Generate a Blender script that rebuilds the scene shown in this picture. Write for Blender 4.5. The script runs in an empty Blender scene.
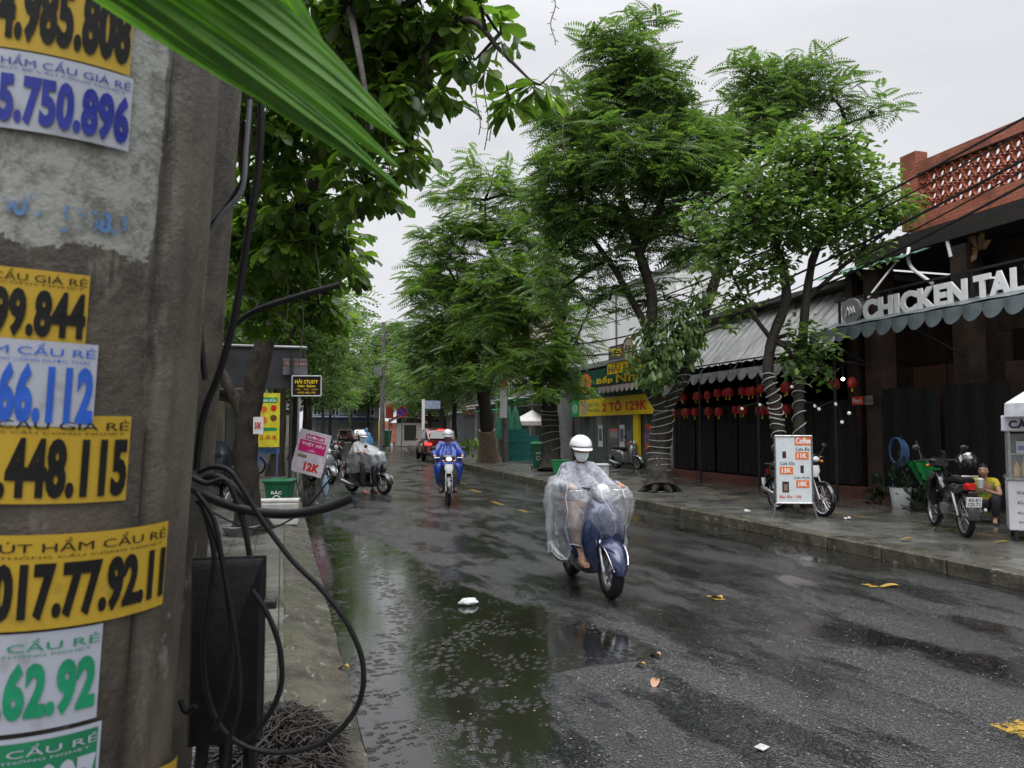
import bpy, math, random
import numpy as np
from mathutils import Vector, Matrix, Euler
R=math.radians; sin=math.sin; cos=math.cos; pi=math.pi
random.seed(7); rng=np.random.default_rng(7)
S=bpy.context.scene; COL=S.collection
F=760.0; CX,CY=512,384; YAW=R(-16.8); PITCH=R(3.46); CH=1.6
# ---------------------------------------------------------------- camera (street runs along +Y)
cd=bpy.data.cameras.new('camera'); cam=bpy.data.objects.new('camera',cd); COL.objects.link(cam)
cam.location=(0,0,CH); cam.rotation_euler=Euler((R(90)+PITCH,0,YAW),'XYZ'); cd.lens=F/1024*36; cd.sensor_width=36
cd.clip_start=.05; cd.clip_end=3000; S.camera=cam; cd.dof.use_dof=True; cd.dof.focus_distance=11; cd.dof.aperture_fstop=9
CM=cam.rotation_euler.to_matrix()
def ray(px,py): return CM@Vector(((px-CX)/F,-(py-CY)/F,-1.0))
def DP(px,py,d): return Vector((0,0,CH))+ray(px,py)*d          # point at camera depth d
def G(px,py,z=0.0):                                            # point on the level plane z
    r=ray(px,py); t=(z-CH)/r.z; return Vector((0,0,CH))+r*t
def XP(px,py,X): r=ray(px,py); return Vector((0,0,CH))+r*(X/r.x)
def YP(px,py,Y): r=ray(px,py); return Vector((0,0,CH))+r*(Y/r.y)
def cv(Y): return .0012*max(0,Y-14)**2 if Y<70 else .0012*56**2+.1344*(Y-70)   # the street bends gently right
# ---------------------------------------------------------------- things
WM={}
def tag(o,label=None,cat=None,group=None,kind=None):
    if label: o['label']=label
    if cat: o['category']=cat
    if group: o['group']=group
    if kind: o['kind']=kind
    return o
def thing(name,label,cat,loc=(0,0,0),rz=0,group=None,scale=1.0):
    o=bpy.data.objects.new(name,None); COL.objects.link(o); o.location=loc; o.rotation_euler=(0,0,rz); o.scale=(scale,)*3
    o.empty_display_size=.1
    WM[o.name]=Matrix.Translation(Vector(loc))@Matrix.Rotation(rz,4,'Z')@Matrix.Diagonal((scale,scale,scale,1))
    return tag(o,label,cat,group)
def kids(o): return [c for c in bpy.data.objects if c.parent==o]
def copy_tree(o,parent=None):
    c=o.copy(); COL.objects.link(c); c.parent=parent
    if parent is not None: c.matrix_parent_inverse=Matrix()
    for ch in list(o.children): copy_tree(ch,c)
    return c
class MB:
    def __init__(s): s.v=[]; s.f=[]; s.m=[]; s.T=Matrix(); s.mi=0
    def add(s,vs,fs):
        b=len(s.v); s.v+=[tuple(s.T@Vector(v)) for v in vs]; s.f+=[tuple(b+i for i in f) for f in fs]; s.m+=[s.mi]*len(fs); return s
    def box(s,c,size,rot=None,bev=0.0):
        x,y,z=[a/2 for a in size]
        if bev>0:
            b=min(bev,x*.9,y*.9,z*.9); vs=[];ix={}
            for sx in(-1,1):
                for sy in(-1,1):
                    for sz in(-1,1):
                        for k in range(3):
                            q=[x*sx,y*sy,z*sz]
                            for j in range(3):
                                if j!=k: q[j]-=b*(sx,sy,sz)[j]
                            ix[(sx,sy,sz,k)]=len(vs); vs.append(q)
            fs=[]
            for sx in(-1,1):
                for sy in(-1,1):
                    for sz in(-1,1): 
                        t=(ix[(sx,sy,sz,0)],ix[(sx,sy,sz,1)],ix[(sx,sy,sz,2)]); fs.append(t if sx*sy*sz>0 else t[::-1])
            o4=[(-1,-1),(1,-1),(1,1),(-1,1)]
            for s1 in(-1,1):
                for k in range(3):
                    g=[]
                    for a,bb in o4:
                        t=[0,0,0]; t[k]=s1; t[(k+1)%3]=a; t[(k+2)%3]=bb; g.append(ix[(t[0],t[1],t[2],k)])
                    fs.append(tuple(g) if s1>0 else tuple(g[::-1]))
            for k in range(3):
                a,b2=(k+1)%3,(k+2)%3
                for sa in(-1,1):
                    for sb in(-1,1):
                        t0=[0,0,0];t0[k]=-1;t0[a]=sa;t0[b2]=sb; t1=list(t0);t1[k]=1
                        g=(ix[(*t0,a)],ix[(*t1,a)],ix[(*t1,b2)],ix[(*t0,b2)]); fs.append(g if sa*sb<0 else g[::-1])
        else:
            vs=[(-x,-y,-z),(x,-y,-z),(x,y,-z),(-x,y,-z),(-x,-y,z),(x,-y,z),(x,y,z),(-x,y,z)]
            fs=[(0,3,2,1),(4,5,6,7),(0,1,5,4),(1,2,6,5),(2,3,7,6),(3,0,4,7)]
        Mx=Matrix.Translation(Vector(c))@(rot.to_matrix().to_4x4() if isinstance(rot,Euler) else (rot.to_4x4() if rot is not None else Matrix()))
        return s.add([Mx@Vector(v) for v in vs],fs)
    def tube(s,pts,r,seg=8,cap=True,flat=1.0):
        P=[Vector(p) for p in pts]; n=len(P); rr=r if isinstance(r,(list,tuple)) else [r]*n
        vs=[];fs=[]; up=Vector((0,0,1)); last=None
        for i in range(n):
            t=(P[min(i+1,n-1)]-P[max(i-1,0)]); t=t.normalized() if t.length>1e-9 else Vector((0,0,1))
            if last is None:
                a=t.cross(Vector((0,0,1)) if abs(t.z)<.9 else Vector((0,1,0))).normalized()
            else:
                a=(last-t*last.dot(t)); a=a.normalized() if a.length>1e-6 else t.orthogonal().normalized()
            last=a; b=t.cross(a)
            for k in range(seg):
                an=2*pi*k/seg; vs.append(P[i]+a*cos(an)*rr[i]+b*sin(an)*rr[i]*flat)
        for i in range(n-1):
            for k in range(seg):
                k2=(k+1)%seg; fs.append((i*seg+k,i*seg+k2,(i+1)*seg+k2,(i+1)*seg+k))
        if cap: fs.append(tuple(range(seg))[::-1]); fs.append(tuple((n-1)*seg+k for k in range(seg)))
        return s.add(vs,fs)
    def cyl(s,a,b,r,r2=None,seg=14): return s.tube([a,b],[r,r if r2 is None else r2],seg)
    def rings(s,rs,cap=True,close=True):
        n=len(rs[0]); vs=[p for q in rs for p in q]; fs=[]
        for i in range(len(rs)-1):
            for k in range(n if close else n-1):
                k2=(k+1)%n; fs.append((i*n+k,i*n+k2,(i+1)*n+k2,(i+1)*n+k))
        if cap and close: fs.append(tuple(range(n))[::-1]); fs.append(tuple((len(rs)-1)*n+k for k in range(n)))
        return s.add(vs,fs)
    def loftY(s,secs,n=16,e=.75,x0=0):   # secs: (y, half width, zlow, zhigh)
        rs=[]
        for y,w,z0,z1 in secs:
            q=[]
            for k in range(n):
                a=2*pi*k/n; ca,sa=cos(a),sin(a)
                q.append((x0+w*math.copysign(abs(ca)**e,ca),y,(z0+z1)/2+(z1-z0)/2*math.copysign(abs(sa)**e,sa)))
            rs.append(q[::-1])
        return s.rings(rs)
    def loftZ(s,secs,n=16,e=.75):        # secs: (z, half width, y low, y high)
        rs=[]
        for z,w,y0,y1 in secs:
            rs.append([(w*math.copysign(abs(cos(2*pi*k/n))**e,cos(2*pi*k/n)),z*0+(y0+y1)/2+(y1-y0)/2*math.copysign(abs(sin(2*pi*k/n))**e,sin(2*pi*k/n)),z) for k in range(n)])
        return s.rings(rs)
    def ell(s,c,r,seg=16,rg=10,rot=None,z0=-1.0,z1=1.0):
        c=Vector(c); r=(r,)*3 if not isinstance(r,(list,tuple)) else r
        rm=rot.to_matrix() if rot is not None else Matrix.Identity(3); rs=[]
        a0,a1=math.asin(z0),math.asin(z1)
        for i in range(rg+1):
            p=a0+(a1-a0)*i/rg; rs.append([c+rm@Vector((r[0]*max(cos(p),1e-3)*cos(2*pi*k/seg),r[1]*max(cos(p),1e-3)*sin(2*pi*k/seg),r[2]*sin(p))) for k in range(seg)])
        return s.rings(rs)
    def torus(s,c,R0,r,axis='X',seg=28,sg=8,flat=1.0):
        vs=[];fs=[]; c=Vector(c)
        for i in range(seg):
            a=2*pi*i/seg
            for k in range(sg):
                b=2*pi*k/sg; q=(R0+r*cos(b)); h=r*flat*sin(b)
                v=(h,q*cos(a),q*sin(a)) if axis=='X' else ((q*cos(a),h,q*sin(a)) if axis=='Y' else (q*cos(a),q*sin(a),h)); vs.append(c+Vector(v))
        for i in range(seg):
            for k in range(sg):
                i2=(i+1)%seg;k2=(k+1)%sg; fs.append((i*sg+k,i*sg+k2,i2*sg+k2,i2*sg+k))
        return s.add(vs,fs)
    def prism(s,poly,d,axis='X'):        # polygon of (u,v) extruded from -d/2..d/2 along axis
        n=len(poly)
        def P(u,v,w): return (w,u,v) if axis=='X' else ((u,w,v) if axis=='Y' else (u,v,w))
        vs=[P(u,v,-d/2) for u,v in poly]+[P(u,v,d/2) for u,v in poly]
        fs=[tuple(range(n))[::-1],tuple(range(n,2*n))]+[(k,(k+1)%n,n+(k+1)%n,n+k) for k in range(n)]
        return s.add(vs,fs)
    def quad(s,a,b,c,d): return s.add([a,b,c,d],[(0,1,2,3)])
    def mesh(s,name,mats,smooth=True,ang=35):
        me=bpy.data.meshes.new(name); me.from_pydata(s.v,[],s.f); me.validate()
        for m in (mats if isinstance(mats,(list,tuple)) else [mats]): me.materials.append(m)
        if max(s.m or [0])>0 and len(me.polygons)==len(s.m): me.polygons.foreach_set('material_index',s.m)
        if smooth: smooth_angle(me,ang)
        return me
    def build(s,name,mats,parent=None,world=False,smooth=True,ang=35,fix=True):
        me=s.mesh(name,mats,smooth,ang)
        if fix: fixn(me)
        return link(name,me,parent,world)
def fixn(me):
    import bmesh
    bm=bmesh.new(); bm.from_mesh(me); bmesh.ops.recalc_face_normals(bm,faces=bm.faces); bm.to_mesh(me); bm.free()
def smooth_angle(me,ang=35):
    me.polygons.foreach_set('use_smooth',[True]*len(me.polygons)); 
    try: me.set_sharp_from_angle(angle=R(ang))
    except Exception: pass
def link(name,me,parent=None,world=False):
    o=bpy.data.objects.new(name,me); COL.objects.link(o)
    if parent is not None:
        o.parent=parent; W=WM.get(parent.name,Matrix())
        if world: me.transform(W.inverted())
        WM[o.name]=W
    else: WM[o.name]=Matrix()
    return o
def struct(name,mb,mat,**k):
    o=mb.build(name,mat,**k) ; o['kind']='structure'; return o
# ---------------------------------------------------------------- materials
def nodes(name):
    m=bpy.data.materials.new(name); m.use_nodes=True; nt=m.node_tree; return m,nt,nt.nodes['Principled BSDF'],nt.nodes['Material Output']
def N(nt,t,**k):
    n=nt.nodes.new(t)
    for a,b in k.items():
        if a in n.inputs: n.inputs[a].default_value=b
        else: setattr(n,a,b)
    return n
def rgba(c): return (c[0],c[1],c[2],1)
def mix(nt,f,a,b,mode='MIX'):
    n=nt.nodes.new('ShaderNodeMix'); n.data_type='RGBA'; n.blend_type=mode
    for i,v in ((0,f),(6,a),(7,b)):
        if hasattr(v,'is_linked'): nt.links.new(v,n.inputs[i])
        else: n.inputs[i].default_value=(rgba(v) if i>0 else v)
    return n.outputs[2]
def fmath(nt,op,a,b=None,c=None,clamp=False):
    n=nt.nodes.new('ShaderNodeMath'); n.operation=op; n.use_clamp=clamp
    for i,v in enumerate((a,b,c)):
        if v is None: continue
        if hasattr(v,'is_linked'): nt.links.new(v,n.inputs[i])
        else: n.inputs[i].default_value=v
    return n.outputs[0]
def mrange(nt,v,a,b,c=0,d=1):
    n=nt.nodes.new('ShaderNodeMapRange'); n.inputs[1].default_value=a;n.inputs[2].default_value=b;n.inputs[3].default_value=c;n.inputs[4].default_value=d
    n.interpolation_type='SMOOTHSTEP'; nt.links.new(v,n.inputs[0]); return n.outputs[0]
def noise(nt,scale,detail=4,rough=.55,vec=None,stretch=None,coord='Object',dist=0):
    tc=nt.nodes.new('ShaderNodeTexCoord') if vec is None else None
    v=tc.outputs[coord] if vec is None else vec
    if stretch:
        mp=nt.nodes.new('ShaderNodeMapping'); mp.inputs['Scale'].default_value=stretch; nt.links.new(v,mp.inputs[0]); v=mp.outputs[0]
    n=nt.nodes.new('ShaderNodeTexNoise'); n.inputs['Scale'].default_value=scale;n.inputs['Detail'].default_value=detail;n.inputs['Roughness'].default_value=rough;n.inputs['Distortion'].default_value=dist
    nt.links.new(v,n.inputs['Vector']); return n.outputs['Fac']
def bumpn(nt,h,strength=.3,dist=.01,prev=None):
    b=nt.nodes.new('ShaderNodeBump'); b.inputs['Strength'].default_value=strength; b.inputs['Distance'].default_value=dist
    nt.links.new(h,b.inputs['Height'])
    if prev is not None: nt.links.new(prev,b.inputs['Normal'])
    return b.outputs[0]
MC={}
def M(name,col,rough=.6,metal=0,var=.25,vs=6,bump=0,bs=40,bd=.005,col2=None,lo=.35,hi=.65,stretch=None,coat=0,emit=0,trans=0,alpha=1,spec=None,coord='Object'):
    if name in MC: return MC[name]
    m,nt,p,o=nodes(name); L=nt.links
    if var or col2:
        f=mrange(nt,noise(nt,vs,5,.6,stretch=stretch,coord=coord),lo,hi)
        c2=col2 if col2 else tuple(c*(1-var) for c in col)
        L.new(mix(nt,f,c2,col),p.inputs['Base Color'])
        L.new(mrange(nt,noise(nt,vs*2.3,4,.6,coord=coord),.3,.7,max(.02,rough-.12),min(1,rough+.12)),p.inputs['Roughness'])
    else: p.inputs['Base Color'].default_value=rgba(col); p.inputs['Roughness'].default_value=rough
    p.inputs['Metallic'].default_value=metal
    p.inputs['Specular IOR Level'].default_value=spec if spec is not None else (.22 if max(col)<.1 and not coat else .4)
    if coat: p.inputs['Coat Weight'].default_value=coat; p.inputs['Coat Roughness'].default_value=.06
    if trans: p.inputs['Transmission Weight'].default_value=trans
    if alpha<1: p.inputs['Alpha'].default_value=alpha
    if emit: p.inputs['Emission Color'].default_value=rgba(col); p.inputs['Emission Strength'].default_value=emit
    if bump: L.new(bumpn(nt,noise(nt,bs,5,.65,stretch=stretch,coord=coord),bump,bd),p.inputs['Normal'])
    MC[name]=m; return m
def leafmat(name,c1,c2,c3,tr=.3,rough=.38,cl=.9):
    if name in MC: return MC[name]
    m,nt,p,o=nodes(name); L=nt.links
    g=nt.nodes.new('ShaderNodeNewGeometry'); ri=g.outputs['Random Per Island']
    cn=mrange(nt,noise(nt,cl,2,.5),.38,.62)
    a=mix(nt,cn,c1,c2); b=mix(nt,mrange(nt,ri,.55,1.0),a,c3)
    L.new(b,p.inputs['Base Color']); p.inputs['Roughness'].default_value=rough; p.inputs['Specular IOR Level'].default_value=.5
    t=nt.nodes.new('ShaderNodeBsdfTranslucent'); L.new(mix(nt,1.0,b,(1.15,1.3,.55),'MULTIPLY'),t.inputs[0])
    mx=nt.nodes.new('ShaderNodeMixShader'); mx.inputs[0].default_value=tr; L.new(p.outputs[0],mx.inputs[1]); L.new(t.outputs[0],mx.inputs[2]); L.new(mx.outputs[0],o.inputs[0])
    MC[name]=m; return m
# ---------------------------------------------------------------- text
TC={}
def tmesh(s,bold=.0):
    k=(s,bold)
    if k not in TC:
        c=bpy.data.curves.new('t','FONT'); c.body=s; c.size=1; c.offset=bold; c.resolution_u=3; c.space_character=1.0+bold*1.6
        o=bpy.data.objects.new('t',c); COL.objects.link(o); bpy.context.view_layer.update()
        me=bpy.data.meshes.new_from_object(o.evaluated_get(bpy.context.evaluated_depsgraph_get()))
        V=np.array([v.co[:] for v in me.vertices]) if len(me.vertices) else np.zeros((1,3)); Fs=[tuple(p.vertices) for p in me.polygons]
        bpy.data.objects.remove(o); bpy.data.curves.remove(c); bpy.data.meshes.remove(me)
        V[:,:2]-=V[:,:2].min(0); mx=V[:,:2].max(0); V[:,:2]/=np.maximum(mx,1e-6)
        TC[k]=(V,Fs,mx[0]/max(mx[1],1e-6))
    return TC[k]
def text_into(mb,s,org,right,up,w,h,bold=.0,th=0,keep=False):
    """org = lower left corner, right/up unit vectors; text stretched to w x h"""
    V,Fs,asp=tmesh(s,bold); right=Vector(right).normalized(); up=Vector(up).normalized(); n=right.cross(up); org=Vector(org)
    if keep and asp*h<w: org=org+right*(w-asp*h)/2; w=asp*h
    vs=[org+right*(v[0]*w)+up*(v[1]*h)+n*th for v in V]
    mb.add(vs,Fs)
    if th>.003:
        # closed sides: edges used once
        ec={}
        for f in Fs:
            for i in range(len(f)):
                e=(f[i],f[(i+1)%len(f)]); k=tuple(sorted(e)); ec.setdefault(k,[]).append(e)
        base=[org+right*(v[0]*w)+up*(v[1]*h) for v in V]; nn=len(vs); fs=[]
        for k,es in ec.items():
            if len(es)==1: a,b=es[0]; fs.append((b,a,nn+a,nn+b))
        mb.add(vs+base,fs)
    return mb
# ================================================================ light and sky
w=bpy.data.worlds.new('World'); S.world=w; w.use_nodes=True; nt=w.node_tree; bg=nt.nodes['Background']
sky=nt.nodes.new('ShaderNodeTexSky'); sky.sky_type='NISHITA'; sky.sun_disc=False; sky.sun_elevation=R(62); sky.sun_rotation=R(200); sky.dust_density=4; sky.air_density=1.2
hs=nt.nodes.new('ShaderNodeHueSaturation'); hs.inputs['Saturation'].default_value=.12; hs.inputs['Value'].default_value=1.0; nt.links.new(sky.outputs[0],hs.inputs['Color'])
tc=nt.nodes.new('ShaderNodeTexCoord'); sx=nt.nodes.new('ShaderNodeSeparateXYZ'); nt.links.new(tc.outputs['Generated'],sx.inputs[0])
el=mrange(nt,sx.outputs[2],.42,.95,0,1)
deck=mix(nt,el,(8.6,8.75,9.15),(34,34.4,35.5))        # overcast deck: zenith brighter than horizon
nz=noise(nt,1.6,5,.55,vec=tc.outputs['Generated'],stretch=(1,1,2.6),dist=.4)
deck=mix(nt,mrange(nt,nz,.3,.7,.0,1),mix(nt,1.0,deck,(.88,.885,.91),'MULTIPLY'),mix(nt,1.0,deck,(1.06,1.06,1.06),'MULTIPLY'))
fin=mix(nt,.88,hs.outputs[0],deck); nt.links.new(fin,bg.inputs[0]); bg.inputs[1].default_value=.085
sl=bpy.data.lights.new('sun','SUN'); so=bpy.data.objects.new('sun',sl); COL.objects.link(so); sl.energy=1.5; sl.angle=R(50); sl.color=(1,.98,.95)
so.rotation_euler=(R(28),0,R(-20))   # light from behind the camera, high
S.view_settings.view_transform='Standard'; S.view_settings.look='None'; S.view_settings.exposure=.2; S.view_settings.gamma=1
S.cycles.max_bounces=6; S.cycles.transparent_max_bounces=16; S.cycles.diffuse_bounces=3; S.cycles.glossy_bounces=3; S.cycles.transmission_bounces=4
S.cycles.use_denoising=True; S.cycles.sample_clamp_indirect=6
# ================================================================ common materials
BLK=M('black_rubber',(.012,.012,.013),.45,var=.3,vs=20,bump=.1,bs=60)
BLKP=M('black_plastic',(.02,.02,.022),.3,var=.2,vs=12,coat=.2)
CHR=M('chrome',(.62,.62,.64),.18,metal=1,var=.1,vs=15)
ALU=M('dull_aluminium',(.42,.42,.43),.4,metal=.9,var=.3,vs=18)
STEEL=M('painted_steel_dark',(.03,.031,.033),.45,var=.4,vs=8)
SKIN=M('skin',(.42,.24,.17),.5,var=.12,vs=12)
HAIR=M('black_hair',(.012,.010,.009),.45,var=.3,vs=60,bump=.4,bs=120)
WHT=M('white_paint',(.75,.75,.76),.4,var=.12,vs=8)
GLS=M('clear_glass',(.8,.85,.85),.05,var=0,trans=.9)
HL=M('headlamp_lens',(.75,.78,.8),.08,var=.05,coat=.8)
HLON=M('lit_headlamp',(1,.97,.85),.1,var=0,emit=.9)
RL=M('red_lens',(.45,.01,.01),.15,var=.1,coat=.5)
RLON=M('lit_red_lens',(1,.03,.02),.3,var=0,emit=3.0)
AMB=M('amber_lens',(.6,.18,.01),.2,var=.1)
LNT=M('galvanised_grey',(.22,.22,.22),.4,metal=.4,var=.4,vs=10)
# ================================================================ ground
def wetnode(nt):
    a=nt.nodes.new('ShaderNodeAttribute'); a.attribute_name='wet'; return a.outputs['Fac']
def asphalt():
    m,nt,p,o=nodes('wet_asphalt'); L=nt.links
    wet=wetnode(nt); n1=noise(nt,1.1,7,.62); n2=noise(nt,7,5,.6)
    wsum=fmath(nt,'ADD',wet,fmath(nt,'MULTIPLY',fmath(nt,'SUBTRACT',n1,.5),1.3)); wsum=fmath(nt,'ADD',wsum,fmath(nt,'MULTIPLY',fmath(nt,'SUBTRACT',n2,.5),.25))
    wsum=fmath(nt,'ADD',wsum,fmath(nt,'MULTIPLY',fmath(nt,'SUBTRACT',noise(nt,26,4,.7),.5),.32)); pud=mrange(nt,wsum,.50,.70)
    # stones in the asphalt
    vo=nt.nodes.new('ShaderNodeTexVoronoi'); vo.inputs['Scale'].default_value=85; tcn=nt.nodes.new('ShaderNodeTexCoord'); L.new(tcn.outputs['Object'],vo.inputs['Vector'])
    sp=nt.nodes.new('ShaderNodeSeparateColor'); L.new(vo.outputs['Color'],sp.inputs[0])
    stone=mix(nt,mrange(nt,sp.outputs[0],.6,1.0),(.013,.013,.014),(.075,.075,.073))
    big=mix(nt,mrange(nt,noise(nt,.55,6,.62,stretch=(1.6,.55,1)),.4,.6),(.45,.45,.47),(1.0,1.0,1.0))
    dry=mix(nt,1.0,stone,big,'MULTIPLY')
    spk=nt.nodes.new('ShaderNodeTexVoronoi'); spk.inputs['Scale'].default_value=14; L.new(tcn.outputs['Object'],spk.inputs['Vector'])
    fl=fmath(nt,'LESS_THAN',spk.outputs['Distance'],.1); dry=mix(nt,fmath(nt,'MULTIPLY',fl,.8),dry,(.27,.25,.17))
    col=mix(nt,pud,dry,(.011,.0105,.008)); L.new(col,p.inputs['Base Color'])
    r=mrange(nt,noise(nt,1.3,6,.62,stretch=(1.3,.5,1)),.40,.60,.07,.27); p.inputs['Specular IOR Level'].default_value=.9
    L.new(mix(nt,pud,r,(.03,.03,.03)),p.inputs['Roughness'])
    # rain rings on the puddles
    def rings(scale,off):
        mp=nt.nodes.new('ShaderNodeMapping'); mp.inputs['Location'].default_value=(off,off*.7,0); L.new(tcn.outputs['Object'],mp.inputs[0])
        v=nt.nodes.new('ShaderNodeTexVoronoi'); v.inputs['Scale'].default_value=scale; v.voronoi_dimensions='2D'; L.new(mp.outputs[0],v.inputs['Vector'])
        d=v.outputs['Distance']; s=fmath(nt,'SINE',fmath(nt,'MULTIPLY',d,34)); e=mrange(nt,d,.05,.42,1,0); return fmath(nt,'MULTIPLY',s,e)
    msk=mrange(nt,noise(nt,2.1,2,.5),.42,.6); rr=fmath(nt,'MULTIPLY',fmath(nt,'ADD',rings(9,0),rings(13,3.3)),msk); rr=fmath(nt,'ADD',rr,fmath(nt,'MULTIPLY',noise(nt,16,4,.65),.8))
    b1=bumpn(nt,fmath(nt,'MULTIPLY',rr,pud),.42,.0026)
    inv=fmath(nt,'SUBTRACT',1.0,pud)
    g=fmath(nt,'ADD',fmath(nt,'MULTIPLY',fmath(nt,'SUBTRACT',1.0,vo.outputs['Distance']),1.0),fmath(nt,'MULTIPLY',noise(nt,9,5,.65),1.3))
    rg=mrange(nt,noise(nt,1.3,6,.62,stretch=(1.3,.5,1)),.4,.6,.10,1.0); b2=bumpn(nt,fmath(nt,'MULTIPLY',fmath(nt,'MULTIPLY',g,rg),inv),1.0,.0075,b1); L.new(b2,p.inputs['Normal'])
    return m
def paving(name,c1,c2,brick=(.3,.3),moss=.5,rough=(.12,.45)):
    m,nt,p,o=nodes(name); L=nt.links; tcn=nt.nodes.new('ShaderNodeTexCoord')
    wet=wetnode(nt)
    b=nt.nodes.new('ShaderNodeTexBrick'); b.offset=0; b.inputs['Scale'].default_value=1; b.inputs['Brick Width'].default_value=brick[0]; b.inputs['Row Height'].default_value=brick[1]; b.inputs['Mortar Size'].default_value=.006; b.inputs['Mortar Smooth'].default_value=.3
    b.inputs['Color1'].default_value=rgba(c1); b.inputs['Color2'].default_value=rgba(c2); b.inputs['Mortar'].default_value=(.03,.03,.026,1); L.new(tcn.outputs['Object'],b.inputs['Vector'])
    n1=noise(nt,1.2,6,.62); c=mix(nt,mrange(nt,n1,.38,.62),mix(nt,1.0,b.outputs['Color'],(.5,.5,.47),'MULTIPLY'),b.outputs['Color'])
    p.inputs['Specular IOR Level'].default_value=.6
    c=mix(nt,fmath(nt,'MULTIPLY',mrange(nt,noise(nt,2.3,6,.7),.5,.66),moss),c,(.05,.058,.028))
    c=mix(nt,mrange(nt,noise(nt,18,4,.7),.62,.72,0,.5),c,(.22,.21,.19))
    L.new(c,p.inputs['Base Color'])
    pud=mrange(nt,fmath(nt,'ADD',wet,fmath(nt,'MULTIPLY',fmath(nt,'SUBTRACT',noise(nt,.9,6,.6),.5),1.6)),.5,.7)
    L.new(mix(nt,pud,mrange(nt,noise(nt,5,5,.6),.3,.7,rough[0]+.12,rough[1]),(rough[0]*.5,)*3),p.inputs['Roughness'])
    h=fmath(nt,'ADD',fmath(nt,'MULTIPLY',b.outputs['Fac'],-1.2),fmath(nt,'MULTIPLY',noise(nt,45,4,.7),.6))
    h=fmath(nt,'MULTIPLY',h,fmath(nt,'SUBTRACT',1.05,pud)); L.new(bumpn(nt,h,.5,.008),p.inputs['Normal']); return m
def kerbmat():
    m,nt,p,o=nodes('mossy_kerb_concrete'); L=nt.links
    c=mix(nt,mrange(nt,noise(nt,3,7,.68),.36,.64),(.035,.032,.024),(.095,.085,.062)); c=mix(nt,mrange(nt,noise(nt,1.7,6,.7,stretch=(1,.5,1)),.5,.62,0,.75),c,(.055,.062,.022))
    c=mix(nt,mrange(nt,noise(nt,9,6,.75,stretch=(2,.5,1)),.58,.66,0,.6),c,(.34,.33,.3)); L.new(c,p.inputs['Base Color'])
    L.new(mrange(nt,noise(nt,4,5,.6),.35,.65,.14,.5),p.inputs['Roughness']); L.new(bumpn(nt,noise(nt,14,8,.72),.8,.02),p.inputs['Normal']); return m
def grid(name,mat,xf,ys,us,zf,wetf):
    """strip following the street: xf(u,Y)->X"""
    nu=len(us);ny=len(ys); V=np.zeros((ny,nu,3)); W=np.zeros((ny,nu))
    for j,y in enumerate(ys):
        for i,u in enumerate(us):
            x=xf(u,y); V[j,i]=(x,y,zf(x,y,u)); W[j,i]=wetf(x,y)
    me=bpy.data.meshes.new(name); idx=np.arange(ny*nu).reshape(ny,nu)
    f=np.stack([idx[:-1,:-1],idx[:-1,1:],idx[1:,1:],idx[1:,:-1]],-1).reshape(-1,4)
    me.from_pydata(V.reshape(-1,3).tolist(),[],f.tolist()); at=me.attributes.new('wet','FLOAT','POINT'); at.data.foreach_set('value',W.reshape(-1).astype(np.float32))
    me.materials.append(mat); me.polygons.foreach_set('use_smooth',[True]*len(me.polygons)); me.update(); o=link(name,me); o['kind']='structure'; return o
def sst(a,b,x): t=max(0,min(1,(x-a)/(b-a))); return t*t*(3-2*t)
XL0,XL1,XR0,XR1=.04,.44,7.3,7.55       # kerb lines
FX=11.8
def road_wet(x,y):
    X=x-cv(y); v=.2
    e=.43+ (2.3*sst(1.0,3.2,y)*(1-.42*sst(4.8,8.5,y))) if y<9 else .43+1.33*(1-sst(9,15,y)*.7)
    if y<5: e=.43+.75+.45*sin(y*1.1)+ .9*sst(2.8,4.6,y)
    v=max(v,.95-.75*sst(e-.35,e+.35,X))
    v=max(v,.85*sst(5.75,6.5,X)*(1-.35*sst(11,13,y))*(sst(6,8,y)))
    v=max(v,.75*sst(6.3,6.9,X)*sst(14,17,y))
    # the long puddle off the right kerb around the sign
    v=max(v,.9*math.exp(-((X-6.3)/.55)**2-((y-14.5)/4.5)**2))
    v=max(v,.5*math.exp(-((X-4.9)/.5)**2-((y-8.2)/1.6)**2))
    v=max(v,.62*math.exp(-((X-4.7)/.7)**2-((y-10.5)/1.3)**2))
    return v
ys=np.concatenate([np.arange(-3,3,.25),np.arange(3,20,.125),np.arange(20,60,1),np.arange(60,300,6)])
struct_road=grid('road',asphalt(),lambda u,y: cv(y)+u,ys,np.arange(XL1,XR0+.001,(XR0-XL1)/56.0),lambda x,y,u:.05*(1-((u-3.87)/3.43)**2)-.05+ (0),road_wet)
# sidewalks
pl=paving('wet_grey_paving_blocks',(.135,.132,.118),(.17,.165,.15),(.3,.2),.45)
pr=paving('wet_slab_paving',(.1,.098,.09),(.13,.126,.115),(.4,.4),.5)
grid('sidewalk',pl,lambda u,y: cv(y)+u,ys[::2],np.linspace(-5.2,XL0,14),lambda x,y,u:.12,lambda x,y:.35+.2*sin(y*1.3)*sin(x*2+1))
grid('sidewalk_far_side',pr,lambda u,y: cv(y)+u,ys[::2],np.linspace(XR1,FX+1.8,15),lambda x,y,u:.12+.01*(u-XR1),lambda x,y:.45+.25*sst(9,11,x-cv(y)))
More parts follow.
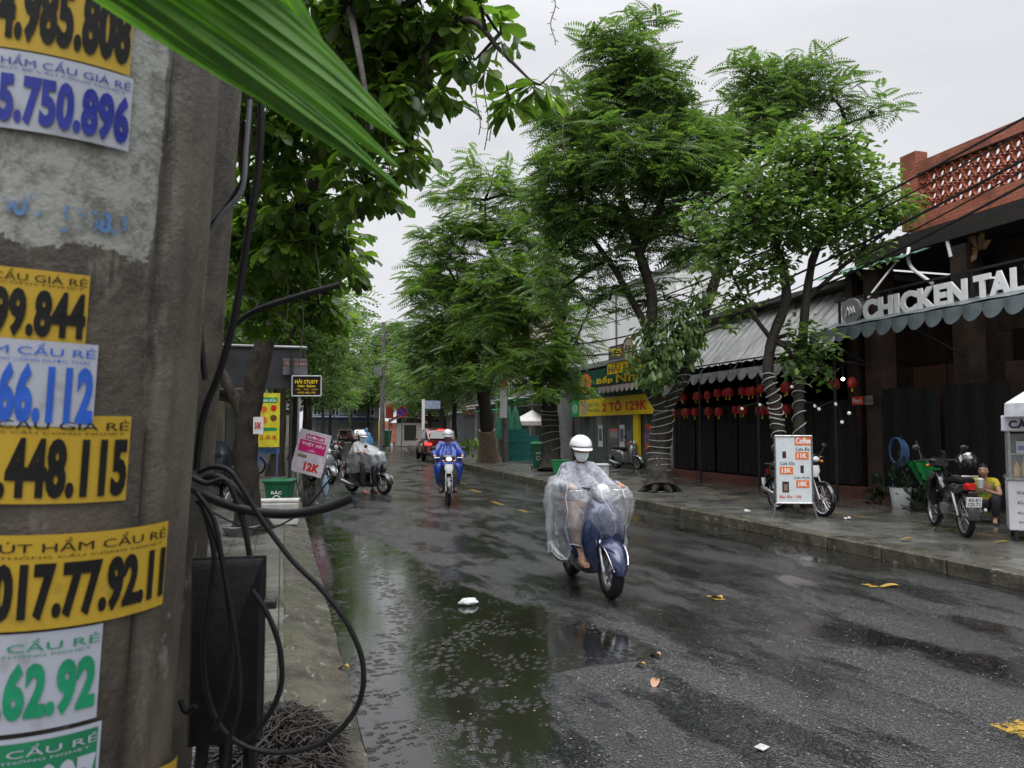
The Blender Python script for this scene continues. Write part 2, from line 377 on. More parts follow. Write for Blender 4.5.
# left kerb: a broad sloping apron; right kerb: blocks
mb=MB(); k=kerbmat()
yy=list(np.arange(-3,24,.25))+list(np.arange(24,300,4)); prof=[(XL0,.10),(XL0,.125),(XL0+.05,.128),(XL0+.12,.118),(XL1-.1,.045),(XL1-.02,.02),(XL1,-.06)]
rs=[[(cv(y)+x+(.018*(random.random()-.5) if 0<i<6 else 0),y,z+.008*(random.random()-.5)) for i,(x,z) in enumerate(prof)] for y in yy]
mb.rings(rs,cap=False,close=False); struct('kerb',mb,k,fix=False)
mb=MB(); y=-3.0
while y<70:
    l=.98; j=(random.random()-.5)*.012; a=cv(y)-cv(y+1); 
    mb.box((XR0+.125+cv(y+.5)+j,y+.5,.03+j*.5),(.25,l,.19),Euler((0,0,math.atan2(a,1)*1)),bev=.018); y+=1.0
struct('kerb_far_side',mb,k)
# terrain under everything
mb=MB(); n=24
for i in range(n):
    for j in range(n):
        a,b=-900+i*75,-900+j*75
        mb.quad((a,b,-.25),(a+75,b,-.25),(a+75,b+75,-.25),(a,b+75,-.25))
struct('ground',mb,M('bare_earth',(.09,.08,.06),.9,vs=.5),smooth=False,fix=False)
# yellow lane dashes (worn), sheets above the road following its crown
def roadz(X): return .05*(1-((X-3.87)/3.43)**2)-.05
YEL=None
def wornyellow():
    m,nt,p,o=nodes('worn_yellow_paint'); L=nt.links; p.inputs['Base Color'].default_value=(.40,.25,.035,1); p.inputs['Roughness'].default_value=.35
    t=nt.nodes.new('ShaderNodeBsdfTransparent'); mx=nt.nodes.new('ShaderNodeMixShader'); L.new(mrange(nt,noise(nt,11,7,.8),.46,.54),mx.inputs[0]); L.new(t.outputs[0],mx.inputs[1]); L.new(p.outputs[0],mx.inputs[2]); L.new(mx.outputs[0],o.inputs[0]); return m
YEL=wornyellow()
mb=MB()
def dash(px,py,lx,ly):
    p=G(px,py); x=p.x;y=p.y
    for i in range(4):
        u0=x-lx/2+lx*i/4;u1=u0+lx/4; z0=roadz(u0-cv(y))+.004;z1=roadz(u1-cv(y))+.004
        mb.quad((u0,y-ly/2,z0),(u1,y-ly/2,z1),(u1,y+ly/2,z1),(u0,y+ly/2,z0))
for px,py,lx,ly in [(1020,729,.22,.2),(716,598,.1,.2),(870,584,.1,.16),(497,503,.11,.9),(476,491,.11,1.0),(463,483,.1,1.1),(523,511,.09,.5)]: dash(px,py,lx,ly)
o=struct('lane_marking',mb,YEL,smooth=False,fix=False)
# thin yellow line on the far pavement
mb=MB()
for i in range(60):
    y0=5+i*.5; X=9.35; 
    if random.random()<.12: continue
    mb.quad((X+cv(y0),y0,.147),(X+.06+cv(y0),y0,.147),(X+.06+cv(y0+.5),y0+.5,.147),(X+cv(y0+.5),y0+.5,.147))
struct('pavement_line',mb,YEL,smooth=False,fix=False)
# grate slot in the right kerb + rims
# ================================================================ litter
def litter(name,label,cat,px,py,build,z=0.0,group=None):
    p=G(px,py,z); X=p.x-cv(p.y); zz=(roadz(X) if XL1<X<XR0 else z)
    mb=MB(); build(mb); o=mb.build(name,litter.m); o.location=(p.x,p.y,zz+.006); tag(o,label,cat,group)
foam=M('white_foam',(.72,.74,.74),.5,bump=.5,bs=30); paper=M('wet_paper',(.5,.5,.47),.45,bump=.4,bs=25); ylf=M('fallen_yellow_leaf',(.42,.26,.06),.4,bump=.3,bs=40); pk=M('pinkish_leaf',(.42,.24,.14),.4)
litter.m=foam
def bfoam(mb):
    rs=[]
    for i in range(7):
        p=-1.3+2.6*i/6; rs.append([((.085*cos(p)*(1+.22*sin(3*k+i)+.1*sin(5*k)))*cos(2*pi*k/16),(.06*cos(p)*(1+.2*sin(2*k+1)))*sin(2*pi*k/16),.028+.03*sin(p)+.006*sin(k*2.1)) for k in range(16)])
    mb.rings(rs)
litter('foam_scrap','white crumpled foam piece lying in the puddle on the road','litter',469,603,bfoam)
litter('foam_scrap','small white foam lump by the far kerb left of the coffee sign','litter',747,513,lambda mb:(mb.box((0,0,.03),(.1,.07,.05),Euler((.2,.1,.4)),.015),mb.box((.06,.03,.02),(.05,.06,.03),Euler((.1,.3,1)),.01)),.13)
litter('foam_scrap','pale crushed foam cup on the pavement right of the coffee sign','litter',849,520,lambda mb:(mb.box((0,0,.025),(.09,.05,.04),Euler((.1,.3,.9)),.012),mb.box((-.05,.02,.02),(.04,.05,.03),Euler((.3,.1,0)),.01)),.13)
litter.m=paper
litter('paper_scrap','grey white paper scrap flat on the near wet asphalt','litter',762,747,lambda mb:mb.box((0,0,.004),(.07,.05,.004),Euler((.05,.03,.5))))
def bleaf(l,w,a):
    def f(mb):
        rs=[]
        for i in range(7):
            t=i/6; ww=w*math.sin(pi*min(1,t*.95+.05))**.8+.001
            rs.append([(ww*c+0,l*(t-.5),.002+.02*abs(c)*(1-t)+.01*sin(t*5)) for c in(-1,0,1)])
        mb.T=Matrix.Rotation(a,4,'Z'); mb.rings(rs,cap=False,close=False); mb.T=Matrix()
    return f
for i,(px,py,l,mm,lab) in enumerate([(716,598,.16,ylf,'yellow curled leaf on the road beside the worn lane mark'),(655,655,.1,pk,'reddish leaf on the asphalt in the middle of the near road'),(655,683,.1,pk,'small reddish leaf nearest below the middle of the road'),(888,585,.2,ylf,'long yellow strip of leaf near the right gutter'),(343,669,.09,ylf,'single yellow leaf on the mossy kerb apron'),(640,665,.08,ylf,'tiny tan leaf among the speckles of the near asphalt'),(905,540,.16,ylf,'yellow leaf on the far pavement beside the parked motorbike wheel'),(1000,543,.16,ylf,'yellow leaf on the far pavement in front of the drinks cart')]):
    litter.m=mm; litter('fallen_leaf',lab,'leaf',px,py,bleaf(l,l*.28,random.random()*3),.03 if i==4 else (.145 if i in(6,7) else 0),'fallen leaves on the wet street')
# leaf flecks that nobody could count
mb=MB()
for i in range(2600):
    X=random.uniform(XL1+.05,11.2); y=random.uniform(2.0,16); z=roadz(X)+.004 if X<XR0-.05 else (.135 if X>XR1 else None)
    if z is None: continue
    s=random.uniform(.004,.012); a=random.random()*pi; dx,dy=s*cos(a),s*sin(a); q=random.uniform(.3,.6)
    mb.quad((X-dx,y-dy,z),(X+dy*q,y-dx*q,z+.002),(X+dx,y+dy,z),(X-dy*q,y+dx*q,z+.003))
o=mb.build('leaf_flecks',M('leaf_flecks',(.3,.27,.16),.4,var=.5,vs=2),smooth=False,fix=False); tag(o,'tiny pale leaf flecks strewn over the wet asphalt','leaf litter',kind='stuff')
# ================================================================ the near utility pole with its stickers
def polemat(name,paint=True):
    m,nt,p,o=nodes(name); L=nt.links
    c=mix(nt,mrange(nt,noise(nt,5,7,.65),.36,.64),(.026,.021,.015),(.095,.077,.056))
    c=mix(nt,mrange(nt,noise(nt,3,7,.7,stretch=(3,3,.45)),.46,.62,0,.8),c,(.028,.024,.017))
    c=mix(nt,mrange(nt,noise(nt,9,6,.7,stretch=(2,2,.6)),.56,.66,0,.6),c,(.19,.17,.135))
    c=mix(nt,mrange(nt,noise(nt,55,5,.8),.6,.7,0,.5),c,(.025,.023,.01))
    if paint:
        a=nt.nodes.new('ShaderNodeAttribute'); a.attribute_name='paint'
        pm=mrange(nt,fmath(nt,'ADD',a.outputs['Fac'],fmath(nt,'MULTIPLY',fmath(nt,'SUBTRACT',noise(nt,16,8,.72),.5),1.7)),.5,.56)
        pc=mix(nt,mrange(nt,noise(nt,30,6,.75),.42,.62),(.27,.28,.255),(.12,.12,.10)); c=mix(nt,pm,c,pc)
        s=nt.nodes.new('ShaderNodeAttribute'); s.attribute_name='seam'; c=mix(nt,fmath(nt,'MULTIPLY',s.outputs['Fac'],mrange(nt,noise(nt,12,5,.7),.4,.6,.35,1)),c,(.012,.011,.009))
        b=nt.nodes.new('ShaderNodeAttribute'); b.attribute_name='brown'; c=mix(nt,fmath(nt,'MULTIPLY',b.outputs['Fac'],.65),c,mix(nt,mrange(nt,noise(nt,7,5,.6,stretch=(1,1,.4)),.35,.65),(.055,.044,.033),(.15,.125,.095)))
    L.new(c,p.inputs['Base Color']); L.new(mrange(nt,noise(nt,4,4,.6),.3,.7,.22,.6),p.inputs['Roughness'])
    h=fmath(nt,'ADD',noise(nt,22,8,.75),fmath(nt,'MULTIPLY',noise(nt,120,3,.7),.25)); L.new(bumpn(nt,h,.75,.008),p.inputs['Normal']); return m
A0=DP(25,760,1.075); A1=DP(74,100,1.075); AX=(A1-A0).normalized(); PR=.19
P0=A0-AX*(A0.z/AX.z+.1); e1=Vector((0,0,CH))-P0; e1=(e1-AX*e1.dot(AX)).normalized(); e2=e1.cross(AX)
if e2.dot(CM@Vector((1,0,0)))<0: e2=-e2
def PP(th,s,r=PR): return P0+AX*s+(e1*cos(th)+e2*sin(th))*r
def hit(px,py):
    d=ray(px,py); o=Vector((0,0,CH))-P0; dp=d-AX*d.dot(AX); op=o-AX*o.dot(AX)
    a=dp.dot(dp); b=2*dp.dot(op); c=op.dot(op)-PR*PR; q=b*b-4*a*c
    if q<0: q=0
    t=(-b-math.sqrt(q))/(2*a); v=o+d*t; return math.atan2(v.dot(e2),v.dot(e1)),v.dot(AX)
pole=thing('utility_pole','stained concrete pole plastered with phone number stickers, filling the left edge','utility pole',(P0.x,P0.y,0))
th_seam,_=hit(150,400); th_p,_=hit(163,150)
nu,nv=160,230; H=7.5; vs=[];pa=[];se=[];br=[]
st,sb=hit(100,40)[1],hit(100,262)[1]
for j in range(nv+1):
    s=(H*j/nv) if j>0 else 0
    for i in range(nu):
        th=2*pi*i/nu-pi; s_=abs(th-(th_seam+.015*sin(s*9))); g=math.exp(-(s_/.022)**2); r=PR-.006*g+(.006*math.exp(-((th-th_seam-.16)/.07)**2))
        vs.append(PP(th,s,r)); se.append(g); br.append(sst(th_seam+.02,th_seam+.08,th)*(1 if th<2 else 0))
        v=(1-sst(th_p-.05,th_p+.03,th))*sst(sb-.02,sb+.05,s)*(1-sst(st+.0,st+.15,s))*(1 if th>-1.5 else 0)
        s2=hit(160,700)[1]; v=max(v,.62*math.exp(-((th-hit(165,650)[0])/.12)**2-((s-hit(165,650)[1])/.1)**2)); pa.append(v*.95)
fs=[(j*nu+i,j*nu+(i+1)%nu,(j+1)*nu+(i+1)%nu,(j+1)*nu+i) for j in range(nv) for i in range(nu)]
mb=MB(); mb.add(vs,fs); me=mb.mesh('shaft',polemat('stained_concrete'),True,60)
for n_,d in (('paint',pa),('seam',se),('brown',br)):
    at=me.attributes.new(n_,'FLOAT','POINT'); at.data.foreach_set('value',np.array(d,dtype=np.float32))
link('shaft',me,pole,True)
YS=M('yellow_sticker',(.42,.275,.025),.34,col2=(.20,.13,.03),lo=.28,hi=.46,vs=11,bump=.25,bs=18,bd=.004); WS=M('white_sticker',(.36,.385,.45),.34,col2=(.2,.2,.2),lo=.28,hi=.46,vs=11,bump=.25,bs=18,bd=.004); GS=M('green_sticker',(.015,.18,.085),.34,var=.2,vs=14,bump=.25,bs=18)
K1=M('sticker_black_ink',(.012,.012,.012),.4,var=.2,vs=30); K2=M('sticker_navy_ink',(.02,.03,.27),.4,var=.2,vs=30); K3=M('sticker_blue_ink',(.02,.10,.50),.4,var=.2,vs=30); K4=M('sticker_green_ink',(.01,.25,.12),.4,var=.2,vs=30)
def sticker(k,xr,yt,yb,base,ink,lines,label,border=None):
    xr-=4; ymid=(yt+yb)/2; thr=hit(xr,ymid)[0]; s1=hit(xr,yt)[1]; s0=hit(xr,yb)[1]; thl=-1.15; off=.0012+.0011*k
    def patch(ta,tb,sa,sb_,o_,n=26):
        m_=MB(); a=[PP(ta+(tb-ta)*i/n,sa,PR+o_+.006*0) for i in range(n+1)]; b=[PP(ta+(tb-ta)*i/n,sb_,PR+o_) for i in range(n+1)]; m_.rings([a,b],cap=False,close=False); return m_
    o=patch(thl,thr,s0,s1,off+.0022).build('sticker',base,pole,True,fix=False); tag(o,label)
    if border:
        q=patch(thl,thr-.02,s0+.006,s1-.006,off+.0027).build('sticker_ground',border,o,True,fix=False)
    mt=MB()
    for tx,x0,x1,ya,yb2,bold in lines:
        V,Fs,_=tmesh(tx,bold); ta=hit(x0,ymid)[0]; tb=hit(min(x1,xr-2),ymid)[0]; va=hit(xr,ya)[1]; vb=hit(xr,yb2)[1]
        for q_,dx in enumerate((0,-.0035,.0035) if bold==B else (0,)):
            mt.add([PP(ta+(tb-ta)*(v[0]+dx),vb+(va-vb)*v[1],PR+off+.0036+.0002*q_) for v in V],Fs)
    mt.build('lettering',ink,o,True,smooth=False,fix=False)
B=.045
sticker(1,136,-30,78,YS,K1,[('4.985.808',0,132,6,71,B)],'topmost yellow sticker reading 985.808')
sticker(2,133,79,153,WS,K2,[('HẦM CẦU GIÁ RẺ',0,128,82,93,0),('RÚT BỂ CẦU CÔNG NGHẸT',0,122,94,98,.0),('5.750.896',0,127,100,148,B)],'white sticker with navy number 750.896')
sticker(1,91,276,346,YS,K1,[('CẦU GIÁ RẺ',-8,89,277,288,0),('CÔNG NGHẸT',0,82,289,292,0),('99.844',-6,86,295,342,B)],'short yellow sticker reading 99.844')
sticker(3,98,345,427,WS,K3,[('M CẦU RẺ',-6,96,347,359,0),('THÔNG CỐNG NƯỚC THẢI',-20,86,361,365,0),('66.112',0,93,367,424,B)],'white sticker with blue number 66.112')
sticker(2,130,416,499,YS,K1,[('HẦM CẦU GIÁ RẺ',-60,127,418,430,0),('THÔNG CẦU CÔNG NGHẸT',-40,120,431,435,0),('.448.115',0,125,438,494,B)],'yellow sticker reading 448.115')
sticker(3,165,521,602,YS,K1,[('ÚT HẦM CẦU RẺ',0,161,524,536,0),('THÔNG CẦU CÔNG NGHẸT',0,156,538,542,0),('017.77.92.11',-4,160,545,594,B)],'widest yellow sticker reading 017.77.92.11')
sticker(1,102,623,715,WS,K4,[('CẦU RẺ',6,97,628,640,0),('THÔNG NGHẸT',0,88,642,646,0),('.62.92',-4,94,650,704,B)],'white sticker with green number 62.92')
sticker(2,100,720,812,WS,WS,[('CẦU RẺ',6,94,727,738,0),('THÔNG NGHẸT',0,86,740,744,0),('17.097',-4,92,748,800,B)],'green sticker with white number at the foot',border=GS)
# torn yellow corner and faded blue lettering
a=hit(150,768);b=hit(173,755); m_=MB(); m_.rings([[PP(a[0]+(b[0]-a[0])*i/6,a[1]-.06,PR+.009) for i in range(7)],[PP(a[0]+(b[0]-a[0])*i/6,a[1]+(b[1]-a[1])*i/6,PR+.009) for i in range(7)]],cap=False,close=False)
tag(m_.build('sticker',YS,pole,True,fix=False),'torn yellow sticker corner at the lowest edge')
def faded():
    m,nt,p,o=nodes('faded_blue_ink'); L=nt.links; p.inputs['Base Color'].default_value=(.07,.17,.36,1); t=nt.nodes.new('ShaderNodeBsdfTransparent'); mx=nt.nodes.new('ShaderNodeMixShader'); L.new(mrange(nt,noise(nt,60,4,.7),.45,.56),mx.inputs[0]); L.new(t.outputs[0],mx.inputs[1]); L.new(p.outputs[0],mx.inputs[2]); L.new(mx.outputs[0],o.inputs[0]); return m
m_=MB()
for tx,x0,x1,ya,yb in (('0UU',2,42,199,223),('J088.1',60,126,206,234)):
    V,Fs,_=tmesh(tx,B); ta=hit(x0,215)[0];tb=hit(x1,215)[0];va=hit(70,ya)[1];vb=hit(70,yb)[1]
    m_.add([PP(ta+(tb-ta)*v[0],vb+(va-vb)*v[1],PR+.004) for v in V],Fs)
tag(m_.build('worn_lettering',faded(),pole,True,smooth=False,fix=False),'faded blue remains of old lettering')
# second, paler pole right behind
q0=DP(126,760,1.62); q1=DP(176,100,1.62); ax=(q1-q0).normalized(); b0=q0-ax*(q0.z/ax.z+.1)
pole2=thing('concrete_post','paler bare concrete post just behind the stickered pole','utility pole',(b0.x,b0.y,0))
mb=MB(); mb.tube([b0+ax*(7.2*i/40) for i in range(41)],[.132-.006*i/40 for i in range(41)],40); 
pm=polemat('pale_concrete',False); mb.build('shaft',pm,pole2,True,ang=60)
# ================================================================ cables on the pole
def cable(pts,rpx,label,mat=BLK,d=1.3,name='cable',group=None,seg=8):
    P=[DP(p[0],p[1],p[2] if len(p)>2 else d) for p in pts]
    Q=smoothpts(P,8); mb=MB(); mb.tube(Q,rpx*d/F,seg); o=mb.build(name,mat,None,ang=80); tag(o,label,'cable',group); return o
def smoothpts(P,n=6):
    out=[]; m=len(P)
    for i in range(m-1):
        a,b,c,e=P[max(i-1,0)],P[i],P[i+1],P[min(i+2,m-1)]
        for k in range(n):
            t=k/n; out.append(.5*((2*b)+(c-a)*t+(2*a-5*b+4*c-e)*t*t+(3*b-a-3*c+e)*t**3))
    out.append(P[-1]); return out
CG='black cables slung on the pole'
GCB=M('grey_cable_sheath',(.16,.16,.17),.3,var=.2)
cable([(250,-60),(254,0),(258,60),(261,110),(258,170),(247,240),(236,310),(220,370),(203,416),(196,470)],3.7,'thickest black cable falling from the top of the frame beside the pole',group=CG)
cable([(243,-60),(247,20),(250,90),(248,150),(243,180),(226,208),(208,232),(198,270),(200,330),(205,380)],3,'black cable bowed tight against the pole beneath the palm leaf',d=1.28,group=CG)
cable([(250,100),(246,150),(242,190),(222,215),(210,235),(199,262)],2.4,'short grey cable loop beneath the palm leaf',GCB,1.25,group=CG)
cable([(230,330),(243,318),(262,308),(300,296),(340,285)],3.2,'black cable branching right into the leaves above the awning',d=1.45,group=CG)
cable([(198,472),(212,467),(228,470),(240,485),(262,520),(292,560),(322,590),(348,625),(363,665),(358,705),(330,738),(290,752),(250,748),(222,728),(207,690),(204,640),(210,590),(214,555),(205,515),(197,500)],2.8,'large black cable loop hanging over the kerb',d=1.35,group=CG)
cable([(192,488),(215,500),(250,511),(290,514),(325,508),(352,498)],4.8,'thick cut cable end sticking out over the pavement',d=1.5,group=CG)
cable([(195,482),(215,476),(232,485),(246,500),(262,515),(272,528)],3.2,'short black cable curl between the post and the cut end',d=1.6,group=CG)
cable([(196,492),(214,520),(224,570),(236,640),(240,700),(228,745),(222,790)],2.4,'black cable crossing down over the enclosure face',d=1.22,group=CG)
cable([(200,500),(218,545),(228,600),(232,650),(226,700),(214,730)],2.6,'thin black cable on the left of the enclosure face',d=1.24,group=CG)
cable([(252,590),(268,615),(280,650),(280,690),(262,725),(240,745)],2.8,'small cable loop to the right of the black enclosure',d=1.36,group=CG)
cable([(180,470),(205,483),(225,480),(236,500),(247,540),(255,600),(262,680)],3.,'black cable arching behind the enclosure',d=1.5,group=CG)
cable([(200,505),(232,522),(262,530),(290,520),(312,502),(326,484),(334,476)],1.0,'thin stray wire curling from the cables towards the pink sign',d=1.6,seg=6)
cable([(180,700),(186,712),(196,706)],3,'short black cable stub poking out left of the enclosure',d=1.3,group=CG)
# splice enclosure
c0=DP(228,648,1.42); box=thing('cable_enclosure','flat black cable enclosure strapped beside the pole foot','enclosure',(c0.x,c0.y,c0.z-.17),YAW+.2)
def rr(w,h,r,n=6):
    out=[]
    for cx,cy,a0 in ((w-r,h-r,0),(-w+r,h-r,90),(-w+r,-h+r,180),(w-r,-h+r,270)):
        for i in range(n+1): a=R(a0+90*i/n); out.append((cx+r*cos(a),cy+r*sin(a)))
    return out
EN=M('ribbed_black_plastic',(.012,.012,.013),.55,var=.4,vs=25,bump=.5,bs=70,bd=.004)
mb=MB(); mb.rings([[(x*s,y_,z*s+.17) for x,z in rr(.062,.165,0)] for s,y_ in ((.93,-.035),(1,-.028),(1,.028),(.93,.035))]); mb.build('case',EN,box)
mb=MB(); mb.rings([[(x+.0,y_,z+.17) for x,z in rr(.066,.168,0)] for y_ in (-.004,.004)]); mb.build('rim',BLKP,box)
mb=MB(); mb.cyl((.064,0,.25),(.085,0,.25),.012); mb.build('bracket',BLKP,box)
for sx in (-.04,.0,.04):
    mb=MB(); mb.tube([(sx,0,.005),(sx*1.1,.0,-.05),(sx*.7,.02,-.12)],.012,8); mb.build('cable_gland',BLK,box)
# cut cable tangle at the foot
g0=G(292,752,.12); mb=MB(); rnd=random.Random(3)
for i in range(1500):
    a=rnd.uniform(0,2*pi); q=rnd.random()**.6; x=q*.32*cos(a)-.08; y=q*.42*sin(a); h=.2*(1-q*q)*rnd.random()**.5+.012
    d=rnd.uniform(0,pi); l=rnd.uniform(.03,.09); dz=rnd.uniform(-.04,.04); P=[Vector((x-l*cos(d),y-l*sin(d),max(.01,h-dz))),Vector((x,y,h+.02+rnd.uniform(0,.01))),Vector((x+l*cos(d+.4),y+l*sin(d+.4),max(.01,h+dz)))]
    mb.tube(P,rnd.uniform(.002,.006),4,flat=rnd.uniform(.3,1))
mb.ell((-.08,0,-.02),(.28,.38,.1),24,8)
o=mb.build('cable_tangle',M('shredded_black_bark',(.008,.007,.006),.45,var=.5,vs=30,col2=(.025,.021,.018),lo=.5,hi=.7,bump=.3),fix=False); o.location=(g0.x,g0.y,.10); tag(o,'heap of shredded wet black cable scraps at the foot of the post','cable scraps',kind='stuff')
# ================================================================ palm leaf hanging into the top left corner
pc=DP(60,-120,.7); palm=thing('palm_frond','big blurred green palm leaf hanging over the top of the pole','palm leaf',tuple(pc))
PLM=leafmat('palm_leaf_green',(.075,.19,.03),(.12,.27,.045),(.15,.32,.055),.5,.42,14)
def blade(a,b,w,d0,d1,sag=0,seg=16,name='leaflet'):
    mb=MB(); rs=[]
    A=Vector(a);Bv=Vector(b); dr=(Bv-A); L_=dr.length; dr.normalize(); nr=Vector((-dr.y,dr.x))
    for i in range(seg+1):
        t=i/seg; p=A+dr*L_*t+Vector((0,sag*4*t*(1-t))); ww=1.08*w*(min(1,.35+t*1.6) if t<.5 else (1-((t-.5)/.5)**2.4)+.02); d=d0+(d1-d0)*t
        rs.append([DP(p.x+nr.x*ww*k,p.y+nr.y*ww*k,d+abs(k)*.010*(1-t)-(.004 if k==0 else 0)) for k in (-1,-.75,-.5,-.25,0,.25,.5,.75,1)])
        rs[-1]=[v+(CM@Vector((0,0,1)))*(.0008*(1 if q%2 else -1)) for q,v in enumerate(rs[-1])]
    mb.rings(rs,cap=False,close=False); mb.build(name,PLM,palm,True,ang=18,fix=False)
for a,b,w,sg in [((205,-110),(335,70),9,-10),((60,-60),(396,182),9,-2),((20,-90),(404,192),13,-8),((40,-92),(400,168),14,-10),((60,-95),(409,146),14,-12),((85,-98),(398,128),15,-12),((110,-100),(372,100),15,-10),((-10,-70),(360,152),13,-6),((140,-100),(345,80),14,-16),((175,-100),(318,42),11,-12),((0,-80),(385,178),12,-8)]:
    blade(a,b,w,.66,.86,sg)
mb=MB(); mb.tube([DP(-60,-190,.62),DP(0,-130,.64),DP(60,-95,.67)],.008,8); mb.build('stalk',PLM,palm,True)
# ================================================================ vehicles (built facing +Y, origin on the ground under the middle)
TYR=M('tyre_rubber',(.014,.014,.015),.5,var=.3,vs=30,bump=.5,bs=90,bd=.003)
def wheel(parent,y,r,tw,rim,spokes='cast',x=0):
    mb=MB(); 
    prof=[(-.5,-.72),(-.5,-.3),(-.42,-.1),(-.2,0),(.2,0),(.42,-.1),(.5,-.3),(.5,-.72)]
    rs=[]
    for i in range(36):
        a=2*pi*i/36; rs.append([(x+tw*p,y+(r+tw*q)*cos(a),r+(r+tw*q)*sin(a)) for p,q in prof])
    rs.append(rs[0]); mb.rings(rs,cap=False,close=True); t=mb.build('wheel',TYR,parent,ang=50)
    mb=MB(); ri=r-tw*.72
    mb.torus((x,y,r),ri,tw*.28,'X',32,8,1.2)
    if spokes=='cast':
        for k in range(5):
            a=2*pi*k/5+.3; mb.tube([(x,y,r),(x,y+ri*cos(a),r+ri*sin(a))],[.022,.012],6)
        mb.cyl((x-.04,y,r),(x+.04,y,r),.04)
    else:
        for k in range(20):
            a=2*pi*k/20; a2=a+.35*(1 if k%2 else -1); mb.tube([(x+.025*(1 if k%2 else -1),y+.03*cos(a2),r+.03*sin(a2)),(x,y+ri*cos(a),r+ri*sin(a))],.0035,4,cap=False)
        mb.cyl((x-.05,y,r),(x+.05,y,r),.035); mb.cyl((x-.045,y,r),(x-.035,y,r),.065)
    mb.build('rim',rim,t); return t
def handlebar(t,y,z,hw,mirror=True,grip=BLK,bar=STEEL):
    mb=MB(); mb.tube([(-hw,y-.09,z-.0),(-hw*.5,y-.02,z+.02),(0,y,z),(hw*.5,y-.02,z+.02),(hw,y-.09,z)],.013,8); h=mb.build('handlebar',bar,t)
    for s in(-1,1):
        mb=MB(); mb.cyl((s*hw,y-.09,z),(s*(hw-.12),y-.07,z+.008),.018); mb.build('grip',grip,h)
        mb=MB(); mb.tube([(s*(hw-.02),y-.02,z-.005),(s*(hw-.1),y-.0,z-.003),(s*(hw-.15),y-.02,z)],.005,6); mb.build('brake_lever',CHR,h)
        if mirror:
            mb=MB(); mb.tube([(s*(hw-.16),y-.03,z+.01),(s*(hw-.08),y-.03,z+.1),(s*(hw-.03),y-.04,z+.17)],.005,6); mb.ell((s*(hw-.01),y-.04,z+.2),(.06,.012,.04),14,8); mb.build('mirror',BLKP,h)
    return h
def plate(t,y,z,txt,tilt=.25):
    rm=Euler((tilt,0,0)); mb=MB(); mb.box((0,y,z),(.19,.006,.14),rm,bev=.003); o=mb.build('number_plate',WHT,t)
    mb=MB(); up=rm.to_matrix()@Vector((0,0,1)); c=Vector((0,y-.0045,z))
    text_into(mb,txt[0],c+Vector((-.075,0,0))+up*.008,(1,0,0),up,.15,.045,.02); text_into(mb,txt[1],c+Vector((-.075,0,0))+up*-.055,(1,0,0),up,.15,.05,.02)
    mb.build('plate_number',K1,o,smooth=False,fix=False)
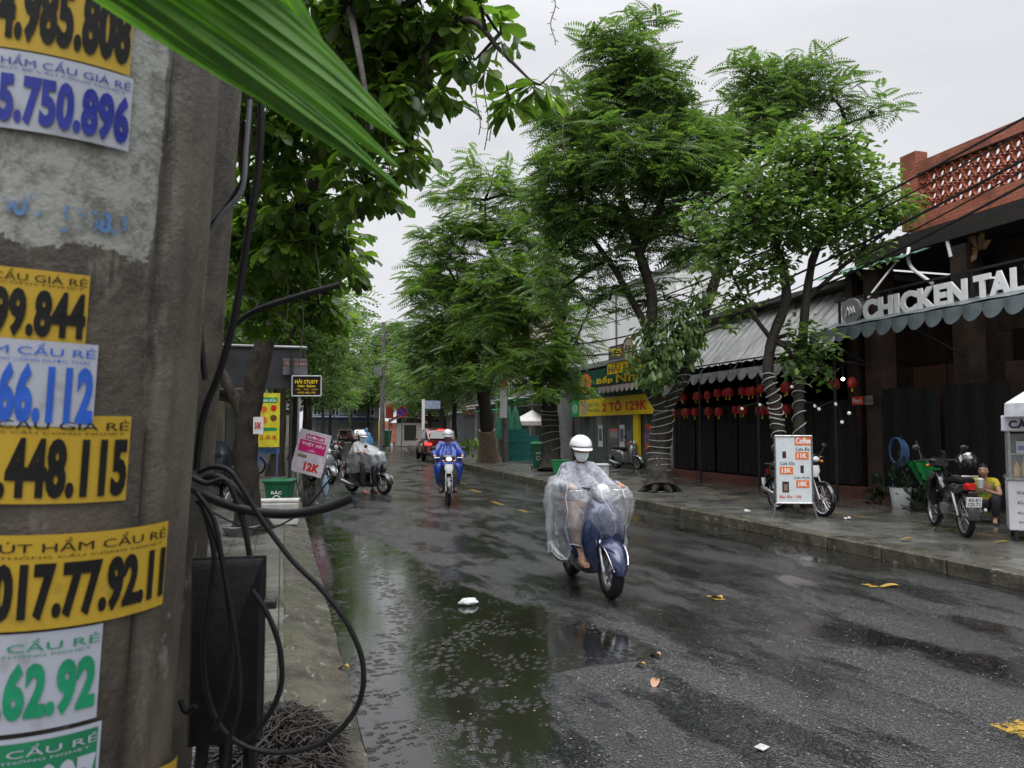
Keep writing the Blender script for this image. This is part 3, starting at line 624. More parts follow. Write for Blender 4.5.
def scooter(label,loc,rz,paint,group=None,lamp=HL,r=.25,mirror=True,trim=CHR,name='motor_scooter',scale=1.0,ptext=('43-D1','256.18')):
    t=thing(name,label,'scooter',loc,rz,group,scale)
    mb=MB(); mb.loftY([(-.86,.05,.6,.7),(-.8,.12,.52,.76),(-.62,.18,.40,.77),(-.4,.2,.33,.76),(-.2,.19,.26,.73),(-.08,.16,.2,.62),(-.02,.12,.2,.42)],20,.7); mb.build('rear_body',paint,t)
    mb=MB(); mb.loftY([(-.1,.15,.17,.3),(.1,.17,.17,.27),(.3,.17,.18,.28),(.4,.12,.2,.34)],16,.5); mb.build('floorboard',BLKP,t)
    mb=MB(); mb.loftZ([(.22,.10,.30,.42),(.34,.17,.28,.46),(.5,.225,.30,.50),(.66,.225,.30,.52),(.8,.18,.27,.50),(.9,.12,.25,.44),(.95,.07,.25,.38)],24,.8); mb.build('leg_shield',paint,t)
    mb=MB(); mb.loftZ([(.56,.03,.50,.535),(.68,.075,.50,.535),(.8,.085,.475,.515),(.86,.04,.45,.485)],16,.8); mb.build('front_panel',paint,t)
    # front fender hugging the wheel
    def fend(y0,rr_,w,a0,a1,n=12):
        rs=[]
        for i in range(n+1):
            a=R(a0+(a1-a0)*i/n); f=math.sin(pi*(i+.6)/(n+1.2))**.4
            rs.append([(w*f*c,y0+(rr_+.055*(1-c*c)-.02)*cos(a),r+(rr_+.055*(1-c*c)-.02)*sin(a)) for c in(-1,-.8,-.5,0,.5,.8,1)]+[(w*.9*f*c,y0+(rr_+.04*(1-c*c)-.03)*cos(a),r+(rr_+.04*(1-c*c)-.03)*sin(a)) for c in(1,.5,0,-.5,-1)])
        return rs
    mb=MB(); mb.rings(fend(.62,r+.03,.105,2,150)); fd=mb.build('front_fender',paint,t)
    mb=MB(); e=[(s*.107*math.sin(pi*((R(a)-R(2))/R(148)*12+.6)/13.2)**.4,.62+(r+.012)*cos(R(a)),r+(r+.012)*sin(R(a))) for s,rg_ in((-1,range(150,10,-14)),(1,range(10,151,14))) for a in rg_]; mb.tube([Vector(p) for p in e],.006,6); mb.build('trim',trim,fd)
    wheel(t,.62,r,.105,ALU); wheel(t,-.6,r,.11,ALU)
    for s in(-1,1):
        mb=MB(); mb.tube([(s*.07,.62,r),(s*.075,.55,.42),(s*.05,.45,.6)],[.02,.018,.016],8); mb.build('fork_leg',ALU,t)
    mb=MB(); mb.tube([(0,.46,.5),(0,.3,.95)],.03,8); mb.loftY([(.2,.06,.93,1.02),(.26,.12,.92,1.05),(.34,.13,.92,1.06),(.42,.09,.93,1.04)],16,.8); hd=mb.build('handlebar_cowl',paint,t)
    mb=MB(); mb.ell((0,.44,.985),(.080,.05,.080),20,12); h=mb.build('headlight',lamp,t); mb=MB(); mb.torus((0,.435,.985),.080,.011,'Y',24,8); mb.build('bezel',CHR,h)
    handlebar(t,.30,1.0,.31,mirror)
    mb=MB(); mb.loftY([(-.78,.1,.72,.8),(-.6,.16,.73,.83),(-.4,.165,.73,.82),(-.2,.15,.71,.80),(-.1,.1,.7,.76)],18,.7); mb.build('seat',BLK,t)
    mb=MB(); mb.loftY([(-.9,.09,.58,.68),(-.84,.11,.56,.7)],14,.7); mb.build('tail_light',RL,t)
    mb=MB(); mb.tube([(.13,-.3,.2),(.17,-.5,.22),(.18,-.8,.3)],[.02,.05,.055],12); mb.build('exhaust',ALU,t)
    mb=MB(); mb.loftY([(-.7,.1,.18,.34),(-.5,.13,.15,.38),(-.2,.12,.15,.34)],12,.6); mb.build('engine',LNT,t)
    mb=MB(); mb.tube([(-.09,-.87,.76),(-.16,-.8,.8),(-.18,-.6,.79)],.011,8); mb.tube([(.09,-.87,.76),(.16,-.8,.8),(.18,-.6,.79)],.011,8); mb.tube([(-.09,-.87,.76),(.09,-.87,.76)],.011,8); mb.build('grab_rail',CHR,t)
    mb=MB(); mb.box((0,-.83,.45),(.16,.02,.22),Euler((-.3,0,0)),.006); mb.build('rear_mudguard',BLKP,t)
    plate(t,-.905,.47,ptext)
    for s in(-1,1): mb=MB(); mb.ell((s*.15,.45,.74),(.025,.02,.035),12,8); mb.build('indicator',HL,t)
    return t
def underbone(label,loc,rz,paint,group=None,lamp=HL,rimm=CHR,name='motorbike',scale=1.0,ptext=('43-C1','518.74'),stripe=None):
    t=thing(name,label,'motorbike',loc,rz,group,scale); r=.29
    wheel(t,.62,r,.07,rimm,'wire'); wheel(t,-.6,r,.075,rimm,'wire')
    for s in(-1,1):
        mb=MB(); mb.tube([(s*.065,.62,r),(s*.065,.46,.62),(s*.05,.38,.8)],[.018,.017,.02],8); mb.build('fork_leg',ALU,t)
        mb=MB(); mb.tube([(s*.09,-.6,r),(s*.1,-.5,.5),(s*.1,-.42,.66)],[.014,.026,.024],8); mb.build('shock_absorber',ALU,t)
    rs=[]
    for i in range(13):
        a=R(-5+150*i/12); rs.append([(.058*c,.62+(r+.03-.02*c*c)*cos(a),r+(r+.03-.02*c*c)*sin(a)) for c in(-1,-.5,0,.5,1)]+[(.05*c,.62+(r+.018-.02*c*c)*cos(a),r+(r+.018-.02*c*c)*sin(a)) for c in(1,.5,0,-.5,-1)])
    mb=MB(); mb.rings(rs); mb.build('front_fender',paint,t)
    mb=MB(); rs=[]
    for i in range(11):
        a=R(60+125*i/10); rs.append([(.07*c,-.6+(r+.05-.02*c*c)*cos(a),r+(r+.05-.02*c*c)*sin(a)) for c in(-1,-.5,0,.5,1)]+[(.06*c,-.6+(r+.038-.02*c*c)*cos(a),r+(r+.038-.02*c*c)*sin(a)) for c in(1,.5,0,-.5,-1)])
    mb.rings(rs); mb.build('rear_fender',BLKP,t)
    mb=MB(); mb.loftY([(-.82,.03,.68,.74),(-.65,.1,.6,.76),(-.4,.13,.52,.75),(-.15,.12,.47,.7),(.05,.09,.46,.6),(.22,.08,.52,.68),(.34,.07,.66,.84)],16,.7); mb.build('body_cowl',paint,t)
    for s in(-1,1):
        mb=MB(); mb.rings([[(s*(.05+.0*z),.40,z),(s*w,.36+.02*0,z),(s*(w+.01),.22,z-.03),(s*(w-.01),.22,z-.03),(s*(w-.02),.35,z),(s*.04,.385,z)] for z,w in((.86,.1),(.75,.17),(.6,.2),(.45,.19),(.35,.13))]); mb.build('leg_shield',paint,t)
    if stripe:
        for s in(-1,1): mb=MB(); mb.rings([[(s*(.135),-.5,.66),(s*.137,-.5,.70)],[(s*.125,-.2,.6),(s*.128,-.2,.66)]],cap=False,close=False); mb.build('decal',stripe,t,fix=False)
    mb=MB(); mb.loftY([(-.2,.09,.24,.42),(-.02,.12,.22,.44),(.14,.09,.26,.42),(.22,.05,.3,.38)],12,.6); mb.build('engine',LNT,t)
    mb=MB(); mb.tube([(.09,.1,.26),(.13,-.1,.2),(.15,-.3,.24),(.15,-.45,.3),(.16,-.82,.39),(.16,-.86,.40)],[.014,.016,.03,.045,.045,.02],12); mb.build('exhaust',CHR,t)
    mb=MB(); mb.tube([(-.06,-.6,r),(-.07,-.2,.3)],[.03,.03],8); mb.build('chain_guard',BLKP,t)
    mb=MB(); mb.loftY([(-.75,.09,.74,.8),(-.55,.125,.74,.83),(-.3,.13,.72,.8),(-.1,.11,.69,.77),(.0,.05,.66,.72)],16,.7); mb.build('seat',BLK,t)
    mb=MB(); mb.loftY([(.26,.09,.93,1.04),(.34,.14,.9,1.07),(.42,.13,.9,1.05),(.48,.07,.92,1.0)],16,.8); mb.build('handlebar_cowl',paint,t)
    mb=MB(); mb.ell((0,.455,.965),(.085,.04,.05),18,10); mb.build('headlight',lamp,t)
    mb=MB(); mb.loftZ([(.66,.05,.40,.46),(.76,.10,.38,.48),(.86,.09,.36,.46)],14,.8); mb.build('front_panel',WHT if stripe else paint,t)
    handlebar(t,.34,1.0,.34,True)
    for s in(-1,1): mb=MB(); mb.ell((s*.12,.46,.93),(.035,.03,.025),12,8); mb.build('indicator',AMB,t)
    mb=MB(); mb.loftY([(-.87,.05,.66,.73),(-.8,.085,.64,.75)],12,.7); mb.build('tail_light',RL,t)
    mb=MB(); mb.tube([(-.1,-.35,.77),(-.13,-.6,.84),(-.1,-.82,.84),(.1,-.82,.84),(.13,-.6,.84),(.1,-.35,.77)],.010,8); mb.build('grab_rail',CHR,t)
    mb=MB(); mb.tube([(-.22,.02,.24),(.22,.02,.24)],.012,8); mb.tube([(-.1,-.05,.2),(-.25,-.12,.01)],.01,6); mb.build('footrest',BLKP,t)
    plate(t,-.93,.5,ptext)
    mb=MB(); mb.box((0,-.88,.56),(.12,.02,.16),Euler((.3,0,0)),.006); mb.build('plate_bracket',BLKP,t)
    return t
def at_wheels(fp,rp,z=0.0):
    """front and rear tyre contact pixels -> location, heading"""
    a=G(*fp,z);b=G(*rp,z); c=(a+b)/2; d=a-b; return (c.x,c.y,roadz(c.x-cv(c.y)) if z==0 else z),math.atan2(d.y,d.x)-pi/2,d.length
def toward(fp,ang,z=0.0,back=.62):
    """front wheel contact pixel and heading relative to facing the camera (deg, + turns to picture left)"""
    a=G(*fp,z); v=Vector((-a.x,-a.y,0)).normalized(); v=Matrix.Rotation(R(ang),3,'Z')@v; c=a-v*back
    return (c.x,c.y,roadz(c.x-cv(c.y)) if z==0 else z),math.atan2(v.y,v.x)-pi/2
NAVY=M('navy_metallic_paint',(.012,.022,.075),.22,metal=.3,var=.1,coat=1); GREYP=M('silver_grey_paint',(.23,.24,.26),.25,metal=.5,var=.1,coat=.8)
BLP=M('black_gloss_paint',(.012,.012,.014),.2,var=.1,coat=.9); PUR=M('purple_paint',(.14,.08,.22),.25,var=.2,coat=.7); DRED=M('dark_red_paint',(.12,.012,.012),.25,var=.1,coat=.8); BLU=M('blue_paint',(.02,.05,.3),.25,var=.1,coat=.8)
SILV=M('silver_paint',(.45,.46,.48),.25,metal=.6,var=.1,coat=.7)
LM,RM,wb=at_wheels((611,598),(571,574))
REFL=M('headlamp_reflector',(.85,.87,.9),.16,metal=.45,var=.3,vs=30,coat=.8)
main=scooter('navy blue retro scooter ridden towards the camera in the near lane',LM,RM,NAVY,lamp=REFL,mirror=False)
LB,RB=toward((449,505),2)
blueb=underbone('white and black motorbike under the rider in blue rain suit',LB,RB,BLP,lamp=HLON,stripe=WHT)
LGY,RGY=toward((384,494),42)
greyb=scooter('grey scooter ridden by the person in the grey poncho',LGY,RGY,BLP,mirror=True)
# parked ones on the left
l,r_=toward((331,483),28); scooter('silver and black scooter parked at the left kerb beside the pink sandwich sign',l,r_,GREYP,'scooters parked along the left kerb')
l,r_=toward((337,474),15); scooter('dark scooter parked behind the silver one at the left kerb',l,r_,BLP,'scooters parked along the left kerb')
l,r_=toward((258,474),60,.12); underbone('blue and white motorbike parked between the two left tree trunks',l,r_,BLU,rimm=ALU,stripe=WHT)
# in front of the green shop
l,r_=toward((638,470),40,.14); scooter('grey scooter parked left of the wrapped tree in front of the yellow shop',l,r_,GREYP,mirror=True)
l,r_=toward((621,464),-65,.14); underbone('silver motorbike parked side-on in front of the green shop, behind the rider',l,r_,GREYP)
# behind the coffee sign
a=G(826,517,.13);b=G(775,509,.13); c=(a+b)/2; d=a-b; k=d.length/1.22
bk=underbone('black motorbike with purple tail and wire wheels parked behind the coffee sign',(c.x,c.y,.13),math.atan2(d.y,d.x)-pi/2,BLP,rimm=CHR,stripe=PUR)
# seen from the back, right
a=G(966,537,.135); v=Vector((a.x,a.y,0)).normalized(); v=Matrix.Rotation(R(19),3,'Z')@v; c=a+v*.6
rb=underbone('black motorbike seen from behind with white number plate, parked left of the drinks cart',(c.x,c.y,.135),math.atan2(v.y,v.x)-pi/2,BLP,rimm=ALU,ptext=('43-E1','125.71'))
# rider-less helper: bike under a grey rain cover (scooter with a cover)
l,r_=toward((937,500),-150,.14)
cvb=scooter('dark scooter under a grey plastic cover in the restaurant entrance',l,r_,BLP)
# ---------------------------------------------------------------- the red car driving away
def car(label,loc,rz,paint,name='parked_car',lights=RLON,group=None,plate_txt=True):
    t=thing(name,label,'car',loc,rz,group)
    secs=[(2.2,.70,.45,.75),(2.12,.80,.3,.86),(1.6,.88,.24,.98),(1.0,.9,.24,1.04),(.0,.91,.24,1.07),(-1.2,.91,.24,1.10),(-1.9,.89,.26,1.12),(-2.18,.84,.32,1.05),(-2.25,.76,.42,.9)]
    mb=MB(); mb.loftY(secs[::-1],28,.42); mb.build('body',paint,t)
    cab=[(-2.05,.66,1.02,1.12),(-1.75,.74,1.02,1.58),(-1.2,.76,1.0,1.70),(-.2,.77,1.0,1.72),(.5,.74,1.0,1.60),(1.15,.68,1.0,1.1)]
    mb=MB(); mb.loftY(cab,24,.45); mb.build('cabin',paint,t)
    DG=M('tinted_glass',(.02,.023,.027),.06,var=0,coat=.5)
    for s in(-1,1):
        mb=MB(); mb.prism([(-1.55,1.15),(.75,1.12),(.3,1.5),(-1.3,1.56)],.02,'X'); 
        for i,v_ in enumerate(mb.v): mb.v[i]=(v_[0]+s*(.79-(v_[2]-1.1)*.08),v_[1],v_[2])
        mb.build('side_window',DG,t)
        mb=MB(); mb.box((s*.98,.75,1.12),(.16,.1,.12),bev=.03); mb.build('wing_mirror',paint,t)
        mb=MB(); mb.loftY([(-2.27,.17,.82,.92),(-2.1,.2,.8,.98)],12,.5,x0=s*.66); mb.build('tail_light',lights,t)
        mb=MB(); mb.loftY([(2.05,.2,.66,.82),(2.2,.17,.66,.78)],12,.5,x0=s*.6); mb.build('headlight',HL,t)
    mb=MB(); mb.rings([[(-.58,-2.09,1.16),(.58,-2.09,1.16),(.58,-2.06,1.16),(-.58,-2.06,1.16)],[(-.5,-1.84,1.53),(.5,-1.84,1.53),(.5,-1.8,1.53),(-.5,-1.8,1.53)]]); mb.build('rear_window',DG,t)
    mb=MB(); mb.rings([[(-.6,1.12,1.14),(.6,1.12,1.14),(.6,1.06,1.12),(-.6,1.06,1.12)],[(-.55,.58,1.54),(.55,.58,1.54),(.55,.5,1.54),(-.55,.5,1.54)]]); mb.build('windscreen',DG,t)
    mb=MB(); mb.box((0,-1.86,1.62),(.36,.06,.035),bev=.01); mb.build('brake_light',lights,t)
    mb=MB(); mb.box((0,-2.27,.42),(1.5,.1,.2),bev=.04); mb.build('bumper',BLKP,t)
    mb=MB(); mb.box((0,-2.3,.72),(.5,.012,.12)); mb.build('number_plate',WHT,t)
    for s in(-1,1):
        for y in(1.35,-1.3):
            w_=wheel(t,y,.34,.22,ALU,'cast',x=s*.82)
    return t
RC=M('car_red_paint',(.12,.012,.014),.22,metal=.2,var=.08,coat=1)
c=G(437,461); car('dark red hatchback with brake lights on driving away down the street',(c.x+.3,c.y+1.8,0),R(-4),RC,name='moving_car')
# ================================================================ people
def skin_me(joints,edges,root,sub=2):
    names=list(joints); ix={n:i for i,n in enumerate(names)}
    me=bpy.data.meshes.new('sk'); me.from_pydata([joints[n][0] for n in names],[(ix[a],ix[b]) for a,b in edges],[])
    o=bpy.data.objects.new('sk',me); COL.objects.link(o); md=o.modifiers.new('s','SKIN'); md.use_smooth_shade=True
    if not me.skin_vertices: 
        bpy.context.view_layer.objects.active=o; bpy.ops.object.select_all(action='DESELECT'); o.select_set(True)
        bpy.ops.mesh.customdata_skin_add() if hasattr(bpy.ops.mesh,'customdata_skin_add') else None
    sv=me.skin_vertices[0].data
    for n in names:
        r=joints[n][1]; r=(r,r) if not isinstance(r,tuple) else r; sv[ix[n]].radius=r; sv[ix[n]].use_root=(n==root)
    s2=o.modifiers.new('u','SUBSURF'); s2.levels=sub; s2.render_levels=sub
    bpy.context.view_layer.update()
    m2=bpy.data.meshes.new_from_object(o.evaluated_get(bpy.context.evaluated_depsgraph_get()))
    vs=[tuple(v.co) for v in m2.vertices]; fs=[tuple(p.vertices) for p in m2.polygons]
    bpy.data.objects.remove(o); bpy.data.meshes.remove(me); bpy.data.meshes.remove(m2); return vs,fs
def person(label,loc,rz,J,top,bottom,shoe=None,helmet=None,mask=None,hair=True,coat_r=.022,sleeve='long',cat='person',group=None,scale=1.0,trouser_r=.018,fingers=True,grip_dir=None):
    """J: pelvis belly chest neck head(centre) and per side sh el wr ha hip kn an to (L/R)"""
    t=thing('person',label,cat,loc,rz,group,scale); V=lambda k:Vector(J[k])
    jt={'pelvis':(J['pelvis'],(.14,.115)),'belly':(J['belly'],(.125,.1)),'chest':(J['chest'],(.15,.105)),'neckb':(V('neck')-(V('neck')-V('chest'))*.12,(.065,.06)),'neck':(J['neck'],.052),'headb':((V('neck')*.55+V('head')*.45),(.055,.055))}
    ed=[('pelvis','belly'),('belly','chest'),('chest','neckb'),('neckb','neck'),('neck','headb')]
    for s in 'LR':
        jt['sh'+s]=(J['sh'+s],.055); jt['el'+s]=(J['el'+s],.042); jt['wr'+s]=(J['wr'+s],.027); jt['ha'+s]=(J['ha'+s],(.036,.02))
        jt['hip'+s]=(J['hip'+s],.088); jt['kn'+s]=(J['kn'+s],.06); jt['cf'+s]=(tuple(V('kn'+s)*.68+V('an'+s)*.32+Vector((0,-.012,0))),.056); jt['an'+s]=(J['an'+s],.036); jt['to'+s]=(J['to'+s],(.038,.025))
        ed+=[('chest','sh'+s),('sh'+s,'el'+s),('el'+s,'wr'+s),('wr'+s,'ha'+s),('pelvis','hip'+s),('hip'+s,'kn'+s),('kn'+s,'cf'+s),('cf'+s,'an'+s),('an'+s,'to'+s)]
    vs,fs=skin_me(jt,ed,'pelvis'); mb=MB(); mb.add(vs,fs)
    H=V('head'); fw=Vector(J.get('face',(0,1,-.12))).normalized(); rt=fw.cross(Vector((0,0,1))).normalized(); up=rt.cross(fw)
    rm=Matrix((rt,fw,up)).transposed()
    # head: skull + jaw + nose + ears, one continuous lump
    rs=[]
    for i in range(17):
        p=-pi/2+pi*i/16; z=sin(p); cw=max(cos(p),.02)
        ring=[]
        for k in range(20):
            a=2*pi*k/20; x=.076*cw*cos(a); y=.095*cw*sin(a); 
            if z<0: x*=(1-.22*(-z)**1.2); y=y*(1-.1*(-z))+ (.012*(-z))
            if sin(a)>.9 and -.35<z<.15: y+=.016*(1-abs(z+.12)/.3)
            if abs(cos(a))>.95 and -.3<z<.15: x*=1.09
            ring.append(H+rm@Vector((x,y+.004,z*.118)))
        rs.append(ring)
    mb.rings(rs)
    if fingers:
        for s in 'LR':
            h=V('ha'+s); w_=V('wr'+s); d=(h-w_).normalized(); g=Vector(J.get('grip'+s,(0,.55,-.8))); g=g.normalized(); sd=d.cross(g).normalized() 
            if sd.length<.1: sd=Vector((1,0,0))
            for q in range(4):
                b=h+d*.012+sd*(.016*(q-1.5)); L=[.034,.038,.036,.028][q]
                mb.tube([b-d*.02,b+d*L*.5,b+d*L*.75+g*L*.6,b+d*L*.35+g*L*1.15],[.009,.0085,.008,.0065],6)
            b=w_+(h-w_)*.55; tsd=sd*(1 if s=='L' else -1); mb.tube([b,b+tsd*.03+d*.012,b+tsd*.03+d*.03+g*.022],[.010,.0095,.007],6)
    mb.build('body',SKIN,t,ang=80,fix=False)
    # clothing shells
    o=Vector((0,0,0)); cr=coat_r
    jt2={k:jt[k] for k in ('pelvis','belly','chest','neckb')}; ed2=[('pelvis','belly'),('belly','chest'),('chest','neckb')]
    jj={k:(v[0],tuple(a+cr for a in (v[1] if isinstance(v[1],tuple) else (v[1],v[1])))) for k,v in jt2.items()}; jj['neckb']=(jj['neckb'][0],(.066,.062)); jj['hem']=(tuple(V('pelvis')+(V('pelvis')-V('belly'))*.35),(.15+cr,.13+cr))
    ed2.append(('pelvis','hem'))
    for s in 'LR':
        jj['sh'+s]=(J['sh'+s],.055+cr*.9); jj['el'+s]=(J['el'+s],.043+cr)
        ed2+=[('chest','sh'+s)]
        if sleeve=='long': jj['wr'+s]=(tuple(V('wr'+s)*.92+V('el'+s)*.08),.030+cr*.9); ed2+=[('sh'+s,'el'+s),('el'+s,'wr'+s)]
        else: jj['el'+s]=(tuple(V('sh'+s)*.45+V('el'+s)*.55),.052+cr); ed2+=[('sh'+s,'el'+s)]
    vs,fs=skin_me(jj,ed2,'pelvis'); mb=MB(); mb.add(vs,fs); mb.build('jacket' if sleeve=='long' else 'shirt',top,t,ang=80,fix=False)
    jj={'pelvis':(tuple(V('pelvis')*.9+V('belly')*.1),(.145+trouser_r*.5,.12+trouser_r*.5))}; ed3=[]
    for s in 'LR':
        jj['hip'+s]=(J['hip'+s],.088+trouser_r); jj['kn'+s]=(J['kn'+s],.062+trouser_r); jj['an'+s]=(tuple(V('an'+s)*.88+V('kn'+s)*.12),.05+trouser_r); ed3+=[('pelvis','hip'+s),('hip'+s,'kn'+s),('kn'+s,'an'+s)]
    vs,fs=skin_me(jj,ed3,'pelvis'); mb=MB(); mb.add(vs,fs); mb.build('trousers',bottom,t,ang=80,fix=False)
    if shoe:
        for s in 'LR':
            a=V('an'+s);b=V('to'+s); d=(b-a); d.z=0; L=.25; d=d.normalized() if d.length>.01 else Vector((0,1,0)); c=a+d*.07; zb=min(a.z,b.z)-.055
            rz_=math.atan2(d.y,d.x)-pi/2; mb=MB(); mb.T=Matrix.Translation((c.x,c.y,zb))@Matrix.Rotation(rz_,4,'Z')
            mb.loftY([(-.11,.03,0,.07),(-.07,.04,0,.085),(.02,.045,0,.075),(.1,.047,0,.055),(.14,.03,0,.04)],12,.6); mb.build('shoe',shoe,t)
    hd=t
    if helmet:
        hm,kind=helmet; mb=MB(); r_=(.122,.145,.120) if kind=='half' else (.128,.15,.145)
        cc=H+rm@Vector((0,-.010,.047)); ro=rm.to_euler()
        mb.ell(cc,r_,24,12,ro,z0=(-.1 if kind=='half' else -.62)); hh=mb.build('helmet',hm,t,ang=60)
        mb=MB(); rs=[]
        for i in range(13):
            a=R(25+130*i/12); x,y=cos(a),sin(a); rs.append([cc+rm@Vector((r_[0]*x,r_[1]*y-.006,-.008)),cc+rm@Vector((r_[0]*1.03*x,r_[1]*1.0*y+.07*sin(a)**2,-.026)),cc+rm@Vector((r_[0]*1.03*x,r_[1]*1.0*y+.07*sin(a)**2,-.0267)),cc+rm@Vector((r_[0]*x,r_[1]*y-.006,-.02))])
        mb.rings(rs); mb.build('visor',hm,hh)
        mb=MB(); mb.tube([cc+rm@Vector((r_[0]*1.0*cos(R(a)),r_[1]*1.0*sin(R(a)),.004)) for a in range(0,361,20)],.006,6); mb.build('band',K1,hh)
        if kind=='half':
            mb=MB(); mb.tube([cc+rm@Vector((.105,.01,-.02)),H+rm@Vector((.082,.02,-.06)),H+rm@Vector((.045,.05,-.118)),H+rm@Vector((0,.058,-.132)),H+rm@Vector((-.045,.05,-.118)),H+rm@Vector((-.082,.02,-.06)),cc+rm@Vector((-.105,.01,-.02))],.006,6); mb.build('chin_strap',BLK,hh)
        else:
            mb=MB(); mb.ell(H+rm@Vector((0,.03,.0)),(.118,.13,.05),20,6,ro,z0=-.8,z1=.8); mb.build('face_shield',M('dark_visor',(.02,.02,.025),.1,var=0,coat=1),hh)
    if hair:
        mb=MB(); mb.ell(H+rm@Vector((0,-.014,.026)),(.088,.102,.118),18,10,rm.to_euler(),z0=(-.35 if not helmet else -.75),z1=1); 
        for i,v_ in enumerate(mb.v):
            q=rm.transposed()@(Vector(v_)-H)
            if q.y>.04 and q.z<.062: mb.v[i]=tuple(H+rm@Vector((q.x*.8,.03,q.z)))
        mb.build('hair',HAIR,t,ang=60)
    if mask:
        mb=MB(); rs=[]
        for i in range(9):
            a=R(18+144*i/8); x,y=cos(a),sin(a); k_=1+.16*max(0,y)**6
            rs.append([H+rm@Vector((.077*x*1.0,.1*y*1.0+.006,-.014)),H+rm@Vector((.080*x*1.02,.103*y*k_+.008,-.025)),H+rm@Vector((.076*x,.103*y*k_+.008,-.06)),H+rm@Vector((.062*x,.085*y+.01,-.1)),H+rm@Vector((.05*x,.07*y+.01,-.112))])
        mb.rings(rs,cap=False,close=False); mb.build('face_mask',mask,t,ang=80,fix=False)
        mb=MB()
        for s in(-1,1): mb.tube([H+rm@Vector((s*.076,.04,-.01)),H+rm@Vector((s*.084,.0,.0)),H+rm@Vector((s*.076,.035,-.06))],.0025,5)
        mb.build('ear_loop',mask,t)
    mb=MB()
    for s in(-1,1): mb.ell(H+rm@Vector((s*.031,.084,.014)),(.013,.008,.0075),10,6,rm.to_euler())
    mb.build('eyes',M('dark_eyes',(.015,.01,.008),.2,var=0),t)
    mb=MB()
    for s in(-1,1): mb.tube([H+rm@Vector((s*.016,.094,.032)),H+rm@Vector((s*.034,.089,.037)),H+rm@Vector((s*.05,.078,.031))],.0035,5)
    mb.build('eyebrows',HAIR,t)
    if not mask: mb=MB(); mb.ell(H+rm@Vector((0,.086,-.062)),(.024,.010,.007),10,6,rm.to_euler()); mb.build('mouth',M('lips',(.3,.1,.08),.4,var=0),t)
    return t
def ride(dz=0,knee=.27,hx=.33,hy=.24,hz=1.0,foot_z=.34,foot_y=.22,py=-.36,lean=.05):
    J={'pelvis':(0,py,.86+dz),'belly':(0,py+lean*.5,1.02+dz),'chest':(0,py+lean,1.19+dz),'neck':(0,py+lean+.035,1.345+dz),'head':(0,py+lean+.055,1.455+dz)}
    for s,n in((-1,'L'),(1,'R')):
        J['sh'+n]=(s*.165,py+lean,1.255+dz); J['el'+n]=(s*.29,py+.2,1.06+dz); J['wr'+n]=(s*(hx-.03),hy-.09,hz+.045); J['ha'+n]=(s*(hx-.04),hy-.02,hz+.04)
        J['hip'+n]=(s*.09,py+.04,.83+dz); J['kn'+n]=(s*knee*.8,py+.50,.80+dz*.5); J['an'+n]=(s*.15,foot_y,foot_z+.04); J['to'+n]=(s*.16,foot_y+.13,foot_z)
    return J
def bikeparts(t): return t
DROP=0
JK=M('patterned_grey_blouse',(.35,.36,.42),.7,var=.6,vs=26,col2=(.08,.09,.13),bump=.2); BRN=M('brown_trousers',(.20,.13,.10),.75,var=.3,vs=12)
HW=M('white_helmet',(.80,.80,.82),.22,var=.05,coat=.7); MK=M('surgical_mask',(.72,.76,.8),.7,var=.08,vs=30)
person('person in clear poncho, white half helmet and face mask riding the navy scooter',LM,RM,ride(hx=.295,hy=.27,foot_z=.31,foot_y=.2,dz=-.07),JK,BRN,shoe=M('tan_sandals',(.4,.22,.15),.6),helmet=(HW,'half'),mask=MK)
# the clear poncho
def film(name,tint,op,wr=.5):
    m,nt,p,o=nodes(name); L=nt.links
    p.inputs['Base Color'].default_value=rgba(tint); p.inputs['Roughness'].default_value=.16; p.inputs['Specular IOR Level'].default_value=.9; p.inputs['Coat Weight'].default_value=.6; p.inputs['Coat Roughness'].default_value=.05
    n1=noise(nt,3.2,4,.55,stretch=(1.8,1.8,.55),dist=1.1); n2=noise(nt,17,5,.65,dist=.8)
    L.new(bumpn(nt,fmath(nt,'ADD',n1,fmath(nt,'MULTIPLY',n2,.35)),wr,.12),p.inputs['Normal'])
    rid=mrange(nt,fmath(nt,'ABSOLUTE',fmath(nt,'SUBTRACT',n1,.5)),0,.05,1,0)
    lw=nt.nodes.new('ShaderNodeLayerWeight'); lw.inputs[0].default_value=.35
    a=fmath(nt,'ADD',op,fmath(nt,'MULTIPLY',rid,.10)); a=fmath(nt,'ADD',a,fmath(nt,'MULTIPLY',lw.outputs['Facing'],.3),clamp=True)
    t=nt.nodes.new('ShaderNodeBsdfTransparent'); mx=nt.nodes.new('ShaderNodeMixShader'); L.new(a,mx.inputs[0]); L.new(t.outputs[0],mx.inputs[1]); L.new(p.outputs[0],mx.inputs[2]); L.new(mx.outputs[0],o.inputs[0]); return m
FILM=film('clear_poncho_film',(.80,.83,.9),.12); HAZY=film('frosted_grey_film',(.42,.43,.45),.62,.6)
from mathutils import noise as mnoise
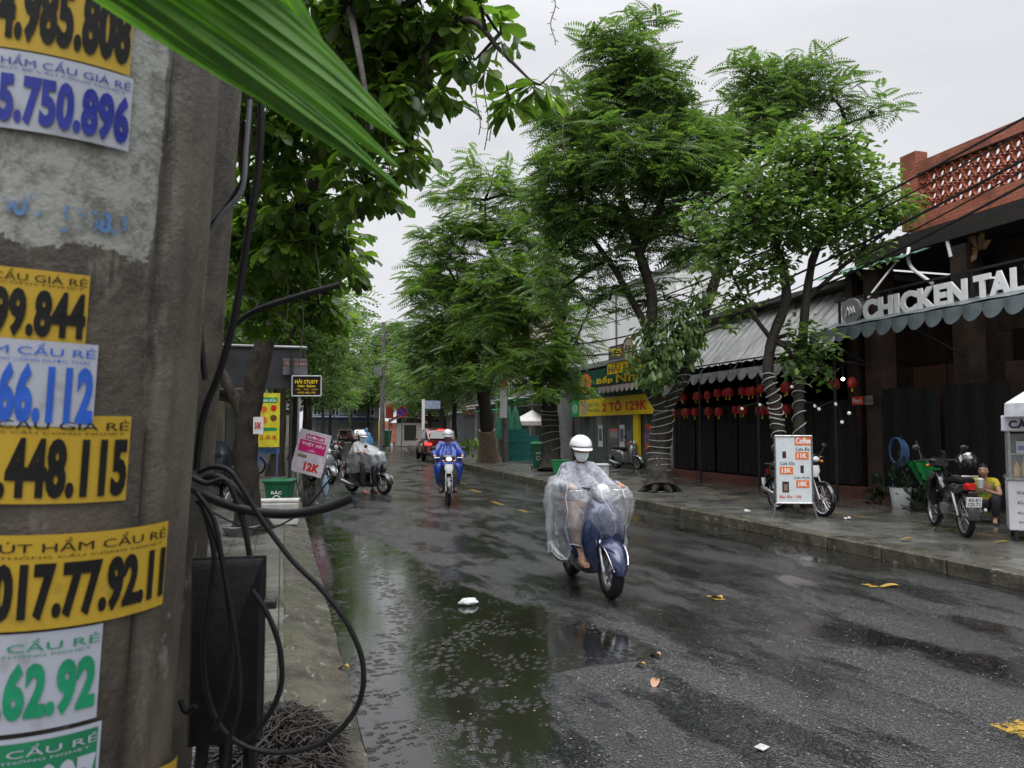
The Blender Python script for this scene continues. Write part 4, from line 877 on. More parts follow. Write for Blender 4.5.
def poncho(label,loc,rz,mat,secs,seg=110,fold=.05,ph=0,cat='poncho',name='poncho',drop=None,hood=None,hem=True):
    """secs: (z, cx, half width, ymin, ymax, fold, front_raise)"""
    t=thing(name,label,cat,loc,rz); rs=[]; n=len(secs); rr_=random.Random(int(ph*10)+5); kk=[rr_.choice([3,5,7,9,11,13]) for _ in range(5)]; pp=[rr_.random()*6 for _ in range(5)]
    sub=[]
    for i in range(n-1):
        for q in range(7):
            u=q/7; u=u*u*(3-2*u)*.5+u*.5; sub.append([a+(b-a)*u for a,b in zip(secs[i],secs[i+1])])
    sub.append(list(secs[-1]))
    for i,(z,cx,hw,y0,y1,fo,fr) in enumerate(sub):
        ring=[]
        for k in range(seg):
            a=2*pi*k/seg; f=1+fo*sum(sin(kk[j]*a+pp[j]+z*(2+j))*(.5,.45,.35,.3,.2)[j] for j in range(5))
            x=cx+hw*f*cos(a); y=(y0+y1)/2+(y1-y0)/2*f*sin(a); zz=z+fr*max(0,sin(a))**2+fo*.25*sin(kk[1]*a+pp[0])
            cr_=fo*.55; nv_=mnoise.noise_vector(Vector((x*5.5,y*5.5,zz*3.5+ph*7)))+mnoise.noise_vector(Vector((x*13,y*13,zz*8+ph*7)))*.45; x+=nv_.x*cr_; y+=nv_.y*cr_; zz+=nv_.z*cr_*.6
            ring.append((x,y,zz))
        rs.append(ring)
    mb=MB(); mb.rings(rs,cap=False); o=mb.build('sheet',mat,t,ang=180,fix=False)
    if hem:
        mb=MB(); mb.tube([Vector(p) for p in rs[-1]]+[Vector(rs[-1][0])],.003,5,cap=False); mb.build('hem',WHFILM,t,fix=False)
        cr=MB()
        for a0,a1 in((24,32),(44,40),(72,80),(14,9)):
            pts=[Vector(rs[min(len(rs)-1,8+int((len(rs)-9)*u/8))][int(a0+(a1-a0)*u/8+1.4*sin(u*1.3))%seg])*1.0+Vector((0,.004,0)) for u in range(9)]; cr.tube(pts,[.0005+.0022*math.sin(pi*u/8) for u in range(9)],5,cap=False)
        cr.build('crease',WHFILM,t,fix=False)
    if hood: mb=MB(); mb.ell(hood[0],hood[1],20,10,z0=-.8,z1=.25); mb.build('hood',mat,t,ang=180)
    return t
WHFILM=M('white_film_edge',(.78,.8,.85),.2,var=.1,coat=.5)
poncho('clear plastic rain poncho spread over the masked rider and the navy scooter front',LM,RM,FILM,[
 (1.25,0,.085,-.38,-.19,.03,0),(1.215,0,.17,-.43,-.14,.07,0),(1.15,0,.225,-.48,-.08,.09,0),(1.08,0,.30,-.53,.16,.10,.0),(1.02,0,.36,-.58,.47,.09,.0),(.93,0,.395,-.64,.56,.07,.0),(.78,.0,.40,-.70,.57,.09,.02),(.60,.0,.385,-.76,.56,.10,.05),(.44,0,.36,-.80,.53,.12,.12),(.33,-.0,.34,-.82,.48,.14,.21)],fold=.06,ph=1.1)
# blue rain suit rider
BRS=M('blue_rain_suit',(.012,.045,.30),.3,var=.35,vs=9,bump=.5,bs=14,bd=.02,coat=.3)
HG=M('grey_helmet',(.5,.51,.54),.25,var=.1,coat=.7)
person('person in bright blue rain suit and open grey helmet riding the white and black motorbike',LB,RB,ride(hx=.34,hy=.29,foot_z=.26,foot_y=.0,knee=.3,dz=.0),BRS,BRS,shoe=M('dark_shoes',(.03,.03,.03),.5),helmet=(HG,'half'),coat_r=.06,trouser_r=.04)
poncho('bright blue rain jacket skirt blowing over the blue rider knees',LB,RB,BRS,[(1.27,0,.16,-.46,-.2,.03,0),(1.15,0,.27,-.5,-.1,.05,0),(1.0,0,.27,-.55,.05,.06,0),(.85,0,.27,-.6,.14,.09,0),(.74,0,.27,-.62,.18,.12,.05)],ph=2.3,hem=False)
# grey poncho rider
GRP=M('dark_olive_clothes',(.06,.06,.05),.7,var=.3)
person('person in frosted grey poncho with white helmet on the grey scooter turning at the left',LGY,RGY,ride(hx=.33,hy=.28,foot_z=.06,foot_y=-.0,knee=.36,dz=-.02),M('beige_shirt',(.4,.36,.3),.7),GRP,shoe=M('tan_sandals',(.4,.22,.15),.6),helmet=(HW,'half'),mask=MK)
poncho('frosted grey poncho stretched from the turning rider over the handlebars',LGY,RGY,HAZY,[(1.33,0,.08,-.38,-.2,.02,0),(1.24,0,.22,-.46,-.1,.05,0),(1.12,0,.31,-.52,.28,.05,0),(1.0,0,.36,-.6,.52,.06,0),(.8,0,.35,-.66,.55,.08,0),(.62,0,.31,-.7,.5,.10,.06),(.5,0,.28,-.7,.45,.12,.12)],ph=3.7,hem=False)
# bystanders
def stand(h=1.65,walk=.0):
    k=h/1.7
    J={'pelvis':(0,0,.93),'belly':(0,.01,1.1),'chest':(0,0,1.28),'neck':(0,.01,1.45),'head':(0,.025,1.575),'face':(0,1,-.1)}
    for s,n in((-1,'L'),(1,'R')):
        J['sh'+n]=(s*.17,0,1.38); J['el'+n]=(s*.23,-.02+s*walk*.3,1.11); J['wr'+n]=(s*.24,.07+s*walk*.5,.88); J['ha'+n]=(s*.24,.09+s*walk*.5,.80); J['grip'+n]=(0,.6,-.3)
        J['hip'+n]=(s*.09,0,.88); J['kn'+n]=(s*.1,.03-s*walk*.4,.48); J['an'+n]=(s*.1,-.02-s*walk,.09+(0.03 if walk and s>0 else 0)); J['to'+n]=(s*.11,.13-s*walk,.04)
    return J
c=G(366,458); ponL=M('pale_blue_poncho',(.12,.3,.55),.35,var=.25,bump=.3,bs=12)
person('person in pale blue poncho standing in the street behind the grey poncho rider',(c.x,c.y,0),R(10),stand(),ponL,M('dark_trousers',(.03,.03,.04),.8),shoe=M('dark_shoes',(.03,.03,.03),.5),coat_r=.04)
poncho('pale blue rain poncho of the person standing farther up the street',(c.x,c.y,0),R(10),ponL,[(1.71,0,.05,-.06,.03,.0,0),(1.69,0,.09,-.10,.07,.0,0),(1.58,0,.105,-.12,.09,.0,0),(1.47,0,.10,-.10,.08,.02,0),(1.40,0,.24,-.16,.14,.05,0),(1.1,0,.36,-.25,.25,.08,0),(.7,0,.38,-.3,.3,.12,0),(.5,0,.4,-.3,.3,.14,0)],ph=5.2,hem=False)
# the seated man at the right
JS={'pelvis':(0,-.06,.36),'belly':(0,.0,.5),'chest':(0,.08,.66),'neck':(0,.13,.82),'head':(0,.17,.935),'face':(0,1,-.1)}
for s,n in((-1,'L'),(1,'R')):
    JS['sh'+n]=(s*.17,.09,.74); JS['hip'+n]=(s*.09,-.02,.34); JS['kn'+n]=(s*.2,.36,.48); JS['an'+n]=(s*.17,.30,.09); JS['to'+n]=(s*.18,.44,.045)
JS.update({'elL':(-.25,.22,.52),'wrL':(-.07,.37,.60),'haL':(-.03,.42,.62),'elR':(.30,.20,.53),'wrR':(.30,.42,.56),'haR':(.28,.49,.55)})
c=G(987,523,.14); v=Vector((-c.x,-c.y)); c2=c
sm=person('man in yellow and green shirt sitting low on a stool between motorbike and drinks cart',(c.x,c.y,.14),math.atan2(v.y,v.x)-pi/2-R(8),JS,M('yellow_green_shirt',(.58,.42,.03),.7,col2=(.03,.22,.07),vs=2.5,lo=.40,hi=.47),M('dark_trousers',(.03,.03,.04),.8),shoe=M('dark_shoes',(.03,.03,.03),.5),sleeve='short',scale=.88)
st=thing('plastic_stool','low dark plastic stool under the seated man','stool',(c.x,c.y,.14),math.atan2(v.y,v.x)-pi/2-R(8))
mb=MB(); mb.box((0,-.06,.235),(.3,.3,.03),bev=.012); mb.build('seat',M('dark_blue_plastic',(.02,.03,.08),.4),st)
for sx in(-1,1):
    for sy in(-1,1): mb=MB(); mb.cyl((sx*.11,-.06+sy*.11,.225),(sx*.14,-.06+sy*.14,0),.02,.016,8); mb.build('leg',M('dark_blue_plastic',(.02,.03,.08),.4),st)
bt=thing('plastic_cup','clear plastic cup with white lid held by the seated man','cup',tuple(Matrix.Translation((c.x,c.y,.14))@Matrix.Rotation(math.atan2(v.y,v.x)-pi/2-R(8),4,'Z')@Vector((-.0,.46,.575))))
mb=MB(); mb.cyl((0,0,0),(0,0,.13),.033,.045,16); mb.build('cup',M('milky_plastic',(.6,.6,.62),.25,var=.1),bt); mb=MB(); mb.ell((0,0,.13),(.047,.047,.02),16,6,z0=0,z1=1); mb.build('lid',WHT,bt)
# ================================================================ buildings
DKW=M('near_black_timber',(.018,.014,.012),.6,var=.5,vs=3,col2=(.04,.026,.018),bump=.3,bs=12)  # near-black brown timber with random tone variation
BRK=None
def brickmat(name,c1,c2,mort,sc=1):
    m,nt,p,o=nodes(name); L=nt.links; tcn=nt.nodes.new('ShaderNodeTexCoord'); mp=nt.nodes.new('ShaderNodeMapping'); mp.inputs['Rotation'].default_value=(R(90),0,R(90)); 
    sx=nt.nodes.new('ShaderNodeSeparateXYZ'); cx=nt.nodes.new('ShaderNodeCombineXYZ'); L.new(tcn.outputs['Object'],sx.inputs[0]); L.new(fmath(nt,'ADD',sx.outputs[0],sx.outputs[1]),cx.inputs[0]); L.new(sx.outputs[2],cx.inputs[1])
    b=nt.nodes.new('ShaderNodeTexBrick'); b.inputs['Scale'].default_value=sc; b.inputs['Brick Width'].default_value=.22; b.inputs['Row Height'].default_value=.07; b.inputs['Mortar Size'].default_value=.008
    b.inputs['Color1'].default_value=rgba(c1); b.inputs['Color2'].default_value=rgba(c2); b.inputs['Mortar'].default_value=rgba(mort); L.new(cx.outputs[0],b.inputs['Vector'])
    L.new(mix(nt,mrange(nt,noise(nt,2,6,.65),.38,.62),mix(nt,1.0,b.outputs['Color'],(.55,.52,.5),'MULTIPLY'),b.outputs['Color']),p.inputs['Base Color']); p.inputs['Roughness'].default_value=.6
    L.new(bumpn(nt,fmath(nt,'MULTIPLY',b.outputs['Fac'],-1.0),.5,.01),p.inputs['Normal']); return m
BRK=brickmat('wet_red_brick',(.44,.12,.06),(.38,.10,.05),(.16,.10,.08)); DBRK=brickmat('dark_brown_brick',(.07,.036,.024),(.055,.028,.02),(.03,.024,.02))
TER=M('terracotta',(.46,.13,.065),.6,var=.35,vs=7,bump=.2)
def scallops(mb,X,y0,y1,z0,z1,n,depth=.16,th=.012,lean=.0,seg=7):
    w_=(y1-y0)/n
    for i in range(n):
        a=y0+i*w_; f=[];b=[]
        for k in range(seg+1):
            t=k/seg; y=a+w_*t; zz=z0-depth*math.sin(pi*t)**.7; bul=.04*math.sin(pi*t)
            f.append((X-bul-lean,y,zz)); b.append((X-bul*.5,y,z1))
        mb.rings([b,f],cap=False,close=False)
# ---- the corner restaurant with the brick terrace
rest=thing('restaurant_building','dark restaurant building with red breeze block brick terrace above white CHICKEN TALK lettering','building',(12.8,9,0))
mb=MB(); mb.box((16.6,9.2,2.8),(.3,9.4,5.4)); mb.box((14.2,13.75,2.6),(4.6,.2,5.1)); mb.build('wall',DKW,rest,True)
mb=MB(); mb.box((13.9,9.0,5.35),(3.9,9.2,.35)); mb.build('ceiling_slab',M('dark_underside',(.03,.027,.025),.7),rest,True)  # slab has a near-black base colour
mb=MB(); mb.box((12.55,8.4,5.78),(.22,8.2,.5)); mb.box((12.55,8.3,6.98),(.26,8.0,.24)); mb.box((12.552,12.5,6.55),(.30,.42,1.6)); mb.build('brick_band',BRK,rest,True)
mb=MB(); nb=33
for i in range(nb):
    for j in range(4):
        y=12.2-i*.205; z=6.13+j*.2
        mb.torus((12.55,y,z),.082,.02,'X',10,5,3.2)
        mb.box((12.55,y-.102,z+.1),(.14,.05,.05),Euler((R(45),0,0)))
mb.build('breeze_block_screen',TER,rest,True,ang=50)
for i,(y,wd) in enumerate([(13.2,.45),(11.0,.35),(8.6,.5)]):
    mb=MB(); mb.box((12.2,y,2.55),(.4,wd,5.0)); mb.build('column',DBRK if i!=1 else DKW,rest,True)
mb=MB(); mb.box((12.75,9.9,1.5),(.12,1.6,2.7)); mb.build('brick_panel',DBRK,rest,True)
mb=MB(); mb.box((12.6,11.9,1.6),(.06,1.6,2.6)); mb.box((12.55,11.9,1.6),(.04,.08,2.6)); mb.build('door',M('dark_door_wood',(.05,.024,.015),.5,stretch=(1,8,1)),rest,True)
mb=MB(); mb.box((14.2,9.2,.13),(4.8,9.2,.1)); mb.build('floor_slab',M('dark_wet_tile',(.05,.045,.04),.25),rest,True)
# dim interior things seen under the awning
mb=MB(); mb.box((12.9,8.2,4.3),(.1,5.5,1.7)); mb.build('fascia',DKW,rest,True)
lf=MB()
for k,(a,l) in enumerate([(20,.42),(70,.5),(120,.45),(165,.38),(-15,.35),(-60,.3)]):
    q=XP(978,250,12.2); e=q+Vector((-.1,cos(R(a))*l,sin(R(a))*l)); m_=q.lerp(e,.5)
    n_=Vector((0,-sin(R(a)),cos(R(a))))*.09; lf.add([q,m_+n_,e,m_-n_,m_+Vector((-.04,0,0))],[(0,1,4),(1,2,4),(2,3,4),(3,0,4)])
lf.build('wall_ornament',M('dry_palm_brown',(.16,.085,.035),.6),rest,True,smooth=False)
# sign
sg=thing('shop_sign','white block letters CHICKEN TALK standing over the scalloped grey awning','sign',(11,10,3.7))
mb=MB(); mb.box((11.1,9.6,3.74),(.05,7.2,.05)); mb.box((11.1,9.6,4.28),(.05,7.2,.04))
for y in (6.3,8.1,9.9,11.7,13.1): mb.box((11.1,y,4.0),(.04,.04,.56))
mb.build('rail',STEEL,sg,True)
LW=M('white_sign_letters',(.86,.86,.86),.35,var=.08)
ya=XP(863,306,11).y; yb=XP(967,290,11).y; yc=XP(974,290,11).y; yd=XP(1027,285,11).y
rt=Vector((0,-1,0)); up=Vector((0,0,1))
for wd,a,b in (('CHICKEN',ya,yb),('TALK',yc,yc-(yc-yd)*1.36)):
    V,Fs,_=tmesh(wd,.05); mb=MB(); text_into(mb,wd,(10.98,a,3.74),rt,up,a-b,.46,.05,th=.0); 
    o_=mb.v[:]; mb=MB(); text_into(mb,wd,(11.02,a,3.74),rt,up,a-b,.42,.05,th=.035); mb.build('lettering',LW,sg,True,smooth=False)
c=XP(852,307,11); mb=MB(); mb.cyl((11.02,c.y,4.0),(10.96,c.y,4.0),.26,seg=28); mb.build('round_logo',M('grey_disc',(.28,.28,.29),.4),sg,True)
mb=MB()
for k in range(3): mb.tube([(10.94,c.y+.12-.1*k,3.9+.02*k),(10.94,c.y+.06-.08*k,4.08),(10.94,c.y-.02-.06*k,3.95)],.018,5)
mb.build('logo_mark',LW,sg,True)
# awning
aw=thing('scalloped_awning','grey scalloped sheet awning below the CHICKEN TALK letters','awning',(10.6,10,3.4))
AWM=M('grey_green_canvas',(.135,.165,.175),.4,var=.3,vs=4,bump=.1); 
mb=MB(); scallops(mb,10.45,6.2,13.25,3.47,3.6,19,.15); mb.build('valance',AWM,aw,True,fix=False,ang=60)
mb=MB(); mb.rings([[(10.46,6.2+i*.415,3.62+(.02 if i%2 else 0)) for i in range(18)],[(11.3,6.2+i*.415,3.86+(.02 if i%2 else 0)) for i in range(18)]],cap=False,close=False); mb.build('roof_sheet',AWM,aw,True,fix=False)
mb=MB()
for y in (6.3,8.6,10.9,13.2): mb.tube([(10.47,y,3.56),(12.1,y,3.75)],.02,6); mb.tube([(10.6,y,3.53),(12.1,y,2.9)],.015,6)
mb.tube([(10.47,6.2,3.55),(10.47,13.25,3.55)],.02,6); mb.build('frame',STEEL,aw,True)
# drooping white hose on the eave and white diagonal props
def tubething(name,label,cat,pts,r,mat,group=None,sm=True):
    mb=MB(); mb.tube(smoothpts([Vector(p) for p in pts],6) if sm else pts,r,8); o=mb.build(name,mat,ang=80); tag(o,label,cat,group); return o
tubething('drain_hose','loose pale drain hose curling down beside the first letter','hose',[XP(909,248,11.9),XP(908,258,11.8),XP(912,268,11.7),XP(922,276,11.6),XP(932,283,11.4)],.035,WHT)
tubething('support_rod','pale diagonal prop rod left of the hose above the letters','rod',[XP(904,252,12.0),XP(868,298,11.3)],.022,WHT,sm=False)
tubething('tube_lamp','short white tube lamp hanging under the brick terrace','lamp',[XP(947,240,12.0),XP(951,257,12.0)],.035,WHT,sm=False)
# ---- neighbouring eatery with lanterns
eat=thing('lantern_eatery','low dark eatery with translucent grey canopy, black screens and red brick ledge','building',(12,17,0))
mb=MB(); mb.box((14.8,17.6,2.4),(.2,8.2,4.6)); mb.box((13.4,21.6,2.4),(3,.2,4.6)); mb.build('wall',M('dark_red_wall',(.03,.010,.009),.7,var=.4),eat,True)
mb=MB(); mb.box((13.6,17.6,4.95),(3.0,8.4,.12)); mb.build('roof',M('rusty_roof_sheet',(.12,.11,.10),.5,var=.5),eat,True)
mb=MB(); mb.box((13.3,17.6,3.1),(2.8,8.0,.1)); mb.build('ceiling',M('dark_red_wall',(.045,.014,.012),.7),eat,True)
SCR=M('black_mesh_screen',(.014,.013,.013),.7,var=.5,vs=5,stretch=(1,6,.4),bump=.3,bs=20)
for i in range(7):
    y=13.55+i*1.12; mb=MB(); n_=16
    mb.rings([[(11.85+.035*sin(k*1.4+i)*(1-.3*j),y+1.1*k/n_,.42+j*1.85) for k in range(n_+1)] for j in (0,.5,1)],cap=False,close=False); mb.build('screen',SCR,eat,True,fix=False)
for i in range(3):
    y=12.9-i*1.5; mb=MB(); mb.rings([[(11.95+.03*sin(k*1.7+i),y-1.4*k/12,.35+j*2.1) for k in range(13)] for j in (0,1)],cap=False,close=False)
    if i<2: mb.build('screen',SCR,eat,True,fix=False)
mb=MB(); mb.box((11.85,17.0,.27),(.35,9.6,.22)); mb.build('brick_ledge',brickmat('wet_dark_brick',(.16,.045,.028),(.12,.035,.024),(.06,.04,.035)),eat,True)
CANM=M('dirty_translucent_sheet',(.27,.27,.255),.35,var=.5,vs=1.6,stretch=(1,2.5,.5),col2=(.13,.13,.12),bump=.1,bs=6)
mb=MB(); ny=90
mb.rings([[(x,13.2+8.0*k/ny,z+.02*sin(k*1.6)) for k in range(ny+1)] for x,z in ((10.85,3.28),(11.4,3.8),(12.0,4.4),(12.5,4.86))],cap=False,close=False); mb.build('canopy_sheet',CANM,eat,True,fix=False,ang=60)
mb=MB()
for z in (3.1,3.32): mb.tube([(10.8,13.2,z),(10.8,21.2,z)],.02,6)
for i in range(17): mb.tube([(10.8,13.2+i*.5,3.1),(10.8,13.2+i*.5,3.32)],.014,5)
for i in range(6): mb.tube([(10.8,13.2+i*1.6,3.1),(12.3,13.2+i*1.6,2.9)],.02,6); mb.tube([(10.7,13.2+i*1.6,3.1),(12.4,13.2+i*1.6+.7,4.75)],.018,6)
for y in (13.3,16.0,18.7,21.1): mb.tube([(11.1,y,.15),(11.1,y,3.2)],.035,8)
mb.build('truss',STEEL,eat,True)
mb=MB(); scallops(mb,10.72,13.2,21.2,2.98,3.1,18,.17); mb.build('valance',M('silver_tarpaulin',(.30,.30,.30),.3,var=.4,vs=6),eat,True,fix=False,ang=60)
mb=MB(); mb.rings([[(11.6,11.6+3.0*k/30,5.0+.03*sin(k*1.57)) for k in range(31)],[(12.9,11.6+3.0*k/30,5.45+.03*sin(k*1.57)) for k in range(31)]],cap=False,close=False); mb.build('green_roof_edge',M('green_roof_sheet',(.10,.22,.17),.4,var=.3),eat,True,fix=False,ang=60)
# menu and sign boards
def board(name,label,cat,org,right,up_,w_,h_,th,base,lines,post=None,group=None,edge=None):
    """org lower-left-front corner"""
    right=Vector(right).normalized(); up_=Vector(up_).normalized(); n_=right.cross(up_); org=Vector(org)
    t=thing(name,label,cat,tuple(org+right*w_/2),0,group)
    A=[org,org+right*w_,org+right*w_+up_*h_,org+up_*h_]; mb=MB(); mb.rings([[p-n_*th for p in A],A]); mb.build('panel',base,t,True,smooth=False)
    if edge:
        mb=MB(); e_=.015
        for i in range(4): mb.tube([A[i]+n_*.003,A[(i+1)%4]+n_*.003],e_,6)
        mb.build('frame',edge,t,True)
    for l in lines:
        if l[0]=='rect': 
            _,x,y,ww,hh,m_=l; mb=MB(); o_=org+right*x*w_+up_*y*h_+n_*.004; mb.quad(o_,o_+right*ww*w_,o_+right*ww*w_+up_*hh*h_,o_+up_*hh*h_); mb.build('printed_block',m_,t,True,smooth=False,fix=False)
        elif l[0]=='oval':
            _,x,y,ww,hh,m_=l; o_=org+right*(x+ww/2)*w_+up_*(y+hh/2)*h_+n_*.005; mb=MB(); mb.add([o_+right*ww/2*w_*cos(2*pi*k/28)+up_*hh/2*h_*sin(2*pi*k/28) for k in range(28)],[tuple(range(28))]); mb.build('printed_emblem',m_,t,True,smooth=False,fix=False)
        else:
            tx,x,y,ww,hh,m_,bo=l; mb=MB(); text_into(mb,tx,org+right*x*w_+up_*y*h_+n_*.008,right,up_,ww*w_,hh*h_,bo); mb.build('lettering',m_,t,True,smooth=False,fix=False)
    return t
REDI=M('red_print',(.62,.035,.02),.4,var=.1); ORI=M('orange_print',(.75,.16,.03),.4,var=.1); YELI=M('yellow_print',(.78,.55,.02),.4,var=.12); PNK=M('magenta_print',(.68,.02,.20),.4,var=.1); GRI=M('green_print',(.02,.30,.10),.4,var=.1); WHI=M('white_print',(.8,.8,.8),.4,var=.05); DKI=M('dark_print',(.03,.03,.03),.4,var=.1); DGN=M('dark_green_panel',(.012,.075,.05),.4,var=.2,vs=2); BWN=M('brown_print',(.18,.07,.03),.4)
rtx=Vector((0,-1,0)); 
b0=XP(851,406,11.75); board('menu_board','small red and white board hanging high on the black screen','sign',(11.78,b0.y,b0.z),rtx,up,.62,.2,.02,DKI,[('rect',0,.1,.55,.9,REDI),('Pino\'s',.06,.25,.42,.6,WHI,.01),('rect',.62,.1,.36,.9,M('grey_print',(.3,.3,.3),.4)),('Rice',.66,.25,.3,.6,DKI,.01)])
# lanterns
LR=M('red_lantern_cloth',(.22,.012,.010),.5,var=.35,vs=9,emit=0); m_=LR.node_tree.nodes['Principled BSDF']; m_.inputs['Emission Color'].default_value=(1,.05,.02,1); m_.inputs['Emission Strength'].default_value=.02
def lantern():
    t=thing('red_lantern','red cloth lantern hanging in the rows under the eatery canopy','lantern',(0,0,0),0,'red lanterns under the eatery canopy')
    mb=MB(); rs=[]
    for i in range(9):
        p=i/8; r=.055+.075*math.sin(pi*(p*.8+.1)); r+=(.03*(1-p)**3)
        rs.append([(r*cos(2*pi*k/14)*(1+.04*(k%2)),r*sin(2*pi*k/14)*(1+.04*(k%2)),-.30+.26*p) for k in range(14)])
    mb.rings(rs); mb.build('shade',LR,t)
    mb=MB(); mb.tube([(0,0,-.02),(0,0,.26)],.005,4); mb.cyl((0,0,-.045),(0,0,-.02),.05,seg=10); mb.build('hanger',STEEL,t)
    mb=MB(); mb.tube([(0,0,-.3),(0,0,-.42)],[.015,.025],6); mb.build('tassel',YELI,t)
    return t
ln=lantern(); first=True
for row,(z,X,ps) in enumerate([(2.72,11.25,[664,671,679,686,693,700,708,715,723,731,739,747,756,764,773,782,791,838,850]),(2.25,11.55,[667,675,683,690,698,706,714,722,731,739,748,757,766,775,784])]):
    for px in ps:
        q=XP(px,400,X); o=ln if first else copy_tree(ln); first=False; o.location=(X+random.uniform(-.15,.15),q.y,z+random.uniform(-.03,.03)); o.rotation_euler=(0,0,random.random()*3); o.scale=(random.uniform(.68,.86),)*2+(random.uniform(.7,.86),); WM[o.name]=Matrix()
# string bulbs
BUL=M('white_bulb',(.85,.85,.82),.2,var=0,emit=.15)
t=thing('string_lights','sagging string of small white bulbs around the sign trees','string lights',(11,14,2.6)); P=[XP(x,y,10.2) for x,y in ((742,407),(760,403),(771,411),(792,385),(800,399),(815,404),(819,407),(836,402),(842,420),(849,411))]
mb=MB(); mb.tube(smoothpts(P,5),.012,5); mb.build('cord',BLK,t,True)
for p in P: mb=MB(); mb.ell(p+Vector((0,0,-.04)),.035,10,6); mb.build('bulb',BUL,t,True)
c=XP(843,379,11.0); lamp=thing('lit_bulb','small bright bulb shining among the lanterns','lamp',tuple(c)); mb=MB(); mb.ell((0,0,0),.035,12,8); mb.build('bulb',M('shining_bulb',(1,.98,.92),.3,var=0,emit=14),lamp); mb=MB(); mb.cyl((0,0,.03),(0,0,.3),.012); mb.build('socket',STEEL,lamp)
# boards leaning by the tree
for i,(px,w_,col) in enumerate([(690,.3,'a'),(697,.28,'b'),(703,.24,'a')]):
    g=G(px,473,.14); mb=MB(); mb.T=Matrix.Translation((g.x+.3,g.y,.14))@Matrix.Rotation(R(8),4,'Y')@Matrix.Rotation(R(4*i-4),4,'X'); mb.box((0,0,1.0-.1*i),(.04,w_,2.0-.2*i),bev=.008)
    o=mb.build('timber_board',M('weathered_board_'+col,(.15,.11,.07) if col=='a' else (.10,.075,.05),.6,var=.5,stretch=(1,9,.6))); tag(o,['tallest brown board leaning on the eatery corner','middle brown board leaning on the eatery corner','shortest board of the leaning timber, nearest the black screens'][i],'board',group='boards leaning on the eatery corner')
g=G(681,476,.14); mb=MB(); mb.T=Matrix.Translation((g.x,g.y,.14))@Matrix.Rotation(R(-22),4,'X'); mb.box((0,0,.28),(.04,.5,.56),bev=.006); o=mb.build('grey_slab',M('grey_slab',(.2,.19,.17),.6)); tag(o,'grey square slab tilted against the foot of the leaning boards','slab')
# ---- green shop
gs=thing('green_shop','shop front with glass doors and warm yellow interior under the green fascia','building',(12.6,28,0))
mb=MB(); mb.box((15.6,28.3,2.1),(.2,10.0,4.2)); mb.box((14,33.2,2.1),(3.2,.25,4.2)); mb.box((14,23.2,2.1),(3.2,.25,4.2)); mb.box((14.1,28.2,4.3),(3.3,10.2,.2)); mb.build('wall',M('grey_plaster_wall',(.26,.26,.26),.6,var=.3,vs=2),gs,True)
mb=MB(); mb.box((12.55,33.1,1.4),(.4,1.0,2.8)); mb.build('pillar',M('grey_plaster_wall',(.26,.26,.26),.6),gs,True)
mb=MB(); mb.box((14.8,28.2,1.5),(.1,9.5,2.6)); mb.build('interior_display',M('glowing_shop_interior',(.35,.30,.10),.6,var=.7,vs=2.2,col2=(.06,.09,.04),emit=0),gs,True)
m_=MC['glowing_shop_interior'].node_tree.nodes['Principled BSDF']; m_.inputs['Emission Color'].default_value=(.8,.6,.15,1); m_.inputs['Emission Strength'].default_value=.16  # display wall itself glows, standing in for the shop's own lighting
SG=M('shop_glass',(.5,.55,.52),.06,var=0,trans=.85)
for i in range(7):
    y=24.0+i*1.2; mb=MB(); mb.box((12.75,y+.6,1.2),(.02,1.12,1.95)); mb.build('window',SG,gs,True)
    mb=MB(); mb.box((12.74,y,1.2),(.06,.06,2.0)); mb.build('mullion',ALU,gs,True)
mb=MB(); mb.box((12.6,25.7,1.2),(.1,.45,2.1)); mb.build('yellow_column',YELI,gs,True)
for y,m2 in ((29.3,WHI),(27.2,WHI),(25.0,M('poster_red',(.6,.1,.05),.4))):
    mb=MB(); mb.box((12.7,y,1.35),(.02,.45,.9)); mb.build('poster',m2,gs,True); mb=MB(); mb.box((12.685,y,1.4),(.01,.3,.5)); mb.build('poster_print',M('poster_print',(.25,.2,.35),.5,var=.8,vs=9),gs,True)
ya=XP(572,390,12.5).y; yb=XP(655,390,12.5).y; L_=ya-yb
board('fascia_sign','dark green fascia with orange oval emblem over the yellow banner','sign',(12.48,ya,2.95),rtx,up,L_,1.15,.1,DGN,[('oval',.13,.2,.16,.72,ORI),('Bếp',.36,.42,.2,.3,YELI,.03),('Nhà',.60,.42,.3,.3,YELI,.03)])
mb=MB(); c=Vector((12.46,ya-.21*L_,3.6))
for a,b_ in (((0,.2),(0,.05)),((-.13,.1),(.14,.13)),((0,.05),(-.14,-.22)),((0,.05),(.13,-.22)),((-.1,-.02),(.1,-.05))): mb.tube([c+Vector((0,-a[0],a[1])),c+Vector((0,-b_[0],b_[1]))],.03,5)
o=mb.build('emblem_strokes',BWN); o.parent=bpy.data.objects['fascia_sign']; o.data.transform(WM['fascia_sign'].inverted())
board('price_banner','yellow and green banner with red lettering 2 TÔ 129K below the green fascia','banner',(12.44,ya,2.18),rtx,up,L_,.72,.03,YELI,[('rect',0,0,.13,1,GRI),('oval',.02,.2,.09,.6,M('pale_green_print',(.3,.55,.35),.4)),('rect',.15,.1,.09,.8,M('tan_print',(.5,.4,.28),.4)),('Bún Chả',.26,.55,.14,.25,GRI,.01),('Nem Nướng',.26,.2,.14,.25,GRI,.01),('2 TÔ 129K',.44,.2,.5,.62,REDI,.04)])
